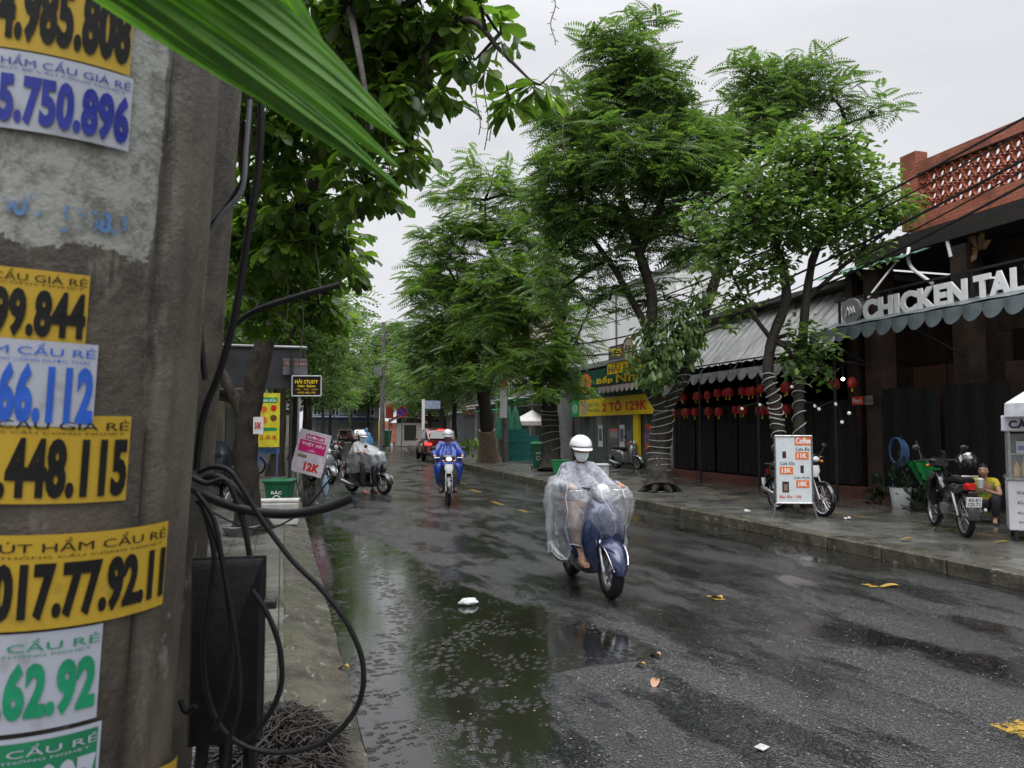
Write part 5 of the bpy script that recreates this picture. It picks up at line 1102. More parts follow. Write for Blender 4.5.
# roof sign of the shop
y1=XP(607,360,12.2).y; y2=XP(640,360,12.2).y
board('roof_sign','yellow stylised letters on a small truss above the green fascia','sign',(12.2,y1,3.75),rtx,up,y1-y2,.45,.04,YELI,[('HẢI SẢN',.05,.15,.9,.7,BWN,.04)],edge=STEEL)
y3=XP(609,360,12.1).y;y4=XP(624,360,12.1).y
rf=board('roof_sign','yellow TA letters in a black frame beside the round white sign','sign',(12.1,y3,4.3),rtx,up,y3-y4,.5,.04,M('dark_grey_panel',(.12,.12,.12),.5),[('TẠ',.08,.12,.84,.76,YELI,.08)],edge=STEEL)
c=XP(629,349,12.0); rs_=thing('round_sign','round white disc sign with brown rim above the shop roof letters','sign',tuple(c)); mb=MB(); mb.cyl((-.04,0,0),(.04,0,0),.42,seg=32); mb.build('disc',M('cream_disc',(.5,.48,.42),.4),rs_); mb=MB(); mb.torus((-.04,0,0),.42,.03,'X',32,8); mb.build('rim',BWN,rs_)
mb=MB(); text_into(mb,'Bia',(-.045,.24,-.02),(0,-1,0),(0,0,1),.48,.2,.02); mb.build('lettering',BWN,rs_,smooth=False,fix=False); mb=MB(); mb.tube([(0,0,-.42),(0,0,-.9)],.03,6); mb.build('post',STEEL,rs_)
# small scalloped canopy in front of fascia
t=thing('small_awning','short dark awning with pale scallops over the green fascia','awning',(12,27,3.3)); mb=MB(); scallops(mb,12.0,XP(640,390,12).y,XP(598,390,12).y,3.18,3.3,9,.16); mb.build('valance',M('pinkish_scallops',(.34,.29,.29),.5),t,True,fix=False); mb=MB(); mb.box((12.2,(XP(640,390,12).y+XP(598,390,12).y)/2,3.34),(.45,5.0,.05)); mb.build('roof_sheet',STEEL,t,True)
# tall white building behind
wb_=thing('white_building','tall plain pale grey rendered building rising behind the green shop','building',(17,29,0))
PLA=M('pale_render',(.80,.80,.80),.7,var=.15,vs=.8,stretch=(1,1,.3),bump=.1,bs=8)
mb=MB(); mb.box((14.95,30.4,3.75),(2.3,11.2,7.7)); mb.build('wall',PLA,wb_,True)
mb=MB(); mb.box((14.95,30.4,7.68),(2.5,11.4,.16)); mb.build('parapet',M('stained_coping',(.28,.28,.27),.7),wb_,True)
mb=MB(); mb.tube([(13.78,30,4.4),(13.78,30,7.5)],.05,8); mb.build('downpipe',LNT,wb_,True)
# side building beyond with ledge and tents
def shophouse(label,X0,X1,Y0,Y1,H,wall,face,floors=3,win=GLS,trim=WHT,shut=None,awn=None,signm=None,signtxt=None,green=False):
    """face: +1 when the street side is at X0 looking -X, -1 when at X1 looking +X, 0 when the front looks -Y"""
    t=thing('shophouse',label,'building',((X0+X1)/2,(Y0+Y1)/2,0))
    mb=MB(); mb.box(((X0+X1)/2,(Y0+Y1)/2,H/2),(X1-X0,Y1-Y0,H)); mb.build('wall',wall,t,True)
    mb=MB(); mb.box(((X0+X1)/2,(Y0+Y1)/2,H+.1),(X1-X0+.3,Y1-Y0+.3,.24)); mb.build('parapet',trim,t,True)
    DG=M('window_dark_glass',(.03,.04,.045),.08,var=.1,coat=.4)
    Lf=(Y1-Y0) if face else (X1-X0); nw=max(1,int(Lf/2.4)); fh=3.3
    def bx(u,z,su,sz,d,off):  # on the facade
        if face==1: return (X0-off,Y0+u,z),(d,su,sz)
        if face==-1: return (X1+off,Y0+u,z),(d,su,sz)
        return (X0+u,Y0-off,z),(su,d,sz)
    for fl in range(1,int(H/fh)):
        zc=fl*fh+1.55
        for i in range(nw):
            u=Lf*(i+.5)/nw; c_,s_=bx(u,zc,1.1,1.5,.06,.02); mb=MB(); mb.box(c_,s_); w_=mb.build('window',DG,t,True)
            mb=MB(); 
            for du in(-.58,0,.58): c_,s_=bx(u+du,zc,.07,1.62,.07,.05); mb.box(c_,s_)
            for dz in(-.8,.2,.8): c_,s_=bx(u,zc+dz,1.2,.07,.06,.052); mb.box(c_,s_)
            mb.build('frame',trim,w_,True)
        c_,s_=bx(Lf/2,fl*fh+.45,Lf*.96,.12,.9,.45); mb=MB(); mb.box(c_,s_); mb.build('balcony',trim,t,True)
        mb=MB(); c_,s_=bx(Lf/2,fl*fh+1.35,Lf*.96,.05,.05,.87); mb.box(c_,s_)
        for k in range(int(Lf/.25)): c_,s_=bx(.2+k*.25,fl*fh+.93,.025,.85,.025,.87); mb.box(c_,s_)
        mb.build('railing',STEEL,t,True)
    c_,s_=bx(Lf/2,1.45,Lf*.8,2.7,.08,.03); mb=MB(); mb.box(c_,s_); mb.build('shutter',shut or M('grey_shutter',(.14,.15,.15),.5,var=.4,stretch=(1,1,14)),t,True)
    if awn: 
        c_,s_=bx(Lf/2,3.05,Lf*.95,.1,1.9,.95); mb=MB(); mb.box(c_,s_,Euler((0,R(8)*(-face),0))); mb.build('awning',awn,t,True)
    if signm:
        c_,s_=bx(Lf/2,3.6,Lf*.8,.8,.1,.1); mb=MB(); mb.box(c_,s_); sgn=mb.build('sign_panel',signm,t,True)
        if signtxt:
            rt_={1:(0,-1,0),-1:(0,1,0),0:(1,0,0)}[face]; o_={1:(X0-.17,Y1-Lf*.2,3.38),-1:(X1+.17,Y0+Lf*.2,3.38),0:(X0+Lf*.2,Y0-.17,3.38)}[face]
            mb=MB(); text_into(mb,signtxt,o_,rt_,(0,0,1),Lf*.6,.45,.03); mb.build('lettering',WHI,sgn,True,smooth=False,fix=False)
    return t
W1=M('cream_wall',(.40,.36,.27),.7,var=.3,vs=1); W2=M('grey_wall',(.24,.25,.26),.7,var=.35,vs=1); W3=M('beige_wall',(.33,.30,.25),.7,var=.3,vs=1); W4=M('dark_timber_wall',(.07,.055,.045),.6,var=.4,vs=2); W5=M('blue_grey_wall',(.16,.2,.23),.7,var=.3,vs=1)
shophouse('grey house between the white building and the tree row',15.2,24,38,46,6.6,W2,1,awn=STEEL)
shophouse('cream house farther along behind the crates and green umbrellas',15.6,25,47,56,9.9,W1,1,awn=GRI)
shophouse('beige house with balconies behind the power pole',17,26,58,68,9.9,W3,1,signm=DGN)
shophouse('blue grey house near the end of the right hand row',19,28,70,82,13.2,W5,1,signm=REDI)
shophouse('pale wide house closing the right hand row',21.5,32,84,100,9.9,W2,1)
shophouse('dark timber fronted house facing down the street at the bend',17.5,23.5,112,122,13.2,W4,0,green=True)
shophouse('cream house beside the timber house at the bend',24,31,114,124,10,W1,0)
shophouse('grey block at the far end of the street on the left',4,15.5,128,138,10,W2,0,signm=M('blue_panel',(.05,.12,.35),.4))
c=YP(411,397,111.7); board('wall_sign','green square sign on the timber house at the bend','sign',(c.x-1.1,111.8,c.z-1.2),(1,0,0),up,5.2,4.4,.15,M('bright_green_panel',(.05,.33,.2),.4,emit=.0),[('Cà Phê',.15,.5,.7,.22,WHI,.02),('rect',.25,.2,.5,.14,WHI)])
for lab,a,b,h,m2,k in (('blue grey house on the left beyond the awning',28,40,7,W5,STEEL),('cream house on the left side mid street',41,54,10,W1,None),('grey house on the left with dark awning far along',55,70,7,W2,STEEL),('beige house farthest on the left side',72,92,10,W3,None)):
    shophouse(lab,-14+cv((a+b)/2),-4.2+cv((a+b)/2),a,b,h,m2,-1,awn=k,signm=DGN if k else None)
shophouse('low shop on the left pavement under the dark awning',-12,-4.0,6,26,7,W3,-1)
# low wall and grey annex right of tree B
an=thing('annex','low light grey annex with a small dark window beside the green shop','building',(14.5,35.8,0)); mb=MB(); mb.box((15.6,35.6,1.9),(2.8,4.6,3.5)); mb.build('wall',W2,an,True); mb=MB(); mb.box((14.18,36.4,2.4),(.05,.9,.8)); mb.build('window',M('window_dark_glass',(.03,.04,.045),.08,var=.1,coat=.4),an,True); mb=MB(); mb.box((15.5,35.6,3.72),(3.2,5,.12)); mb.build('roof',STEEL,an,True)
# ---- left awning
la=thing('black_awning','dark grey awning reaching over the left pavement behind the leaning tree','awning',(-2,13,2.4)); 
AWD=M('black_canvas',(.035,.036,.04),.5,var=.35,vs=4,bump=.2,bs=10)
za=DP(270,335,13).z; zb_=DP(270,384,13).z
mb=MB(); mb.box((-2.1,15.5,(za+zb_)/2),(4.9,.1,za-zb_-.05)); mb.box((.36,17.2,(za+zb_)/2),(.1,3.4,za-zb_-.3)); mb.build('valance',AWD,la,True)
mb=MB(); mb.box((-2.1,17.2,za+.0),(4.9,3.5,.06)); mb.build('roof_sheet',LNT,la,True)
mb=MB(); mb.tube([(-4.6,15.42,za),(.42,15.42,za)],.025,6); mb.tube([(.42,15.42,za),(.42,18.9,za)],.025,6)
for x in (.36,-3.6): mb.tube([(x,18.7,.1),(x,18.7,za)],.03,8)
mb.build('frame',M('pale_metal_edge',(.4,.41,.42),.4),la,True)
b1=YP(283,360,15.3); board('awning_sign','faint dark strip sign with red lettering on the awning front','sign',(b1.x,15.34,b1.z-.28),(1,0,0),up,.46,.32,.02,M('dull_grey_print',(.11,.11,.12),.5),[('rect',0,.55,1,.3,M('dull_red_print',(.14,.05,.05),.5)),('TRÀ CHANH',.08,.6,.84,.2,M('grey_print',(.3,.3,.3),.4),.01)])
# black HAI STUDY sign on its post
q=G(303,488,.12); dd=14.6
h0=DP(292,396,dd); h1=DP(321,397,dd); rr_=(h1-h0); rr_.z=0
bs=board('hanging_sign','black framed sign with gold lettering hanging from a thin post by the left trees','sign',tuple(h0),rr_,up,rr_.length,(DP(292,376,dd).z-h0.z),.05,M('black_panel',(.015,.014,.012),.4),[('HẢI STUDY',.1,.62,.8,.24,YELI,.03),('Hair Salon',.2,.44,.6,.13,YELI,.02),('Cắt - Gội - Uốn',.12,.28,.76,.1,YELI,.0),('0905.442.190',.2,.12,.6,.1,YELI,.0)],edge=M('pale_metal_edge',(.4,.41,.42),.4))
mb=MB(); p_=h0-rr_*.03; mb.tube([(p_.x,p_.y+.08,.1),(p_.x,p_.y+.08,h0.z+.9)],.03,8); o=mb.build('post',STEEL,bs,True)
# pink sandwich sign, tilted
dd=16.0; o0=DP(290,470,dd); o1=DP(321,478,dd); u0=DP(300,429,dd); r_=o1-o0; u_=u0-o0
r_=r_.normalized(); u_=(u_-r_*u_.dot(r_)); hh=u_.length; ww=(o1-o0).length
ps=board('sandwich_sign','tilted pink and white sign reading BÁNH MÌ THỊT XÍU 12K','sign',tuple(o0),r_,u_,ww,hh*1.02,.03,M('pale_pink_panel',(.72,.66,.74),.4),[('rect',.22,.80,.6,.12,PNK),('BÁNH MÌ',.26,.82,.52,.08,WHI,.03),('rect',.08,.5,.84,.27,PNK),('THỊT XÍU',.14,.64,.72,.1,WHI,.04),('mềm',.4,.53,.22,.06,WHI,.01),('rect',.12,.36,.28,.07,M('olive_print',(.25,.2,.1),.5)),('12K',.38,.08,.5,.2,REDI,.06)])
g1=G(300,497,.02); g2=G(325,497,.0)
mb=MB(); mb.tube([o0+r_*.1,g1],.018,6); mb.tube([o0+r_*ww*.9,g2],.018,6); mb.tube([o0+u_*1.0+r_*.3-Vector((0,0,.1)),g1+Vector((-.1,.5,.02))],.018,6); mb.build('leg',ALU,ps,True)
jk=thing('post_wrap','pale blue plastic rag tied round the sandwich sign leg','rag',(g2.x,g2.y,0)); mb=MB(); mb.loftZ([(.05,.05,-.05,.05),(.2,.09,-.07,.07),(.4,.06,-.06,.05),(.52,.03,-.03,.03)],12); mb.build('cloth',M('pale_blue_rag',(.3,.4,.55),.5,bump=.6,bs=20),jk)
# yellow menu banner left
g=G(268,474,.12); dd=22.5; a=DP(257,447,dd); b=DP(279,447,dd); r_=b-a; r_.z=0
bn=board('menu_banner','tall yellow menu banner with small dish pictures between the two left trunks','banner',tuple(a),r_,up,r_.length,DP(257,393,dd).z-a.z,.03,M('bright_yellow_panel',(.75,.68,.05),.4),[('rect',.1,.82,.8,.1,GRI),('TRÀ SỮA',.15,.84,.7,.06,WHI,.03),('oval',.15,.64,.28,.12,ORI),('oval',.6,.66,.26,.12,REDI),('oval',.58,.48,.3,.12,BWN),('oval',.15,.44,.28,.12,ORI),('rect',.12,.3,.76,.06,GRI),('12K - 15K - 20K',.12,.14,.76,.08,REDI,.02)])
mb=MB(); 
for k_ in(.08,.92): p_=a+r_*k_; mb.tube([(p_.x,p_.y+.05,.12),(p_.x,p_.y+.05,a.z+1.5)],.02,6)
mb.box((a.x+r_.x/2,a.y+.1,a.z-.12),(r_.length,.05,.18)); mb.build('stand',M('blue_stand',(.1,.2,.42),.4),bn,True)
# little price card on the leaning tree
a=DP(253,434,10.7); b=DP(263,434,10.7); board('price_card','small white card with red 50K tied to the leaning tree trunk','sign',tuple(a),(b-a),up,(b-a).length,.24,.008,WHI,[('50K',.15,.3,.7,.4,REDI,.04)])
# coffee sign
a=G(776,517,.13); b=G(814,516,.13); a=DP(777,503,(a-Vector((0,0,CH))).dot(CM@Vector((0,0,-1)))); dpt=(G(795,518,.13)-Vector((0,0,CH))).dot(CM@Vector((0,0,-1)))
a=DP(776,503,dpt); b=DP(813,501,dpt-.05); r_=(b-a); r_.z=0; hz=DP(776,436,dpt).z-a.z
CUPM=M('cup_dark',(.05,.03,.025),.4)
cs=board('coffee_sign','white coffee price sign standing in front of the parked black motorbike','sign',tuple(a),r_,up,r_.length,hz,.04,M('white_sign_face',(.62,.66,.68),.4,var=.1),[('rect',.54,.86,.46,.14,ORI),('Coffee',.57,.885,.4,.09,WHI,.03),('Cafe Đá',.56,.78,.38,.05,DKI,0),('rect',.55,.65,.36,.11,ORI),('11K',.6,.67,.26,.07,WHI,.04),('Cafe Sữa',.13,.57,.4,.05,DKI,0),('rect',.12,.43,.36,.11,ORI),('13K',.17,.45,.26,.07,WHI,.04),('Cafe Muối',.5,.36,.42,.05,DKI,0),('rect',.56,.23,.35,.11,ORI),('18K',.61,.25,.25,.07,WHI,.04),('rect',.2,.67,.1,.1,CUPM),('rect',.68,.45,.09,.11,CUPM),('rect',.18,.16,.18,.16,CUPM),('rect',.22,.18,.1,.1,M('cup_tan',(.5,.35,.28),.4)),('Bạc Xỉu : 15K',.1,.07,.6,.05,REDI,.02)],edge=ALU)
mb=MB(); A_=a;B_=a+r_
for p_,s_ in((A_,-.06),(B_,.06)):
    mb.tube([p_+Vector((0,0,.0)),Vector((p_.x,p_.y,.14))+r_.normalized()*s_],.016,6); mb.tube([p_+Vector((0,0,.4)),Vector((p_.x+.35,p_.y+.4,.14))+r_.normalized()*s_*2],.016,6)
mb.build('leg',ALU,cs,True)
# ---- drinks cart
g=G(1010,541,.14); v=Vector((-g.x,-g.y,0)).normalized(); fr=Matrix.Rotation(R(3),3,'Z')@v; rc=Vector((-fr.y,fr.x,0)); fr=fr
ct=thing('drinks_cart','white drinks cart with CÀ PHÊ header and bottles behind glass at the right edge','cart',(g.x,g.y,.14),math.atan2(rc.y,rc.x))
W_=1.35
mb=MB(); mb.box((W_/2,.3,.47),(W_,.6,.66),bev=.01); mb.build('cabinet',M('white_panel',(.62,.63,.66),.35,var=.12,vs=3),ct)
mb=MB()
for i,tx in enumerate(['CÀ PHÊ ĐEN ĐÁ','CÀ PHÊ SỮA','CÀ PHÊ MUỐI','TRÀ TẮC XÍ MUỘI']): text_into(mb,tx,(.1,-.006,.62-.13*i),(1,0,0),(0,0,1),[.62,.5,.52,.7][i],.045,.02)
mb.build('lettering',K1,ct,smooth=False,fix=False)
for x in (.03,W_-.03):
    for y in (.03,.57): mb=MB(); mb.box((x,y,1.15),(.03,.03,.72)); mb.build('post',ALU,ct); mb=MB(); mb.cyl((x*.9+.05,y,0),(x*.9+.05,y,.15),.03); mb.build('leg',STEEL,ct)
mb=MB(); mb.box((W_/2,.3,.82),(W_+.04,.64,.04)); mb.build('counter',ALU,ct)
mb=MB(); mb.box((W_/2,.005,1.13),(W_-.08,.008,.56)); mb.build('glass',M('thin_glass',(.85,.9,.9),.03,var=0,alpha=.12),ct)
mb=MB(); mb.box((W_/2,.3,1.46),(W_+.06,.66,.04)); mb.build('roof_board',ALU,ct)
mb=MB(); mb.box((W_/2-.02,-.03,1.55),(W_+.06,.03,.2),bev=.006); hd_=mb.build('header',M('white_header',(.72,.73,.78),.35,var=.05),ct)
mb=MB(); text_into(mb,'CÀ PHÊ MANG ĐI',(.03,-.049,1.48),(1,0,0),(0,0,1),1.15,.13,.04); mb.build('lettering',M('navy_print',(.02,.03,.10),.4),hd_,smooth=False,fix=False)
bi=0
for j,(z,row) in enumerate(((.84,[(.12,.55,.28,.03),(.21,.7,.4,.05),(.3,.1,.35,.5),(.38,.5,.05,.05),(.46,.65,.3,.1),(.55,.1,.4,.15),(.64,.7,.6,.1),(.73,.4,.1,.3),(.83,.1,.2,.5),(.93,.6,.2,.05)]),)):
    for x,r1,g1_,b1 in row:
        bt=thing('drink_bottle','colourful drink bottle on the cart counter behind the glass','bottle',tuple((Matrix.Translation((g.x,g.y,.14))@Matrix.Rotation(math.atan2(rc.y,rc.x),4,'Z'))@Vector((x,.16+.06*(bi%2),z))),0,'drink bottles on the cart'); h_=.2+.05*(bi%3)
        mb=MB(); rs=[[(r*cos(2*pi*k/12),r*sin(2*pi*k/12),zz) for k in range(12)] for r,zz in ((.034,0),(.036,.02),(.036,h_*.65),(.016,h_*.85),(.014,h_*.95))]; mb.rings(rs); mb.build('bottle',M('drink_%d'%bi,(r1,g1_,b1),.25,var=.15,vs=20),bt); mb=MB(); mb.cyl((0,0,h_*.95),(0,0,h_*1.03),.017); mb.build('cap',WHT if bi%2 else REDI,bt); bi+=1
mb=MB(); mb.box((W_/2,.2,1.14),(W_-.1,.3,.015)); mb.build('shelf',ALU,ct)
for i in range(4):
    cn=thing('drink_carton','blue and white drink carton on the upper cart shelf','carton',tuple((Matrix.Translation((g.x,g.y,.14))@Matrix.Rotation(math.atan2(rc.y,rc.x),4,'Z'))@Vector((.17+.13*i,.15,1.15))),math.atan2(rc.y,rc.x),'drink cartons on the upper shelf'); mb=MB(); mb.box((0,0,.08),(.1,.07,.16),bev=.004); mb.build('box',WHT,cn); mb=MB(); mb.box((0,-.037,.07),(.07,.004,.06)); mb.build('label_print',K3,cn)
# parasol corner above the cart
q=DP(1019,412,9.6); pa=thing('cart_parasol','edge of a white parasol hanging over the cart header','parasol',(q.x+.75,q.y-.2,1.72)); mb=MB(); rs=[]
for r,z in ((.02,.62),(.5,.45),(.85,.22),(.86,.05)): rs.append([(r*cos(2*pi*k/8+.3),r*sin(2*pi*k/8+.3),z) for k in range(8)])
mb.rings(rs,cap=False); mb.build('canopy',M('white_canvas',(.66,.68,.72),.6),pa,ang=20,fix=False); mb=MB(); mb.tube([(0,0,-1.36),(0,0,.7)],.02,8); mb.build('pole',ALU,pa)
# ---- pot, hose, plants
g=G(901,508,.14); pt=thing('plant_pot','big white round plant pot on the pavement under the hose coil','plant pot',(g.x,g.y,.14))
rs=[[(r*cos(2*pi*k/28),r*sin(2*pi*k/28),z) for k in range(28)] for r,z in ((.13,0),(.15,.03),(.19,.35),(.2,.385),(.18,.385),(.17,.33))]; mb=MB(); mb.rings(rs); mb.build('pot',M('white_glazed_pot',(.6,.61,.62),.3,var=.15),pt)
mb=MB(); mb.cyl((0,0,.31),(0,0,.335),.17,seg=24); mb.build('soil',M('soil',(.03,.022,.015),.9),pt)
q=XP(898,450,g.x+.25); hs_=thing('hose_reel','blue garden hose coil hung on a stake above the white pot','hose',tuple(q)); mb=MB()
HO=M('blue_hose',(.07,.13,.28),.35,var=.2)
for k in range(6): 
    P=[(.02*(k-3),(.19+.012*k)*cos(a)*(.8+.02*k),(.24+.01*(k%3))*sin(a)-.01*k) for a in [2*pi*i/28 for i in range(29)]]; mb.tube([Vector(p) for p in P],.012,6)
mb.tube([Vector(p) for p in [(0,.12,-.2),(-.03,.14,-.5),(-.02,.12,-.8),(-.05,.1,-.95)]],.012,6); mb.build('coil',HO,hs_); mb=MB(); mb.tube([(.08,0,-1.3),(.08,0,.3)],.02,6); mb.tube([(.08,0,.2),(-.06,0,.22)],.012,6); mb.build('stake',STEEL,hs_)
# green folded parasol
g=G(938,507,.14); um=thing('folded_parasol','green folded parasol with pleats propped behind the motorbike seen from behind','parasol',(g.x,g.y,.14),0)
mb=MB(); rs=[]; ax_=Vector((-.22,.16,1)).normalized()
for i in range(9):
    t_=i/8; c_=ax_*(.05+.85*t_); r=.05+.19*t_**.9; rs.append([c_+Vector((r*(1+.25*(k%2))*cos(2*pi*k/20),r*(1+.25*(k%2))*sin(2*pi*k/20),0)) for k in range(20)])
mb.rings(rs); mb.build('canopy',M('green_parasol_cloth',(.02,.28,.07),.45,var=.3,vs=5),um,ang=20); mb=MB(); mb.tube([ax_*0,ax_*1.3],.015,6); mb.build('pole',ALU,um)
# grey cover on the scooter
o=poncho('wrinkled grey plastic sheet thrown over the scooter in the restaurant entrance',cvb.location[:],cvb.rotation_euler[2],HAZY,[(1.22,0,.03,-.05,.05,.0,0),(1.18,0,.2,-.3,.3,.12,0),(1.05,0,.33,-.7,.45,.14,0),(.8,0,.36,-.85,.5,.12,0),(.66,0,.37,-.88,.5,.12,0)],ph=7.7,cat='cover',name='bike_cover',hem=False)
# helmet on the rear-view bike
hp=Matrix.Translation(rb.location)@Matrix.Rotation(rb.rotation_euler[2],4,'Z')@Vector((.34,.2,1.0)); hl=thing('motorbike_helmet','black and white helmet hanging on the right handlebar of the motorbike seen from behind','helmet',tuple(hp),rb.rotation_euler[2])
mb=MB(); mb.ell((0,0,0),(.13,.16,.14),20,12,z0=-.6); mb.build('shell',M('black_white_helmet',(.02,.02,.02),.2,col2=(.6,.6,.6),vs=5,lo=.42,hi=.45,coat=.8),hl); mb=MB(); mb.ell((0,.03,-.0),(.132,.15,.05),20,6,z0=-.8,z1=.8); mb.build('visor',BLP,hl)
# covered dark motorbike on the left behind the pole
l,r_=toward((228,505),150,.12); underbone('dark motorbike with red tail under a black cover behind the posts on the left',l,r_,DRED)
poncho('black raincoat sheet draped over the motorbike behind the posts',l,r_,M('black_tarp',(.02,.024,.035),.4,var=.4,bump=.5,bs=9),[(1.28,0,.03,-.05,.05,0,0),(1.22,0,.2,-.3,.35,.1,0),(1.0,0,.33,-.7,.5,.1,0),(.7,0,.34,-.8,.5,.14,0),(.55,0,.35,-.8,.5,.14,0)],ph=6.2,name='bike_cover',cat='cover',hem=False)
g=G(240,535,.12); bs_=thing('metal_basin','shallow aluminium basin on the pavement left of the white block','basin',(g.x,g.y,.12)); mb=MB(); mb.rings([[(r*cos(2*pi*k/28),r*sin(2*pi*k/28),z) for k in range(28)] for r,z in ((.18,0),(.25,.12),(.27,.13),(.26,.135),(.23,.1),(.17,.012))]); mb.build('bowl',ALU,bs_)
# white block + bin
a=G(249,526,.12); b=G(297,525,.12); r_=b-a; L_=r_.length; wbk=thing('white_block','long white painted block lying across the left pavement in front of the green bin','block',tuple((a+b)/2),math.atan2(r_.y,r_.x)); mb=MB(); mb.box((0,.16,.17),(L_,.32,.34),bev=.015); mb.build('block',M('chipped_white_block',(.62,.61,.58),.6,var=.25,vs=6,bump=.4,bs=14),wbk)
mb=MB(); mb.box((.02,.16,.37),(L_*.96,.3,.05),bev=.01); mb.build('slab_top',M('chipped_white_block',(.62,.61,.58),.6),wbk)
BINM=M('green_bin_plastic',(.012,.12,.05),.35,var=.25,vs=6); 
def bin_(label,loc,rz,s=1,h=1.0,w=.5,lidm=BINM,txt=True):
    t=thing('wheelie_bin',label,'bin',loc,rz,None,s); mb=MB(); mb.rings([[(x*k,y*k+dy,z) for x,y in ((-w/2,-w/2),(w/2,-w/2),(w/2,w/2),(-w/2,w/2))] for z,k,dy in ((.06,.72,.02),(h*.88,.96,0),(h*.9,1.04,0),(h*.94,1.04,0))]); mb.build('body',BINM,t,smooth=False)
    mb=MB(); mb.rings([[(x*k,y*k,z) for x,y in ((-w/2,-w/2),(w/2,-w/2),(w/2,w/2),(-w/2,w/2))] for z,k in ((h*.945,1.1),(h*.97,1.1),(h*1.02,.85))]); mb.build('lid',lidm,t,smooth=False)
    mb=MB(); mb.tube([(-w*.4,w*.5,h*.9),(-w*.4,w*.66,h*.95),(w*.4,w*.66,h*.95),(w*.4,w*.5,h*.9)],.015,6); mb.build('handle',BINM,t)
    for s_ in(-1,1): mb=MB(); mb.cyl((s_*w*.42,w*.38,.09),(s_*w*.5,w*.38,.09),.09); mb.build('wheel',BLK,t)
    if txt:
        mb=MB(); text_into(mb,'RÁC',(-.09,-w*.47,h*.6),(1,0,0),(0,-.06,1),.18,.07,.03); mb.torus((0,-w*.45,h*.45),.07,.008,'Y',20,5); mb.build('printed_mark',WHI,t,smooth=False,fix=False)
    return t
g=DP(280,480,13.3); bin_('green wheelie bin behind the white block on the left pavement',(g.x,g.y,.12),YAW*.9,h=.62,w=.44)
g=G(541,471,.13); bin_('dark green wheelie bin with pale green lid left of the cord wrapped trunk',(g.x,g.y+.3,.13),YAW,h=1.02,w=.5,lidm=M('pale_green_lid',(.05,.33,.13),.4))
g=G(561,474,.13); tb=thing('green_tub','low bright green plastic tub behind the masked rider','tub',(g.x,g.y,.13),YAW); mb=MB(); mb.rings([[(x*k,y*k,z) for x,y in ((-.3,-.25),(.3,-.25),(.3,.25),(-.3,.25))] for z,k in ((0,.8),(.42,1),(.44,1.06),(.47,1.06),(.47,.98))]); mb.build('tub',M('bright_green_plastic',(.02,.27,.09),.35),tb,smooth=False)
g=G(597,477,.14); wx=thing('polystyrene_box','white polystyrene box with lid on the far pavement left of the big tree','box',(g.x,g.y+.2,.14),YAW); mb=MB(); mb.box((0,0,.17),(.86,.45,.34),bev=.02); mb.build('box',foam,wx); mb=MB(); mb.box((0,0,.37),(.9,.49,.07),bev=.02); mb.build('lid',foam,wx)
# teal crates
TEAL=M('teal_crate_plastic',(.02,.19,.17),.4,var=.25)
def crate():
    t=thing('plastic_crate','teal plastic crate in the stacks by the folded green parasols','crate',(0,0,0),YAW,'stacked teal crates'); mb=MB(); mb.box((0,0,.02),(.5,.36,.04))
    for x,y,a,b in ((0,-.17,.5,.02),(0,.17,.5,.02),(-.24,0,.02,.32),(.24,0,.02,.32)):
        for z,h in ((.06,.05),(.16,.03),(.26,.05)): mb.box((x,y,z),(a,b,h))
    for x in(-.24,.24):
        for y in(-.17,.17): mb.box((x,y,.145),(.045,.045,.28))
    for x in (-.12,0,.12): mb.box((x,-.172,.15),(.02,.018,.26))
    mb.box((0,-.164,.15),(.46,.006,.26)); mb.box((0,.164,.15),(.46,.006,.26)); mb.box((-.234,0,.15),(.006,.3,.26)); mb.box((.234,0,.15),(.006,.3,.26))
    mb.build('basket',TEAL,t,smooth=False); return t
cr=crate(); first=True; g=G(513,461,.14)
for i,(n_,dx) in enumerate(((5,0),(5,.62),(4,1.2))):
    for k_ in range(n_):
        o=cr if first else copy_tree(cr); first=False; o.location=(g.x+dx*.957+random.uniform(-.03,.03),g.y+dx*.3+random.uniform(-.03,.03),.14+k_*.3); o.rotation_euler=(0,0,YAW+random.uniform(-.08,.08))
for i,px in enumerate((507,514,521)):
    g=G(px,458,.14); t=thing('folded_parasol',['leftmost folded dark green parasol behind the teal crates','middle folded dark green parasol behind the teal crates','rightmost folded dark green parasol behind the teal crates'][i],'parasol',(g.x,g.y+1,.14),0,'folded green parasols'); mb=MB(); rs=[]
    for q_ in range(8):
        t_=q_/7; r=.34*(1-t_)**.7+.02; rs.append([(r*(1+.3*(k%2))*cos(2*pi*k/16),r*(1+.3*(k%2))*sin(2*pi*k/16),1.0+1.75*t_) for k in range(16)])
    mb.rings(rs); mb.build('canopy',M('dark_green_cloth',(.012,.10,.06),.6,var=.3),t,ang=15); mb=MB(); mb.tube([(0,0,0),(0,0,2.85)],.03,6); mb.build('pole',STEEL,t)
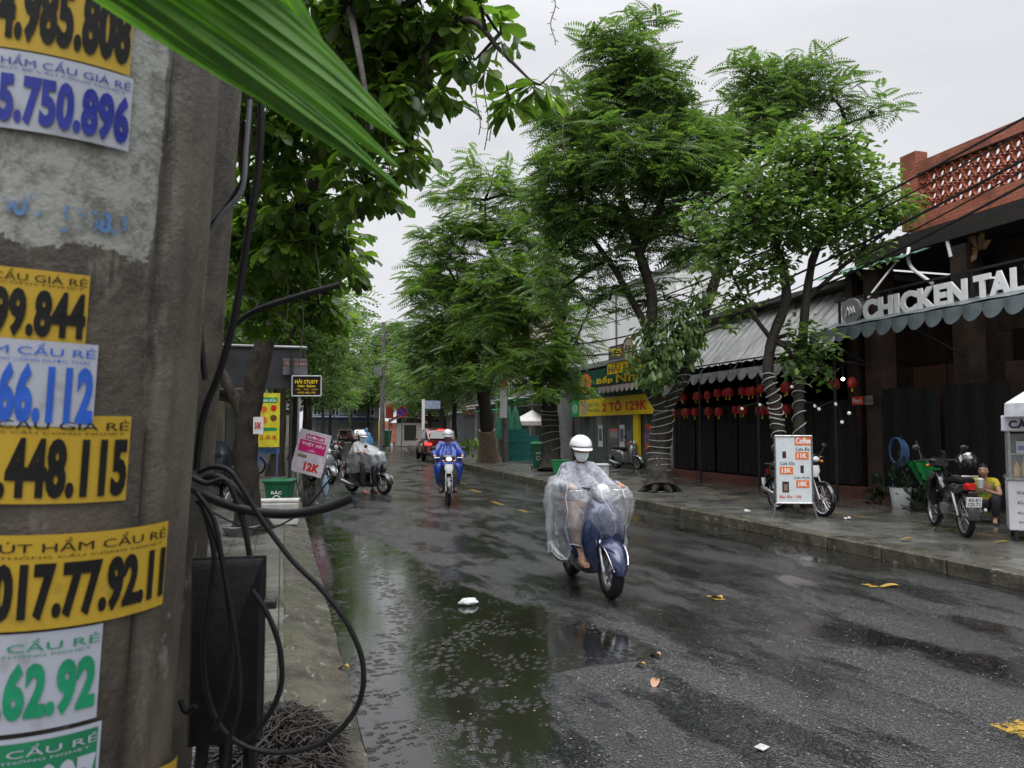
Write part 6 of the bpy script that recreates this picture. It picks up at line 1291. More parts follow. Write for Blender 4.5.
# white gazebo tents
for i,(px,w_) in enumerate(((531,2.6),(556,2.2))):
    g=G(px,458,.1); t=thing('canopy_tent',['white pitched canopy tent behind the green wheelie bin','smaller white canopy tent half hidden by the wrapped trunk'][i],'tent',(g.x+.6,g.y+1.5,.1)); h_=1.75; p4=[(-w_/2,-w_/2),(w_/2,-w_/2),(w_/2,w_/2),(-w_/2,w_/2)]
    mb=MB(); mb.rings([[(x,y,h_) for x,y in p4],[(x*1.02,y*1.02,h_+.22) for x,y in p4],[(x*.5,y*.5,h_+.45) for x,y in p4],[(x*.03,y*.03,h_+.85) for x,y in p4]],cap=False); mb.build('canopy',M('white_tent_cloth',(.6,.58,.56),.6),t,smooth=False,fix=False)
    for x,y in p4: mb=MB(); mb.tube([(x,y,0),(x,y,h_)],.03,6); mb.build('leg',ALU,t)
# kiosk, no-parking signs and posts far away
g=G(408,446); ki=thing('street_kiosk','small white kiosk with arched roof and red menu panel near the bend','kiosk',(g.x,g.y,0),-.15)
mb=MB(); mb.box((0,1.2,1.15),(3.0,2.4,2.3)); mb.build('body',M('kiosk_wall',(.4,.36,.33),.6,var=.3),ki); mb=MB(); mb.box((.2,-.02,1.35),(1.2,.08,1.5)); mb.build('opening',DKI,ki)
mb=MB(); rs=[[(1.9*cos(pi*k/12),y,2.25+.75*sin(pi*k/12)) for k in range(13)]+[(1.8*cos(pi*k/12),y,2.2+.68*sin(pi*k/12)) for k in range(12,-1,-1)] for y in(-.5,2.4)]; mb.rings(rs); mb.build('roof',M('kiosk_roof',(.5,.45,.44),.5),ki); mb=MB(); mb.tube([(1.92*cos(pi*k/12),-.52,2.27+.77*sin(pi*k/12)) for k in range(13)],.07,6); mb.build('roof_trim',M('dark_red_trim',(.15,.02,.02),.5),ki)
mb=MB(); mb.box((-1.9,-.1,1.3),(1.3,.1,2.0)); mb.build('menu_panel',M('salmon_print',(.65,.22,.15),.5,var=.4,vs=3),ki)
def nopark(px,py,base,mark,label):
    g=G(px,base); dpt=(g-Vector((0,0,CH))).dot(CM@Vector((0,0,-1))); q=DP(px,py,dpt); t=thing('road_sign',label,'road sign',(q.x,q.y,0),-.1); mb=MB(); mb.cyl((0,-.05,q.z),(0,-.02,q.z),.4,seg=28); mb.build('disc',M('sign_blue',(.03,.07,.4),.4),t); mb=MB(); mb.torus((0,-.06,q.z),.37,.04,'Y',28,6); 
    if mark: mb.tube([(-.26,-.07,q.z+.26),(.26,-.07,q.z-.26)],.035,5); mb.tube([(-.0,-.065,q.z+.3),(0,-.065,q.z-.3)],.02,5)
    mb.build('red_ring',REDI,t); mb=MB(); mb.tube([(0,0,0),(0,0,q.z+.3)],.04,8); mb.build('post',LNT,t)
nopark(402,412,452,True,'round blue and red no parking sign on a post left of the kiosk')
g=G(389,452); t=thing('red_flag_sign','upright red sign panel beside the round road sign','sign',(g.x,g.y,0)); mb=MB(); mb.box((0,0,3.0),(.6,.06,1.1),bev=.02); mb.build('panel',M('faded_red_panel',(.35,.05,.03),.5),t); mb=MB(); mb.tube([(0,.06,0),(0,.06,3.6)],.04,6); mb.build('post',LNT,t)
c=G(423,459); t=thing('bollard_post','white post carrying a small blue plate beside the red car','post',(c.x,c.y,0)); mb=MB(); mb.tube([(0,0,0),(0,0,3.3)],.09,8); mb.build('post',WHT,t); mb=MB(); mb.box((.5,-.0,3.0),(.9,.05,.45)); mb.build('plate',M('pale_blue_plate',(.3,.36,.5),.4),t)
g=G(386,448); bin_('small green bin by the pole at the far left of the bend',(g.x,g.y,0),0,h=1.6,w=.9,txt=False)
g=G(350,446); t=thing('yellow_panel','yellow advertising panel far along the left pavement','sign',(g.x+3.3,g.y,0)); mb=MB(); mb.box((0,0,1.5),(1.0,.1,2.0)); mb.build('panel',YELI,t); mb=MB(); mb.box((0,0,.3),(.8,.12,.5)); mb.build('base',STEEL,t)
for i,(px,py,m2,lab) in enumerate(((362,443,SILV,'silver car parked far ahead on the left'),(347,444,DRED,'dark car parked farthest on the left'))):
    g=G(px,py); car(lab,(g.x,g.y+2,0),R(-6),m2,lights=RL)
for i,(px,py,m2,lab) in enumerate(((368,452,REDI,'red scooter ridden away far ahead beside the pale blue poncho'),(340,452,BLP,'black scooter parked far along the left kerb'))):
    g=G(px,py); scooter(lab,(g.x,g.y,0),R(-8),M('red_scooter_paint',(.4,.02,.02),.3) if i==0 else BLP,lamp=HL)
# ================================================================ trees
BARK=M('wet_dark_bark',(.016,.013,.010),.55,var=.5,vs=7,stretch=(1,1,.4),col2=(.042,.036,.029),lo=.5,hi=.68,bump=1.0,bs=18,bd=.03)
PBARK=M('pale_mottled_bark',(.085,.07,.055),.6,var=.5,vs=9,stretch=(1,1,.5),col2=(.03,.025,.02),lo=.4,hi=.6,bump=.8,bs=20,bd=.02)
CUTB=M('bare_tan_bark',(.30,.22,.16),.6,var=.4,vs=9,bump=.5,bs=20)
TWIG=M('dark_twigs',(.02,.017,.013),.6,var=.2)
LF_D=leafmat('fern_leaf_dark',(.062,.115,.038),(.12,.20,.062),(.21,.31,.10),.45)
LF_B=leafmat('fern_leaf_bright',(.075,.14,.035),(.14,.235,.055),(.23,.34,.09),.45)
LF_O=leafmat('oval_leaf_mid',(.065,.125,.038),(.125,.205,.058),(.21,.31,.09),.45)
LF_N=leafmat('broad_leaf_near',(.055,.11,.022),(.105,.19,.035),(.19,.29,.05),.58,.32,1.6)
LF_F=leafmat('far_leaf',(.07,.125,.04),(.12,.195,.06),(.18,.27,.085),.4)
def leafmesh(name,V,Fs,mat,parent):
    me=bpy.data.meshes.new(name); nV=len(V); me.vertices.add(nV); me.vertices.foreach_set('co',V.astype(np.float32).ravel())
    nF=len(Fs); k=Fs.shape[1]; me.loops.add(nF*k); me.loops.foreach_set('vertex_index',Fs.astype(np.int32).ravel()); me.polygons.add(nF); me.polygons.foreach_set('loop_start',np.arange(0,nF*k,k,dtype=np.int32)); me.polygons.foreach_set('loop_total',np.full(nF,k,dtype=np.int32))
    me.materials.append(mat); me.update(calc_edges=True); return link(name,me,parent,True)
def frames(fwd,nrm):
    f=fwd/np.linalg.norm(fwd,axis=1,keepdims=True); s=np.cross(f,nrm); s/=np.maximum(np.linalg.norm(s,axis=1,keepdims=True),1e-6); n=np.cross(s,f); return s,f,n
def scatter(tv,tf,pos,fwd,nrm,sc):
    s,f,n=frames(fwd,nrm); sc=np.asarray(sc).reshape(-1,1,1)
    V=pos[:,None,:]+sc*(tv[None,:,0:1]*s[:,None,:]+tv[None,:,1:2]*f[:,None,:]+tv[None,:,2:3]*n[:,None,:])
    Fs=tf[None]+(np.arange(len(pos))*len(tv))[:,None,None]; return V.reshape(-1,3),Fs.reshape(-1,tf.shape[1])
# leaf templates (quads)
def t_oval(w=.22,fold=.08,droop=.18):
    v=np.array([(0,0,0),(-w,.35,fold),(0,.4,-.02),(w,.35,fold),(-w*.85,.72,fold*.6-droop*.4),(0,.78,-droop*.5),(w*.85,.72,fold*.6-droop*.4),(0,1,-droop)],float)
    f=np.array([(0,2,1,1),(0,3,2,2),(1,2,5,4),(2,3,6,5),(4,5,7,7),(5,6,7,7)]); 
    return v,np.array([(0,2,5,1),(0,3,5,2),(1,5,7,4),(3,6,7,5)])
def t_obov():
    v=np.array([(0,0,0),(-.08,.3,.02),(.08,.3,.02),(-.23,.68,.05),(.23,.68,.05),(-.15,.92,-.04),(.15,.92,-.04),(0,.5,-.02),(0,1,-.08)],float)
    f=np.array([(0,7,1,1),(1,7,8,3)]); return v,np.array([(0,2,7,1),(1,7,8,3),(2,4,8,7),(3,8,8,5)]) if False else np.array([(0,2,7,1),(1,7,8,3),(7,2,4,8),(3,8,5,5),(4,6,8,8)])[:3]
def t_simple():
    v=np.array([(0,0,0),(-.25,.45,.04),(0,1,-.12),(.25,.45,.04)],float); return v,np.array([(0,3,2,1)])
def t_broad():
    # obovate leaf, two half blades folded on the midrib
    v=np.array([(0,0,0),(0,.35,-.01),(0,.72,-.03),(0,1.0,-.12),(-.07,.25,.02),(-.2,.62,.05),(-.17,.88,-.01),(.07,.25,.02),(.2,.62,.05),(.17,.88,-.01)],float)
    return v,np.array([(0,1,4,4),(1,2,5,4),(2,3,6,5),(0,7,1,1),(7,8,2,1),(8,9,3,2)])
def t_fern(np_=9):
    # one compound leaf: narrow leaflets both sides of a drooping rachis, length 1
    V=[];Fq=[]
    for i in range(np_):
        t=.12+.88*i/(np_-1); y=t; z=-.42*t*t; l=.30*math.sin(pi*(.18+.72*t))**.8; w=.042
        for s in(-1,1):
            b=len(V); V+=[(0,y-w*.3,z),(s*l*.5,y+.06-w,z+.0),(s*l,y+.12,z-.10*l/.3),(s*l*.5,y+.06+w*1.1,z+.01)]; Fq.append((b,b+1,b+2,b+3))
    return np.array(V,float),np.array(Fq)
def t_fern_lo():
    V=[];Fq=[]
    for i in range(5):
        t=.1+.9*i/4; y=t; z=-.42*t*t; l=.28*math.sin(pi*(.2+.7*t))**.8; w=.085
        for s in(-1,1):
            b=len(V); V+=[(0,y-w*.3,z),(s*l*.5,y+.05-w,z),(s*l,y+.1,z-.08),(s*l*.5,y+.05+w,z+.01)]; Fq.append((b,b+1,b+2,b+3))
    return np.array(V,float),np.array(Fq)
def unit(n): v=rng.normal(size=(n,3)); return v/np.linalg.norm(v,axis=1,keepdims=True)
def lobe_points(lobes,dens):
    P=[];O=[];K=[]
    for li,(c,r,k) in enumerate(lobes):
        c=np.array(c);r=np.array(r,float); n=max(4,int(dens*k*(r[0]*r[1]*r[2])**(2/3)))
        d=unit(n); d[:,2]=np.where(d[:,2]<-.3,d[:,2]*.6,d[:,2]); u=rng.random(n)**.42*(.96+.12*rng.normal(size=n)); 
        # lumpy outline
        lump=1+.16*np.sin(5.1*d[:,0]+li)*np.sin(4.3*d[:,1]+2*li)+.14*np.sin(7*d[:,2]+9*d[:,0]+li)
        P.append(c+d*r*(u*lump)[:,None]); O.append(d); K.append(np.full(n,li))
    return np.concatenate(P),np.concatenate(O),np.concatenate(K)
def tree(label,base,trunk,limbs,lobes,kind='fern',dens=46,leaf=.42,mat=None,bark=BARK,group=None,nper=6,tws=1.0,twigs=260,name='street_tree',wrap=None,leafn=None,root=0,droop=.25,palebase=None):
    t=thing(name,label,'tree',tuple(base),0,group); mb=MB()
    for j,(pts,r0,r1) in enumerate(([trunk] if isinstance(trunk,tuple) else trunk)):
        P=smoothpts([Vector(p) for p in pts],6); n=len(P); rad=[(r0+(r1-r0)*(i/(n-1)))*(1+.05*sin(i*1.7+j)) for i in range(n)]
        if j==0:
            for i in range(min(5,n)): rad[i]*=1+.5*(1-i/5)**2
        mb.tube(P,rad,16)
    if root:
        b=Vector(base)
        for k in range(7):
            a=2*pi*k/7+.3; mb.tube([b+Vector((cos(a)*.1,sin(a)*.1,root*1.2)),b+Vector((cos(a)*root*.8,sin(a)*root*.8,root*.35)),b+Vector((cos(a)*root*1.5,sin(a)*root*1.5,-.02))],[root*.45,root*.3,root*.12],7)
    tr=mb.build('trunk',bark,t,True,ang=70)
    if palebase:
        zb=palebase; mb=MB(); P=smoothpts([Vector(p) for p in (trunk if isinstance(trunk,tuple) else trunk[0])[0]],8); r0=(trunk if isinstance(trunk,tuple) else trunk[0])[1]
        Q=[p for p in P if p.z<base[2]+zb]; mb.tube(Q,[r0*1.07*(1+.5*max(0,1-i/6)**2) for i in range(len(Q))],16); mb.build('bare_patch',CUTB,t,True)
    if wrap:
        for (pts,r0,r1,turns) in wrap:
            P=smoothpts([Vector(p) for p in pts],10); n=len(P); H_=[]
            N_=int(turns*14)
            for i in range(N_):
                f=i/(N_-1)*(n-1); a=int(min(f,n-2)); p=P[a].lerp(P[a+1],f-a); an=2*pi*i/14; rr_=r0+(r1-r0)*i/N_+.012+.006*sin(i*.31)
                H_.append(p+Vector((cos(an)*rr_,sin(an)*rr_,.05*sin(an+i*.05))))
            mb=MB(); mb.tube(H_,.011,5); mb.build('light_cord',M('pale_cord',(.42,.42,.40),.5,var=.2),t,True)
    mb=MB()
    for pts,r0,r1 in limbs:
        P=smoothpts([Vector(p) for p in pts],5); n=len(P); mb.tube(P,[r0+(r1-r0)*(i/(n-1)) for i in range(n)],9)
    if limbs: mb.build('limb',bark,t,True,ang=70)
    P,O,K=lobe_points(lobes,dens)
    # twigs from the nearest limb / lobe heart to clusters
    mb=MB(); LP=[]
    for pts,r0,r1 in limbs: LP+=[Vector(p) for p in smoothpts([Vector(p) for p in pts],4)]
    sel=rng.choice(len(P),min(twigs,len(P)),replace=False)
    hearts=[Vector(l[0]) for l in lobes]
    for l in hearts:
        if LP:
            q=min(LP,key=lambda a:(a-l).length); m_=q.lerp(l,.5)+Vector((random.uniform(-.15,.15),random.uniform(-.15,.15),random.uniform(0,.2))); mb.tube([q,m_,l],[.05*tws,.04*tws,.022*tws],6)
    for i in sel:
        p=Vector(P[i]); h=hearts[K[i]]; m_=h.lerp(p,.55)+Vector((random.uniform(-.1,.1),random.uniform(-.1,.1),random.uniform(.0,.15))); mb.tube([h,m_,p],[.02*tws,.013*tws,.005*tws],4,cap=False)
    mb.build('twigs',TWIG,t,True,fix=False)
    n=len(P); pos=np.repeat(P,nper,0); out=np.repeat(O,nper,0); az=rng.random(n*nper)*2*pi
    hd=np.stack([np.cos(az),np.sin(az),np.zeros_like(az)],1); fwd=hd*.9+out*.55+rng.normal(size=hd.shape)*.15; 
    if kind=='fern':
        fwd[:,2]=fwd[:,2]*.55+.05+.22*rng.normal(size=len(fwd)); nrm=out*.55+rng.normal(size=out.shape)*.28; nrm[:,2]=np.abs(nrm[:,2])+.75; pos=pos+rng.normal(size=pos.shape)*.10; tv,tf=t_fern(); V,Fs=scatter(tv,tf,pos,fwd,nrm,leaf*(.7+.5*rng.random(len(pos))))
    elif kind=='fernlo':
        fwd[:,2]=fwd[:,2]*.55+.05+.25*rng.normal(size=len(fwd)); nrm=out*.5+rng.normal(size=out.shape)*.3; nrm[:,2]=np.abs(nrm[:,2])+.7; pos=pos+rng.normal(size=pos.shape)*.2; tv,tf=t_fern_lo(); V,Fs=scatter(tv,tf,pos,fwd,nrm,leaf*(.7+.5*rng.random(len(pos))))
    elif kind=='oval':
        pos=pos+rng.normal(size=pos.shape)*.12; fwd[:,2]-=droop; nrm=rng.normal(size=fwd.shape)*.45; nrm[:,2]+=1; tv,tf=t_simple(); V,Fs=scatter(tv,tf,pos,fwd,nrm,leaf*(.65+.6*rng.random(len(pos))))
    elif kind=='broad':
        fwd[:,2]-=droop; nrm=rng.normal(size=fwd.shape)*.35; nrm[:,2]+=1; tv,tf=t_broad(); V,Fs=scatter(tv,tf,pos+rng.normal(size=pos.shape)*.02,fwd,nrm,leaf*(.6+.6*rng.random(len(pos))))
    leafmesh('crown',V,Fs,mat or LF_D,t); return t
def LB_(px,py,d,rx,ry=None,rd=None,k=1.0):
    c=DP(px,py,d); s=d/F; ry=ry or rx; rd=rd or rx; return (tuple(c),(rx*s,rd*s,ry*s),k)
# ---- C: big fern-leaved tree right of centre
bC=G(660,491,.14); dC=18.7
def Q(px,py,d): return tuple(DP(px,py,d))
fk=Q(664,412,dC)
C=tree('largest fern leaved tree with forked cord-wound trunk, right of the masked rider',bC,
 [([tuple(bC),Q(659,455,dC),fk],.30,.25),([fk,Q(650,385,dC),Q(648,350,dC),Q(652,300,dC),Q(640,255,dC),Q(622,200,dC+.3)],.19,.10),([fk,Q(680,385,dC-.1),Q(694,345,dC-.2),Q(712,290,dC-.3),Q(728,240,dC-.2),Q(740,180,dC)],.17,.09)],
 [([Q(648,330,dC),Q(615,270,dC+.2),Q(590,235,dC),Q(570,200,dC)],.1,.03),([Q(622,200,dC+.3),Q(612,140,dC),Q(622,70,dC)],.1,.03),([Q(640,255,dC),Q(665,190,dC-.5),Q(680,130,dC-.4)],.09,.03),([Q(728,240,dC-.2),Q(760,160,dC+.6),Q(790,100,dC+.8)],.08,.03),([Q(740,180,dC),Q(830,130,dC+.8),Q(880,115,dC+.8)],.05,.02)],
 [LB_(625,75,dC,42,42),LB_(585,115,dC,42,36),LB_(655,95,dC,42,40),LB_(690,130,dC-.4,32,34,k=.8),LB_(562,165,dC-.4,34,40),LB_(548,210,dC-.2,24,30,k=.8),LB_(560,290,dC+.5,26,24,k=.6),LB_(610,300,dC+.4,26,20,k=.4),LB_(690,160,dC-.8,40,40),LB_(610,160,dC-.8,46,42),LB_(655,165,dC-.8,44,40),LB_(580,215,dC,40,36),LB_(640,220,dC+.3,48,40,k=.8),LB_(600,262,dC+.5,34,22,k=.6),LB_(560,250,dC+.6,22,30,k=.6),LB_(700,190,dC-.6,36,34,k=.8),LB_(690,240,dC-.3,38,32,k=.8),LB_(665,300,dC+.6,34,30,k=.4),
  LB_(645,30,dC,20,16,k=.8),LB_(600,50,dC,20,18,k=.8),LB_(545,120,dC,14,22,k=.7),
  LB_(770,105,dC+.8,42,36,k=.9),LB_(745,75,dC+.8,24,20,k=.7),LB_(800,70,dC+.8,26,20,k=.7),LB_(830,95,dC+.8,28,22,k=.7),LB_(875,112,dC+.8,20,12,k=.6),LB_(822,65,dC+.8,14,9,k=.6),LB_(740,135,dC+.4,36,36,k=.8),LB_(720,165,dC,30,34,k=.8)],
 'fern',dens=72,leaf=.52,mat=LF_D,root=.35,nper=6,
 wrap=[([tuple(bC),Q(659,455,dC),fk],.30,.25,13),([fk,Q(650,385,dC),Q(648,350,dC)],.2,.18,8),([fk,Q(680,385,dC-.1),Q(694,345,dC-.2),Q(706,305,dC-.3)],.18,.14,14)])
# creeper on the fork
def creeper(label,lobes,dens,leaf,mat,name='creeper',n=5,droop=.9):
    P,O,K=lobe_points(lobes,dens); t=thing(name,label,'plant',tuple(lobes[0][0])); pos=np.repeat(P,n,0)+rng.normal(size=(len(P)*n,3))*.06; out=np.repeat(O,n,0); fwd=out*.5+rng.normal(size=out.shape)*.3; fwd[:,2]-=droop; nrm=out+rng.normal(size=out.shape)*.3; tv,tf=t_broad(); V,Fs=scatter(tv,tf,pos,fwd,nrm,leaf*(.6+.7*rng.random(len(pos)))); leafmesh('foliage',V,Fs,mat,t)
    mb=MB()
    for i in range(0,len(P),9): h=Vector(lobes[K[i]][0]); mb.tube([h,h.lerp(Vector(P[i]),.5)+Vector((0,0,.1)),Vector(P[i])],.006,4,cap=False)
    mb.build('stems',TWIG,t,True,fix=False); return t
creeper('broad leaved dark green creeper smothering the fork of the corded tree',[LB_(668,345,dC-.5,26,44),LB_(655,372,dC-.6,22,26),LB_(690,330,dC-.5,20,34),LB_(640,350,dC-.4,14,30,k=.6),LB_(700,290,dC-.5,12,24,k=.6)],230,.2,LF_D)
# ---- D/E: twin tree at the coffee sign
bD=G(784,507,.14); dD=14.0
D=tree('bushy oval leaved tree standing behind the coffee sign, its twin stems wound in cord',bD,
 [([tuple(bD),Q(779,440,dD),Q(775,405,dD),Q(768,375,dD),Q(772,340,dD),Q(786,300,dD),Q(782,262,dD)],.12,.08),([(bD.x+.35,bD.y-.2,bD.z),Q(800,440,dD),Q(799,400,dD),Q(802,350,dD),Q(806,300,dD),Q(812,262,dD+.2)],.11,.07)],
 [([Q(782,262,dD),Q(765,220,dD),Q(745,190,dD)],.08,.03),([Q(812,262,dD+.2),Q(830,215,dD),Q(850,180,dD)],.08,.03),([Q(806,300,dD),Q(850,260,dD),Q(895,225,dD)],.05,.02),([Q(772,340,dD),Q(750,310,dD),Q(730,270,dD)],.05,.02)],
 [LB_(770,190,dD,46,42),LB_(815,175,dD,44,38),LB_(855,185,dD,36,34),LB_(795,225,dD-.3,42,36),LB_(750,225,dD-.3,38,34),LB_(720,255,dD,30,28,k=.8),LB_(840,225,dD-.2,40,32,k=.9),LB_(880,215,dD,32,30,k=.8),LB_(905,205,dD,18,18,k=.7),LB_(865,250,dD,30,18,k=.6),LB_(762,270,dD-.2,36,24,k=.7),LB_(735,300,dD,20,24,k=.6),LB_(730,320,dD,10,14,k=.6),LB_(800,150,dD,34,26,k=.8),LB_(840,140,dD,26,20,k=.7),LB_(700,215,dD+.2,20,30,k=.6),
  LB_(812,348,dD-.2,22,18,k=1.3),LB_(800,365,dD-.2,14,14,k=1.1),LB_(822,368,dD-.2,10,14,k=1.0),LB_(795,335,dD-.1,12,12,k=.9)],
 'oval',dens=150,leaf=.17,mat=LF_O,nper=11,twigs=260,wrap=[([tuple(bD),Q(779,440,dD),Q(775,405,dD),Q(768,375,dD)],.125,.115,15),([(bD.x+.35,bD.y-.2,bD.z),Q(800,440,dD),Q(799,400,dD),Q(800,375,dD)],.115,.105,9)])
# ---- B: wrapped trunk further on, fern crown
bB=G(551,471,.14); dB=27.5
Bt=tree('medium fern leaved tree with cord round its short trunk beside the green wheelie bin',bB,
 [([tuple(bB),Q(551,435,dB),Q(549,405,dB)],.34,.3),([Q(549,405,dB),Q(538,385,dB),Q(528,350,dB),Q(522,300,dB),Q(515,250,dB)],.22,.08),([Q(549,405,dB),Q(556,380,dB),Q(560,340,dB),Q(556,300,dB)],.22,.09)],
 [([Q(522,300,dB),Q(490,250,dB),Q(485,200,dB)],.1,.03),([Q(528,350,dB),Q(490,320,dB),Q(460,290,dB)],.1,.03),([Q(556,300,dB),Q(575,290,dB),Q(590,310,dB)],.08,.03)],
 [LB_(492,180,dB,28,26,k=.9),LB_(455,200,dB,22,24,k=.7),LB_(525,200,dB,30,30,k=.8),LB_(425,275,dB,20,22,k=.7),LB_(560,235,dB+1,24,30,k=.7),LB_(575,385,dB-.8,18,14,k=.7),LB_(480,225,dB,32,28),LB_(520,240,dB,34,30),LB_(450,240,dB,26,26,k=.8),LB_(545,275,dB,34,30),LB_(500,275,dB-.8,38,30),LB_(458,285,dB,34,30),LB_(430,300,dB,24,28,k=.7),LB_(530,310,dB-.8,36,30),LB_(565,320,dB-.6,26,26),LB_(490,320,dB-.6,34,28),LB_(545,355,dB-1,32,28),LB_(515,365,dB-1,30,24),LB_(565,375,dB-.8,22,22),LB_(540,390,dB-1.2,20,14,k=.8),LB_(575,345,dB,20,20,k=.8),LB_(432,250,dB,20,26,k=.6)],
 'fern',dens=36,leaf=.62,mat=LF_B,nper=6,twigs=240,wrap=[([tuple(bB),Q(551,435,dB),Q(549,410,dB)],.34,.31,9)])
# ---- A: thick trunk with bare tan foot
bA=G(488,462,.14); dA=34.0
tree('leaning thick trunked tree with bare tan foot left of the power pole across the road',bA,
 [([tuple(bA),Q(487,430,dA),Q(484,400,dA),Q(476,370,dA),Q(466,330,dA),Q(462,290,dA)],.36,.14),([Q(484,400,dA),Q(492,375,dA),Q(500,340,dA)],.2,.1)],
 [([Q(466,330,dA),Q(440,300,dA),Q(425,270,dA)],.1,.04),([Q(500,340,dA),Q(510,300,dA),Q(515,270,dA)],.1,.04)],
 [LB_(455,340,dA,34,28),LB_(490,345,dA,32,26),LB_(430,330,dA,26,26),LB_(470,310,dA,34,26),LB_(430,290,dA,24,24),LB_(500,310,dA,28,26),LB_(445,375,dA-1,26,20,k=.9),LB_(478,378,dA-1,26,18,k=.8),LB_(420,360,dA,16,20,k=.7)],
 'fern',dens=34,leaf=.7,mat=LF_D,nper=6,twigs=140,palebase=1.6)
# ---- far row on the right and left, receding
def simple_tree(label,x,y,h,r,mat,group,kind='fernlo',lean=0,dens=9,leaf=.8,name='street_tree',trunkr=.2,cz=.62,hide=0):
    b=Vector((x,y,.1)); top=Vector((x+lean,y,h*cz)); lob=[]
    for i in range(9):
        a=random.random()*2*pi; q=r*random.uniform(.25,.75); lob.append(((x+lean+q*cos(a),y+q*sin(a),h*(cz-.08)+random.uniform(0,h*(1-cz)*.75)),(r*.52,r*.52,r*.42),1.0))
    lob.append(((x+lean,y,h*.86),(r*.5,r*.5,h*.12),1.0))
    lb=[([tuple(b.lerp(top,.75)),tuple(Vector(l[0])*.6+top*.4),l[0]],.07,.03) for l in lob[:5]]
    return tree(label,b,([tuple(b),tuple(b.lerp(top,.45)+Vector((random.uniform(-.2,.2),0,0))),tuple(top)],trunkr,trunkr*.5),lb,lob,kind,dens=dens,leaf=leaf,mat=mat,nper=5,twigs=60,group=group,name=name)
FR='street trees receding on the right pavement'; FL_='street trees receding on the left pavement'
far=[(45,8.9,8.4,3.2,LF_F),(54,8.9,9.0,3.4,LF_D),(64,9.0,8.5,3.3,LF_F),(76,9.0,9.5,3.8,LF_D),(90,9.2,9.5,4,LF_F)]
for i,(y,X,h,r,m_) in enumerate(far): simple_tree('street tree in the receding row on the right pavement beyond the thick leaning trunk',X+cv(y),y,h,r,m_,FR,dens=8 if y>50 else 11,leaf=.85,cz=.52)
simple_tree('tall dark trunked tree in front of the timber house by the round road sign',G(402,446).x+.2,G(402,446).y+4,13.5,5,LF_D,None,dens=9,leaf=1.0,trunkr=.32,cz=.72)
lft=[(24,-.45,7.2,2.5,LF_O,'oval'),(31,-.5,8.8,3.0,LF_F,'fernlo'),(39,-.2,9.8,3.8,LF_D,'fernlo'),(49,-.2,11.0,4.4,LF_F,'fernlo'),(60,-.6,9,3.5,LF_D,'fernlo'),(72,-.6,9.5,3.8,LF_F,'fernlo'),(86,-.8,10,4,LF_D,'fernlo')]
for i,(y,X,h,r,m_,k_) in enumerate(lft):
    if i==0:
        simple_tree('slim pale trunked tree between the yellow menu banner and the pink sign',G(275,476,.12).x,G(275,476,.12).y,7.4,2.8,LF_O,None,kind='oval',dens=90,leaf=.22,trunkr=.22)
    else: simple_tree('street tree in the receding row on the left pavement beyond the slim pale trunk',X+cv(y),y,h,r,m_,FL_,kind=k_,dens=9,leaf=.8,cz=.5)
for i,(x,y,h,r) in enumerate([(9.5,112,12,6),(17,106,11,5.5),(3,118,12,6),(24,108,10,5),(13,122,12,6)]): simple_tree('large tree closing the far end of the street beyond the bend',x,y,h,r,LF_F if i%2 else LF_D,'trees closing the far end of the street',dens=6,leaf=1.1,trunkr=.3)
# shrubs by the right kerb far
creeper('low bright shrub at the foot of the tree row left of the thick trunk',[LB_(468,452,40,12,8),LB_(458,440,42,10,10),LB_(474,440,40,8,12)],16,.5,LF_B,name='shrub')
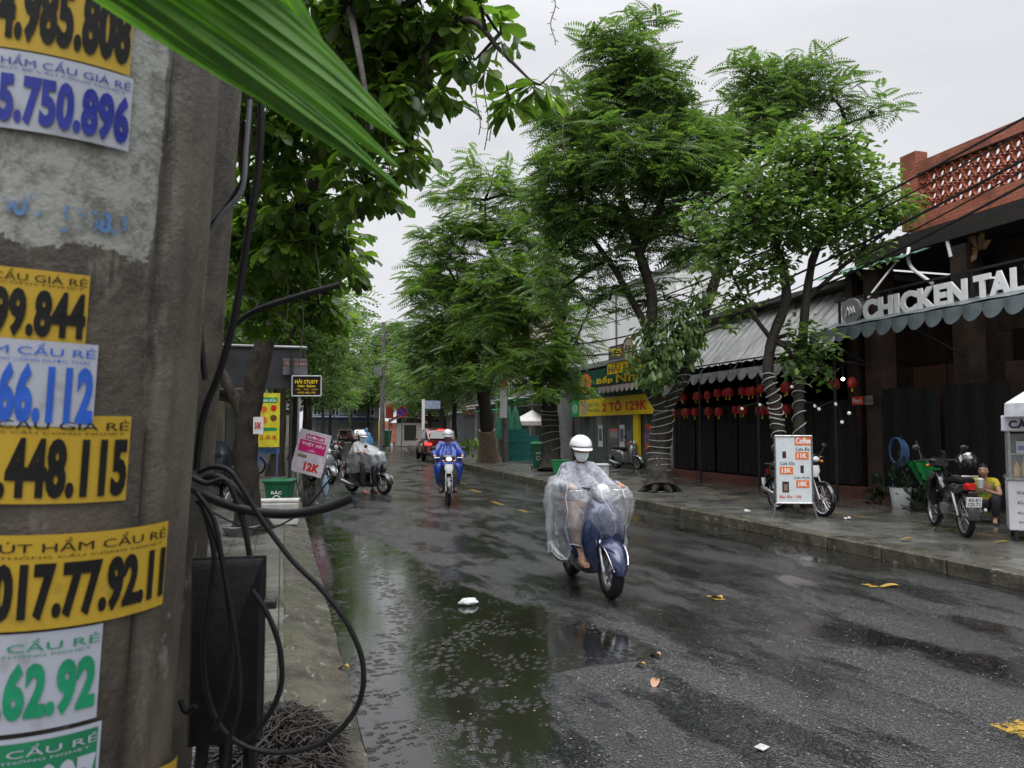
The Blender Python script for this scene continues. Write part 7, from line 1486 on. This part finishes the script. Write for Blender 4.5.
# ---- near left tree: leaning dark trunk and broad leaves arching over the camera
bN=G(249,533,.12); dN=10.9
nt_=tree('near broad leaved tree with dark leaning trunk whose branches arch over the left pavement',bN,
 [([tuple(bN),Q(247,490,dN),Q(246,450,dN),Q(250,410,dN),Q(257,375,dN),Q(267,335,dN),Q(280,300,dN),Q(300,240,dN-.4)],.185,.12),([Q(248,425,dN),Q(238,405,dN),Q(224,378,dN),Q(205,340,dN)],.10,.06)],
 [([Q(300,240,dN-.4),Q(320,160,9),Q(340,60,7),Q(350,-60,5.5)],.13,.06),([Q(280,300,dN),Q(330,285,9.5),Q(350,240,8.5)],.07,.03),([Q(330,110,8),Q(380,70,7),Q(430,40,6.2),Q(470,20,5.8),Q(500,50,5.7),Q(530,80,5.6)],.05,.008),([Q(290,270,10),Q(250,200,8.5),Q(240,120,7)],.08,.03),([Q(340,60,7),Q(400,10,6),Q(450,-30,5.5)],.06,.03),([Q(350,10,6),Q(360,60,5.2),Q(372,130,5)],.03,.012)],
 [LB_(300,60,7.5,50,50,80),LB_(360,40,6.5,50,45,70),LB_(420,30,6.2,42,36,50),LB_(455,20,6,32,24,40,k=.8),LB_(385,110,6.5,42,40,60),LB_(330,130,7.5,50,46,70),LB_(270,150,8,46,50,60),LB_(410,160,6.6,24,34,40,k=.75),LB_(365,185,7,36,36,50),LB_(300,210,8,46,40,60),LB_(250,230,8.5,36,44,50),LB_(280,270,9,42,34,50),LB_(330,250,9,34,26,40,k=.8),LB_(345,275,9.5,22,14,k=.9),LB_(250,290,9.5,30,24,k=.8),LB_(430,90,6,30,30,30,k=.7),
  LB_(500,35,5.8,22,20,20,k=.6),LB_(540,85,5.6,22,13,16,k=1.3),LB_(475,60,5.8,26,16,20,k=.7),LB_(510,100,5.6,14,12,14,k=.8),LB_(400,60,6.4,44,44,60),LB_(340,-20,6,60,40,60),LB_(440,-20,6,50,30,50),LB_(230,60,7,30,60,50,k=.8),LB_(310,305,9.5,38,24,30,k=.9),LB_(345,250,8.5,24,30,30,k=.9),LB_(260,320,9.8,28,22,k=.9),LB_(238,260,8.5,26,50,k=.9),LB_(290,245,8.2,40,34,k=.8),LB_(335,315,10,22,20,k=.8),LB_(262,120,7.5,34,40,50,k=.8)],
 'broad',dens=230,leaf=.22,mat=LF_N,nper=7,twigs=420,droop=.55,tws=.4)
# a second tree behind it on the left, mid green
simple_tree('bright oval leaved tree on the left pavement between the leaning trunk and the black awning',-1.6,17.5,7.0,2.6,LF_O,None,kind='oval',dens=110,leaf=.2,trunkr=.14)
# hanging aerial roots
for i,(x,y0,y1,d) in enumerate([(553,-5,45,5.6),(478,60,135,6),(486,50,150,6),(492,70,140,6),(416,100,170,6.4),(565,70,155,5.6),(388,60,180,6.5),(318,190,300,8),(286,200,330,8.5),(301,230,370,9),(472,-10,60,5.9),(358,150,230,6.8)]):
    P=[DP(x+2.5*sin(k*.9+i),y0+(y1-y0)*k/9,d) for k in range(10)]; mb=MB(); mb.tube(P,.0045*(d/6),4)
    for k in range(1,9): mb.tube([P[k],P[k]+Vector((.03*(-1)**k,0,-.015))],.003,3)
    o=mb.build('aerial_root',M('aerial_root',(.16,.15,.09),.6)); tag(o,'thin hanging rootlet dangling from the near broad leaved tree','root','hanging rootlets of the near tree')
# plants beside pot
for i,(px,py,z) in enumerate([(901,508,.47),(921,512,.15),(880,505,.15)]):
    g=G(px,py,.14); c=(g.x,g.y,z); t=thing('potted_plant',['dark leafy plant growing in the white round pot','dark plant at the foot of the green folded parasol','low dark plant against the black screens left of the white pot'][i],'plant',c); n=90; P=np.array(c)+np.abs(rng.normal(size=(n,3)))*np.array([0,0,.22])+rng.normal(size=(n,3))*np.array([.09,.09,.02]); fw=P-np.array(c)+rng.normal(size=(n,3))*.1; nr=rng.normal(size=(n,3))*.4; nr[:,2]+=1; tv,tf=t_broad(); V,Fs=scatter(tv,tf,P,fw,nr,.16*(.6+.6*rng.random(n))); leafmesh('foliage',V,Fs,M('dark_pot_leaf',(.012,.03,.012),.5,var=.4),t)
    mb=MB(); 
    for k in range(8): mb.tube([c,tuple(P[k*9])],.006,4)
    mb.build('stem',TWIG,t,True,fix=False)
# ================================================================ poles and wires
g=G(505,462,.14); pw=thing('power_pole','slim grey power pole with a red and white banner across the road','utility pole',(g.x,g.y,.14)); dpp=(g-Vector((0,0,CH))).dot(CM@Vector((0,0,-1)))
mb=MB(); mb.tube([(0,0,0),(0,0,8.2)],[.16,.11],12); mb.build('shaft',M('grey_concrete_pole',(.15,.14,.13),.7,var=.4,vs=5),pw)
for z in (6.8,7.5): mb=MB(); mb.box((0,0,z),(1.6,.08,.08)); mb.build('crossarm',LNT,pw)
fl=thing('pole_banner','narrow red and white banner strapped to the slim power pole','banner',(g.x,g.y,3)); a=DP(500,378,dpp-.25); b=DP(507,378,dpp-.25); z0=DP(503,418,dpp).z
mb=MB(); mb.quad(a,b,(b.x+.0,b.y,(a.z+z0)/2+.5),(a.x,a.y,(a.z+z0)/2+.5)); mb.build('red_half',REDI,fl,True,smooth=False,fix=False); mb=MB(); mb.quad((a.x,a.y,(a.z+z0)/2+.5),(b.x,b.y,(a.z+z0)/2+.5),(b.x,b.y,z0),(a.x,a.y,z0)); mb.build('white_half',WHT,fl,True,smooth=False,fix=False)
g2=G(382,452); fp=thing('power_pole','far slim pole with transformer box left of the round road sign','utility pole',(g2.x,g2.y,0)); mb=MB(); mb.tube([(0,0,0),(0,0,9.5)],[.2,.13],10); mb.build('shaft',M('grey_concrete_pole',(.15,.14,.13),.7),fp); mb=MB(); mb.box((-.35,0,5.9),(.6,.5,.75)); mb.build('transformer',LNT,fp); mb=MB(); mb.box((0,0,8.6),(2.2,.1,.1)); mb.build('crossarm',LNT,fp)
def wire(a,b,sag,r,label,gr):
    a=Vector(a);b=Vector(b); P=[a.lerp(b,k/20)-Vector((0,0,sag*4*(k/20)*(1-k/20))) for k in range(21)]; mb=MB(); mb.tube(P,r,5); o=mb.build('overhead_cable',BLK); tag(o,label,'cable',gr)
WG='overhead cables along the right pavement'
top=Vector((g.x,g.y,0))
for k,(ya_,za_,r_) in enumerate([(118,7.2,.018),(127,7.1,.012),(150,6.7,.022),(156,6.3,.012),(158,6.6,.02)]):
    a=DP(1060,[98,112,140,150,165][k],9.5); wire(a,(g.x+.3*(k-2)*.4,g.y,za_-.8),1.0+.12*k,r_,'dark overhead cable sagging along the right pavement past the brick terrace',WG)
wire(DP(420,341,60),DP(180,343,40),.4,.03,'thin overhead cable crossing the street far ahead',None)
wire((g.x,g.y,6.4),(g2.x,g2.y,8.2),.9,.03,'overhead cable running from the slim power pole to the far pole',None)
# ladder leaning behind the twin tree
la0=XP(786,355,11.9);la1=XP(797,300,12.3); ld=thing('metal_ladder','dark ladder on the translucent canopy between the twin stems','ladder',tuple(la0)); d_=Vector((0,-.2,0)); mb=MB(); mb.tube([la0,la1],.02,6); mb.tube([la0+d_*1.6,la1+d_*1.6],.02,6)
for k in range(1,7): q=la0.lerp(la1,k/7); mb.tube([q,q+d_*1.6],.014,5)
mb.build('rails_and_rungs',STEEL,ld,True)
bpy.context.view_layer.update()
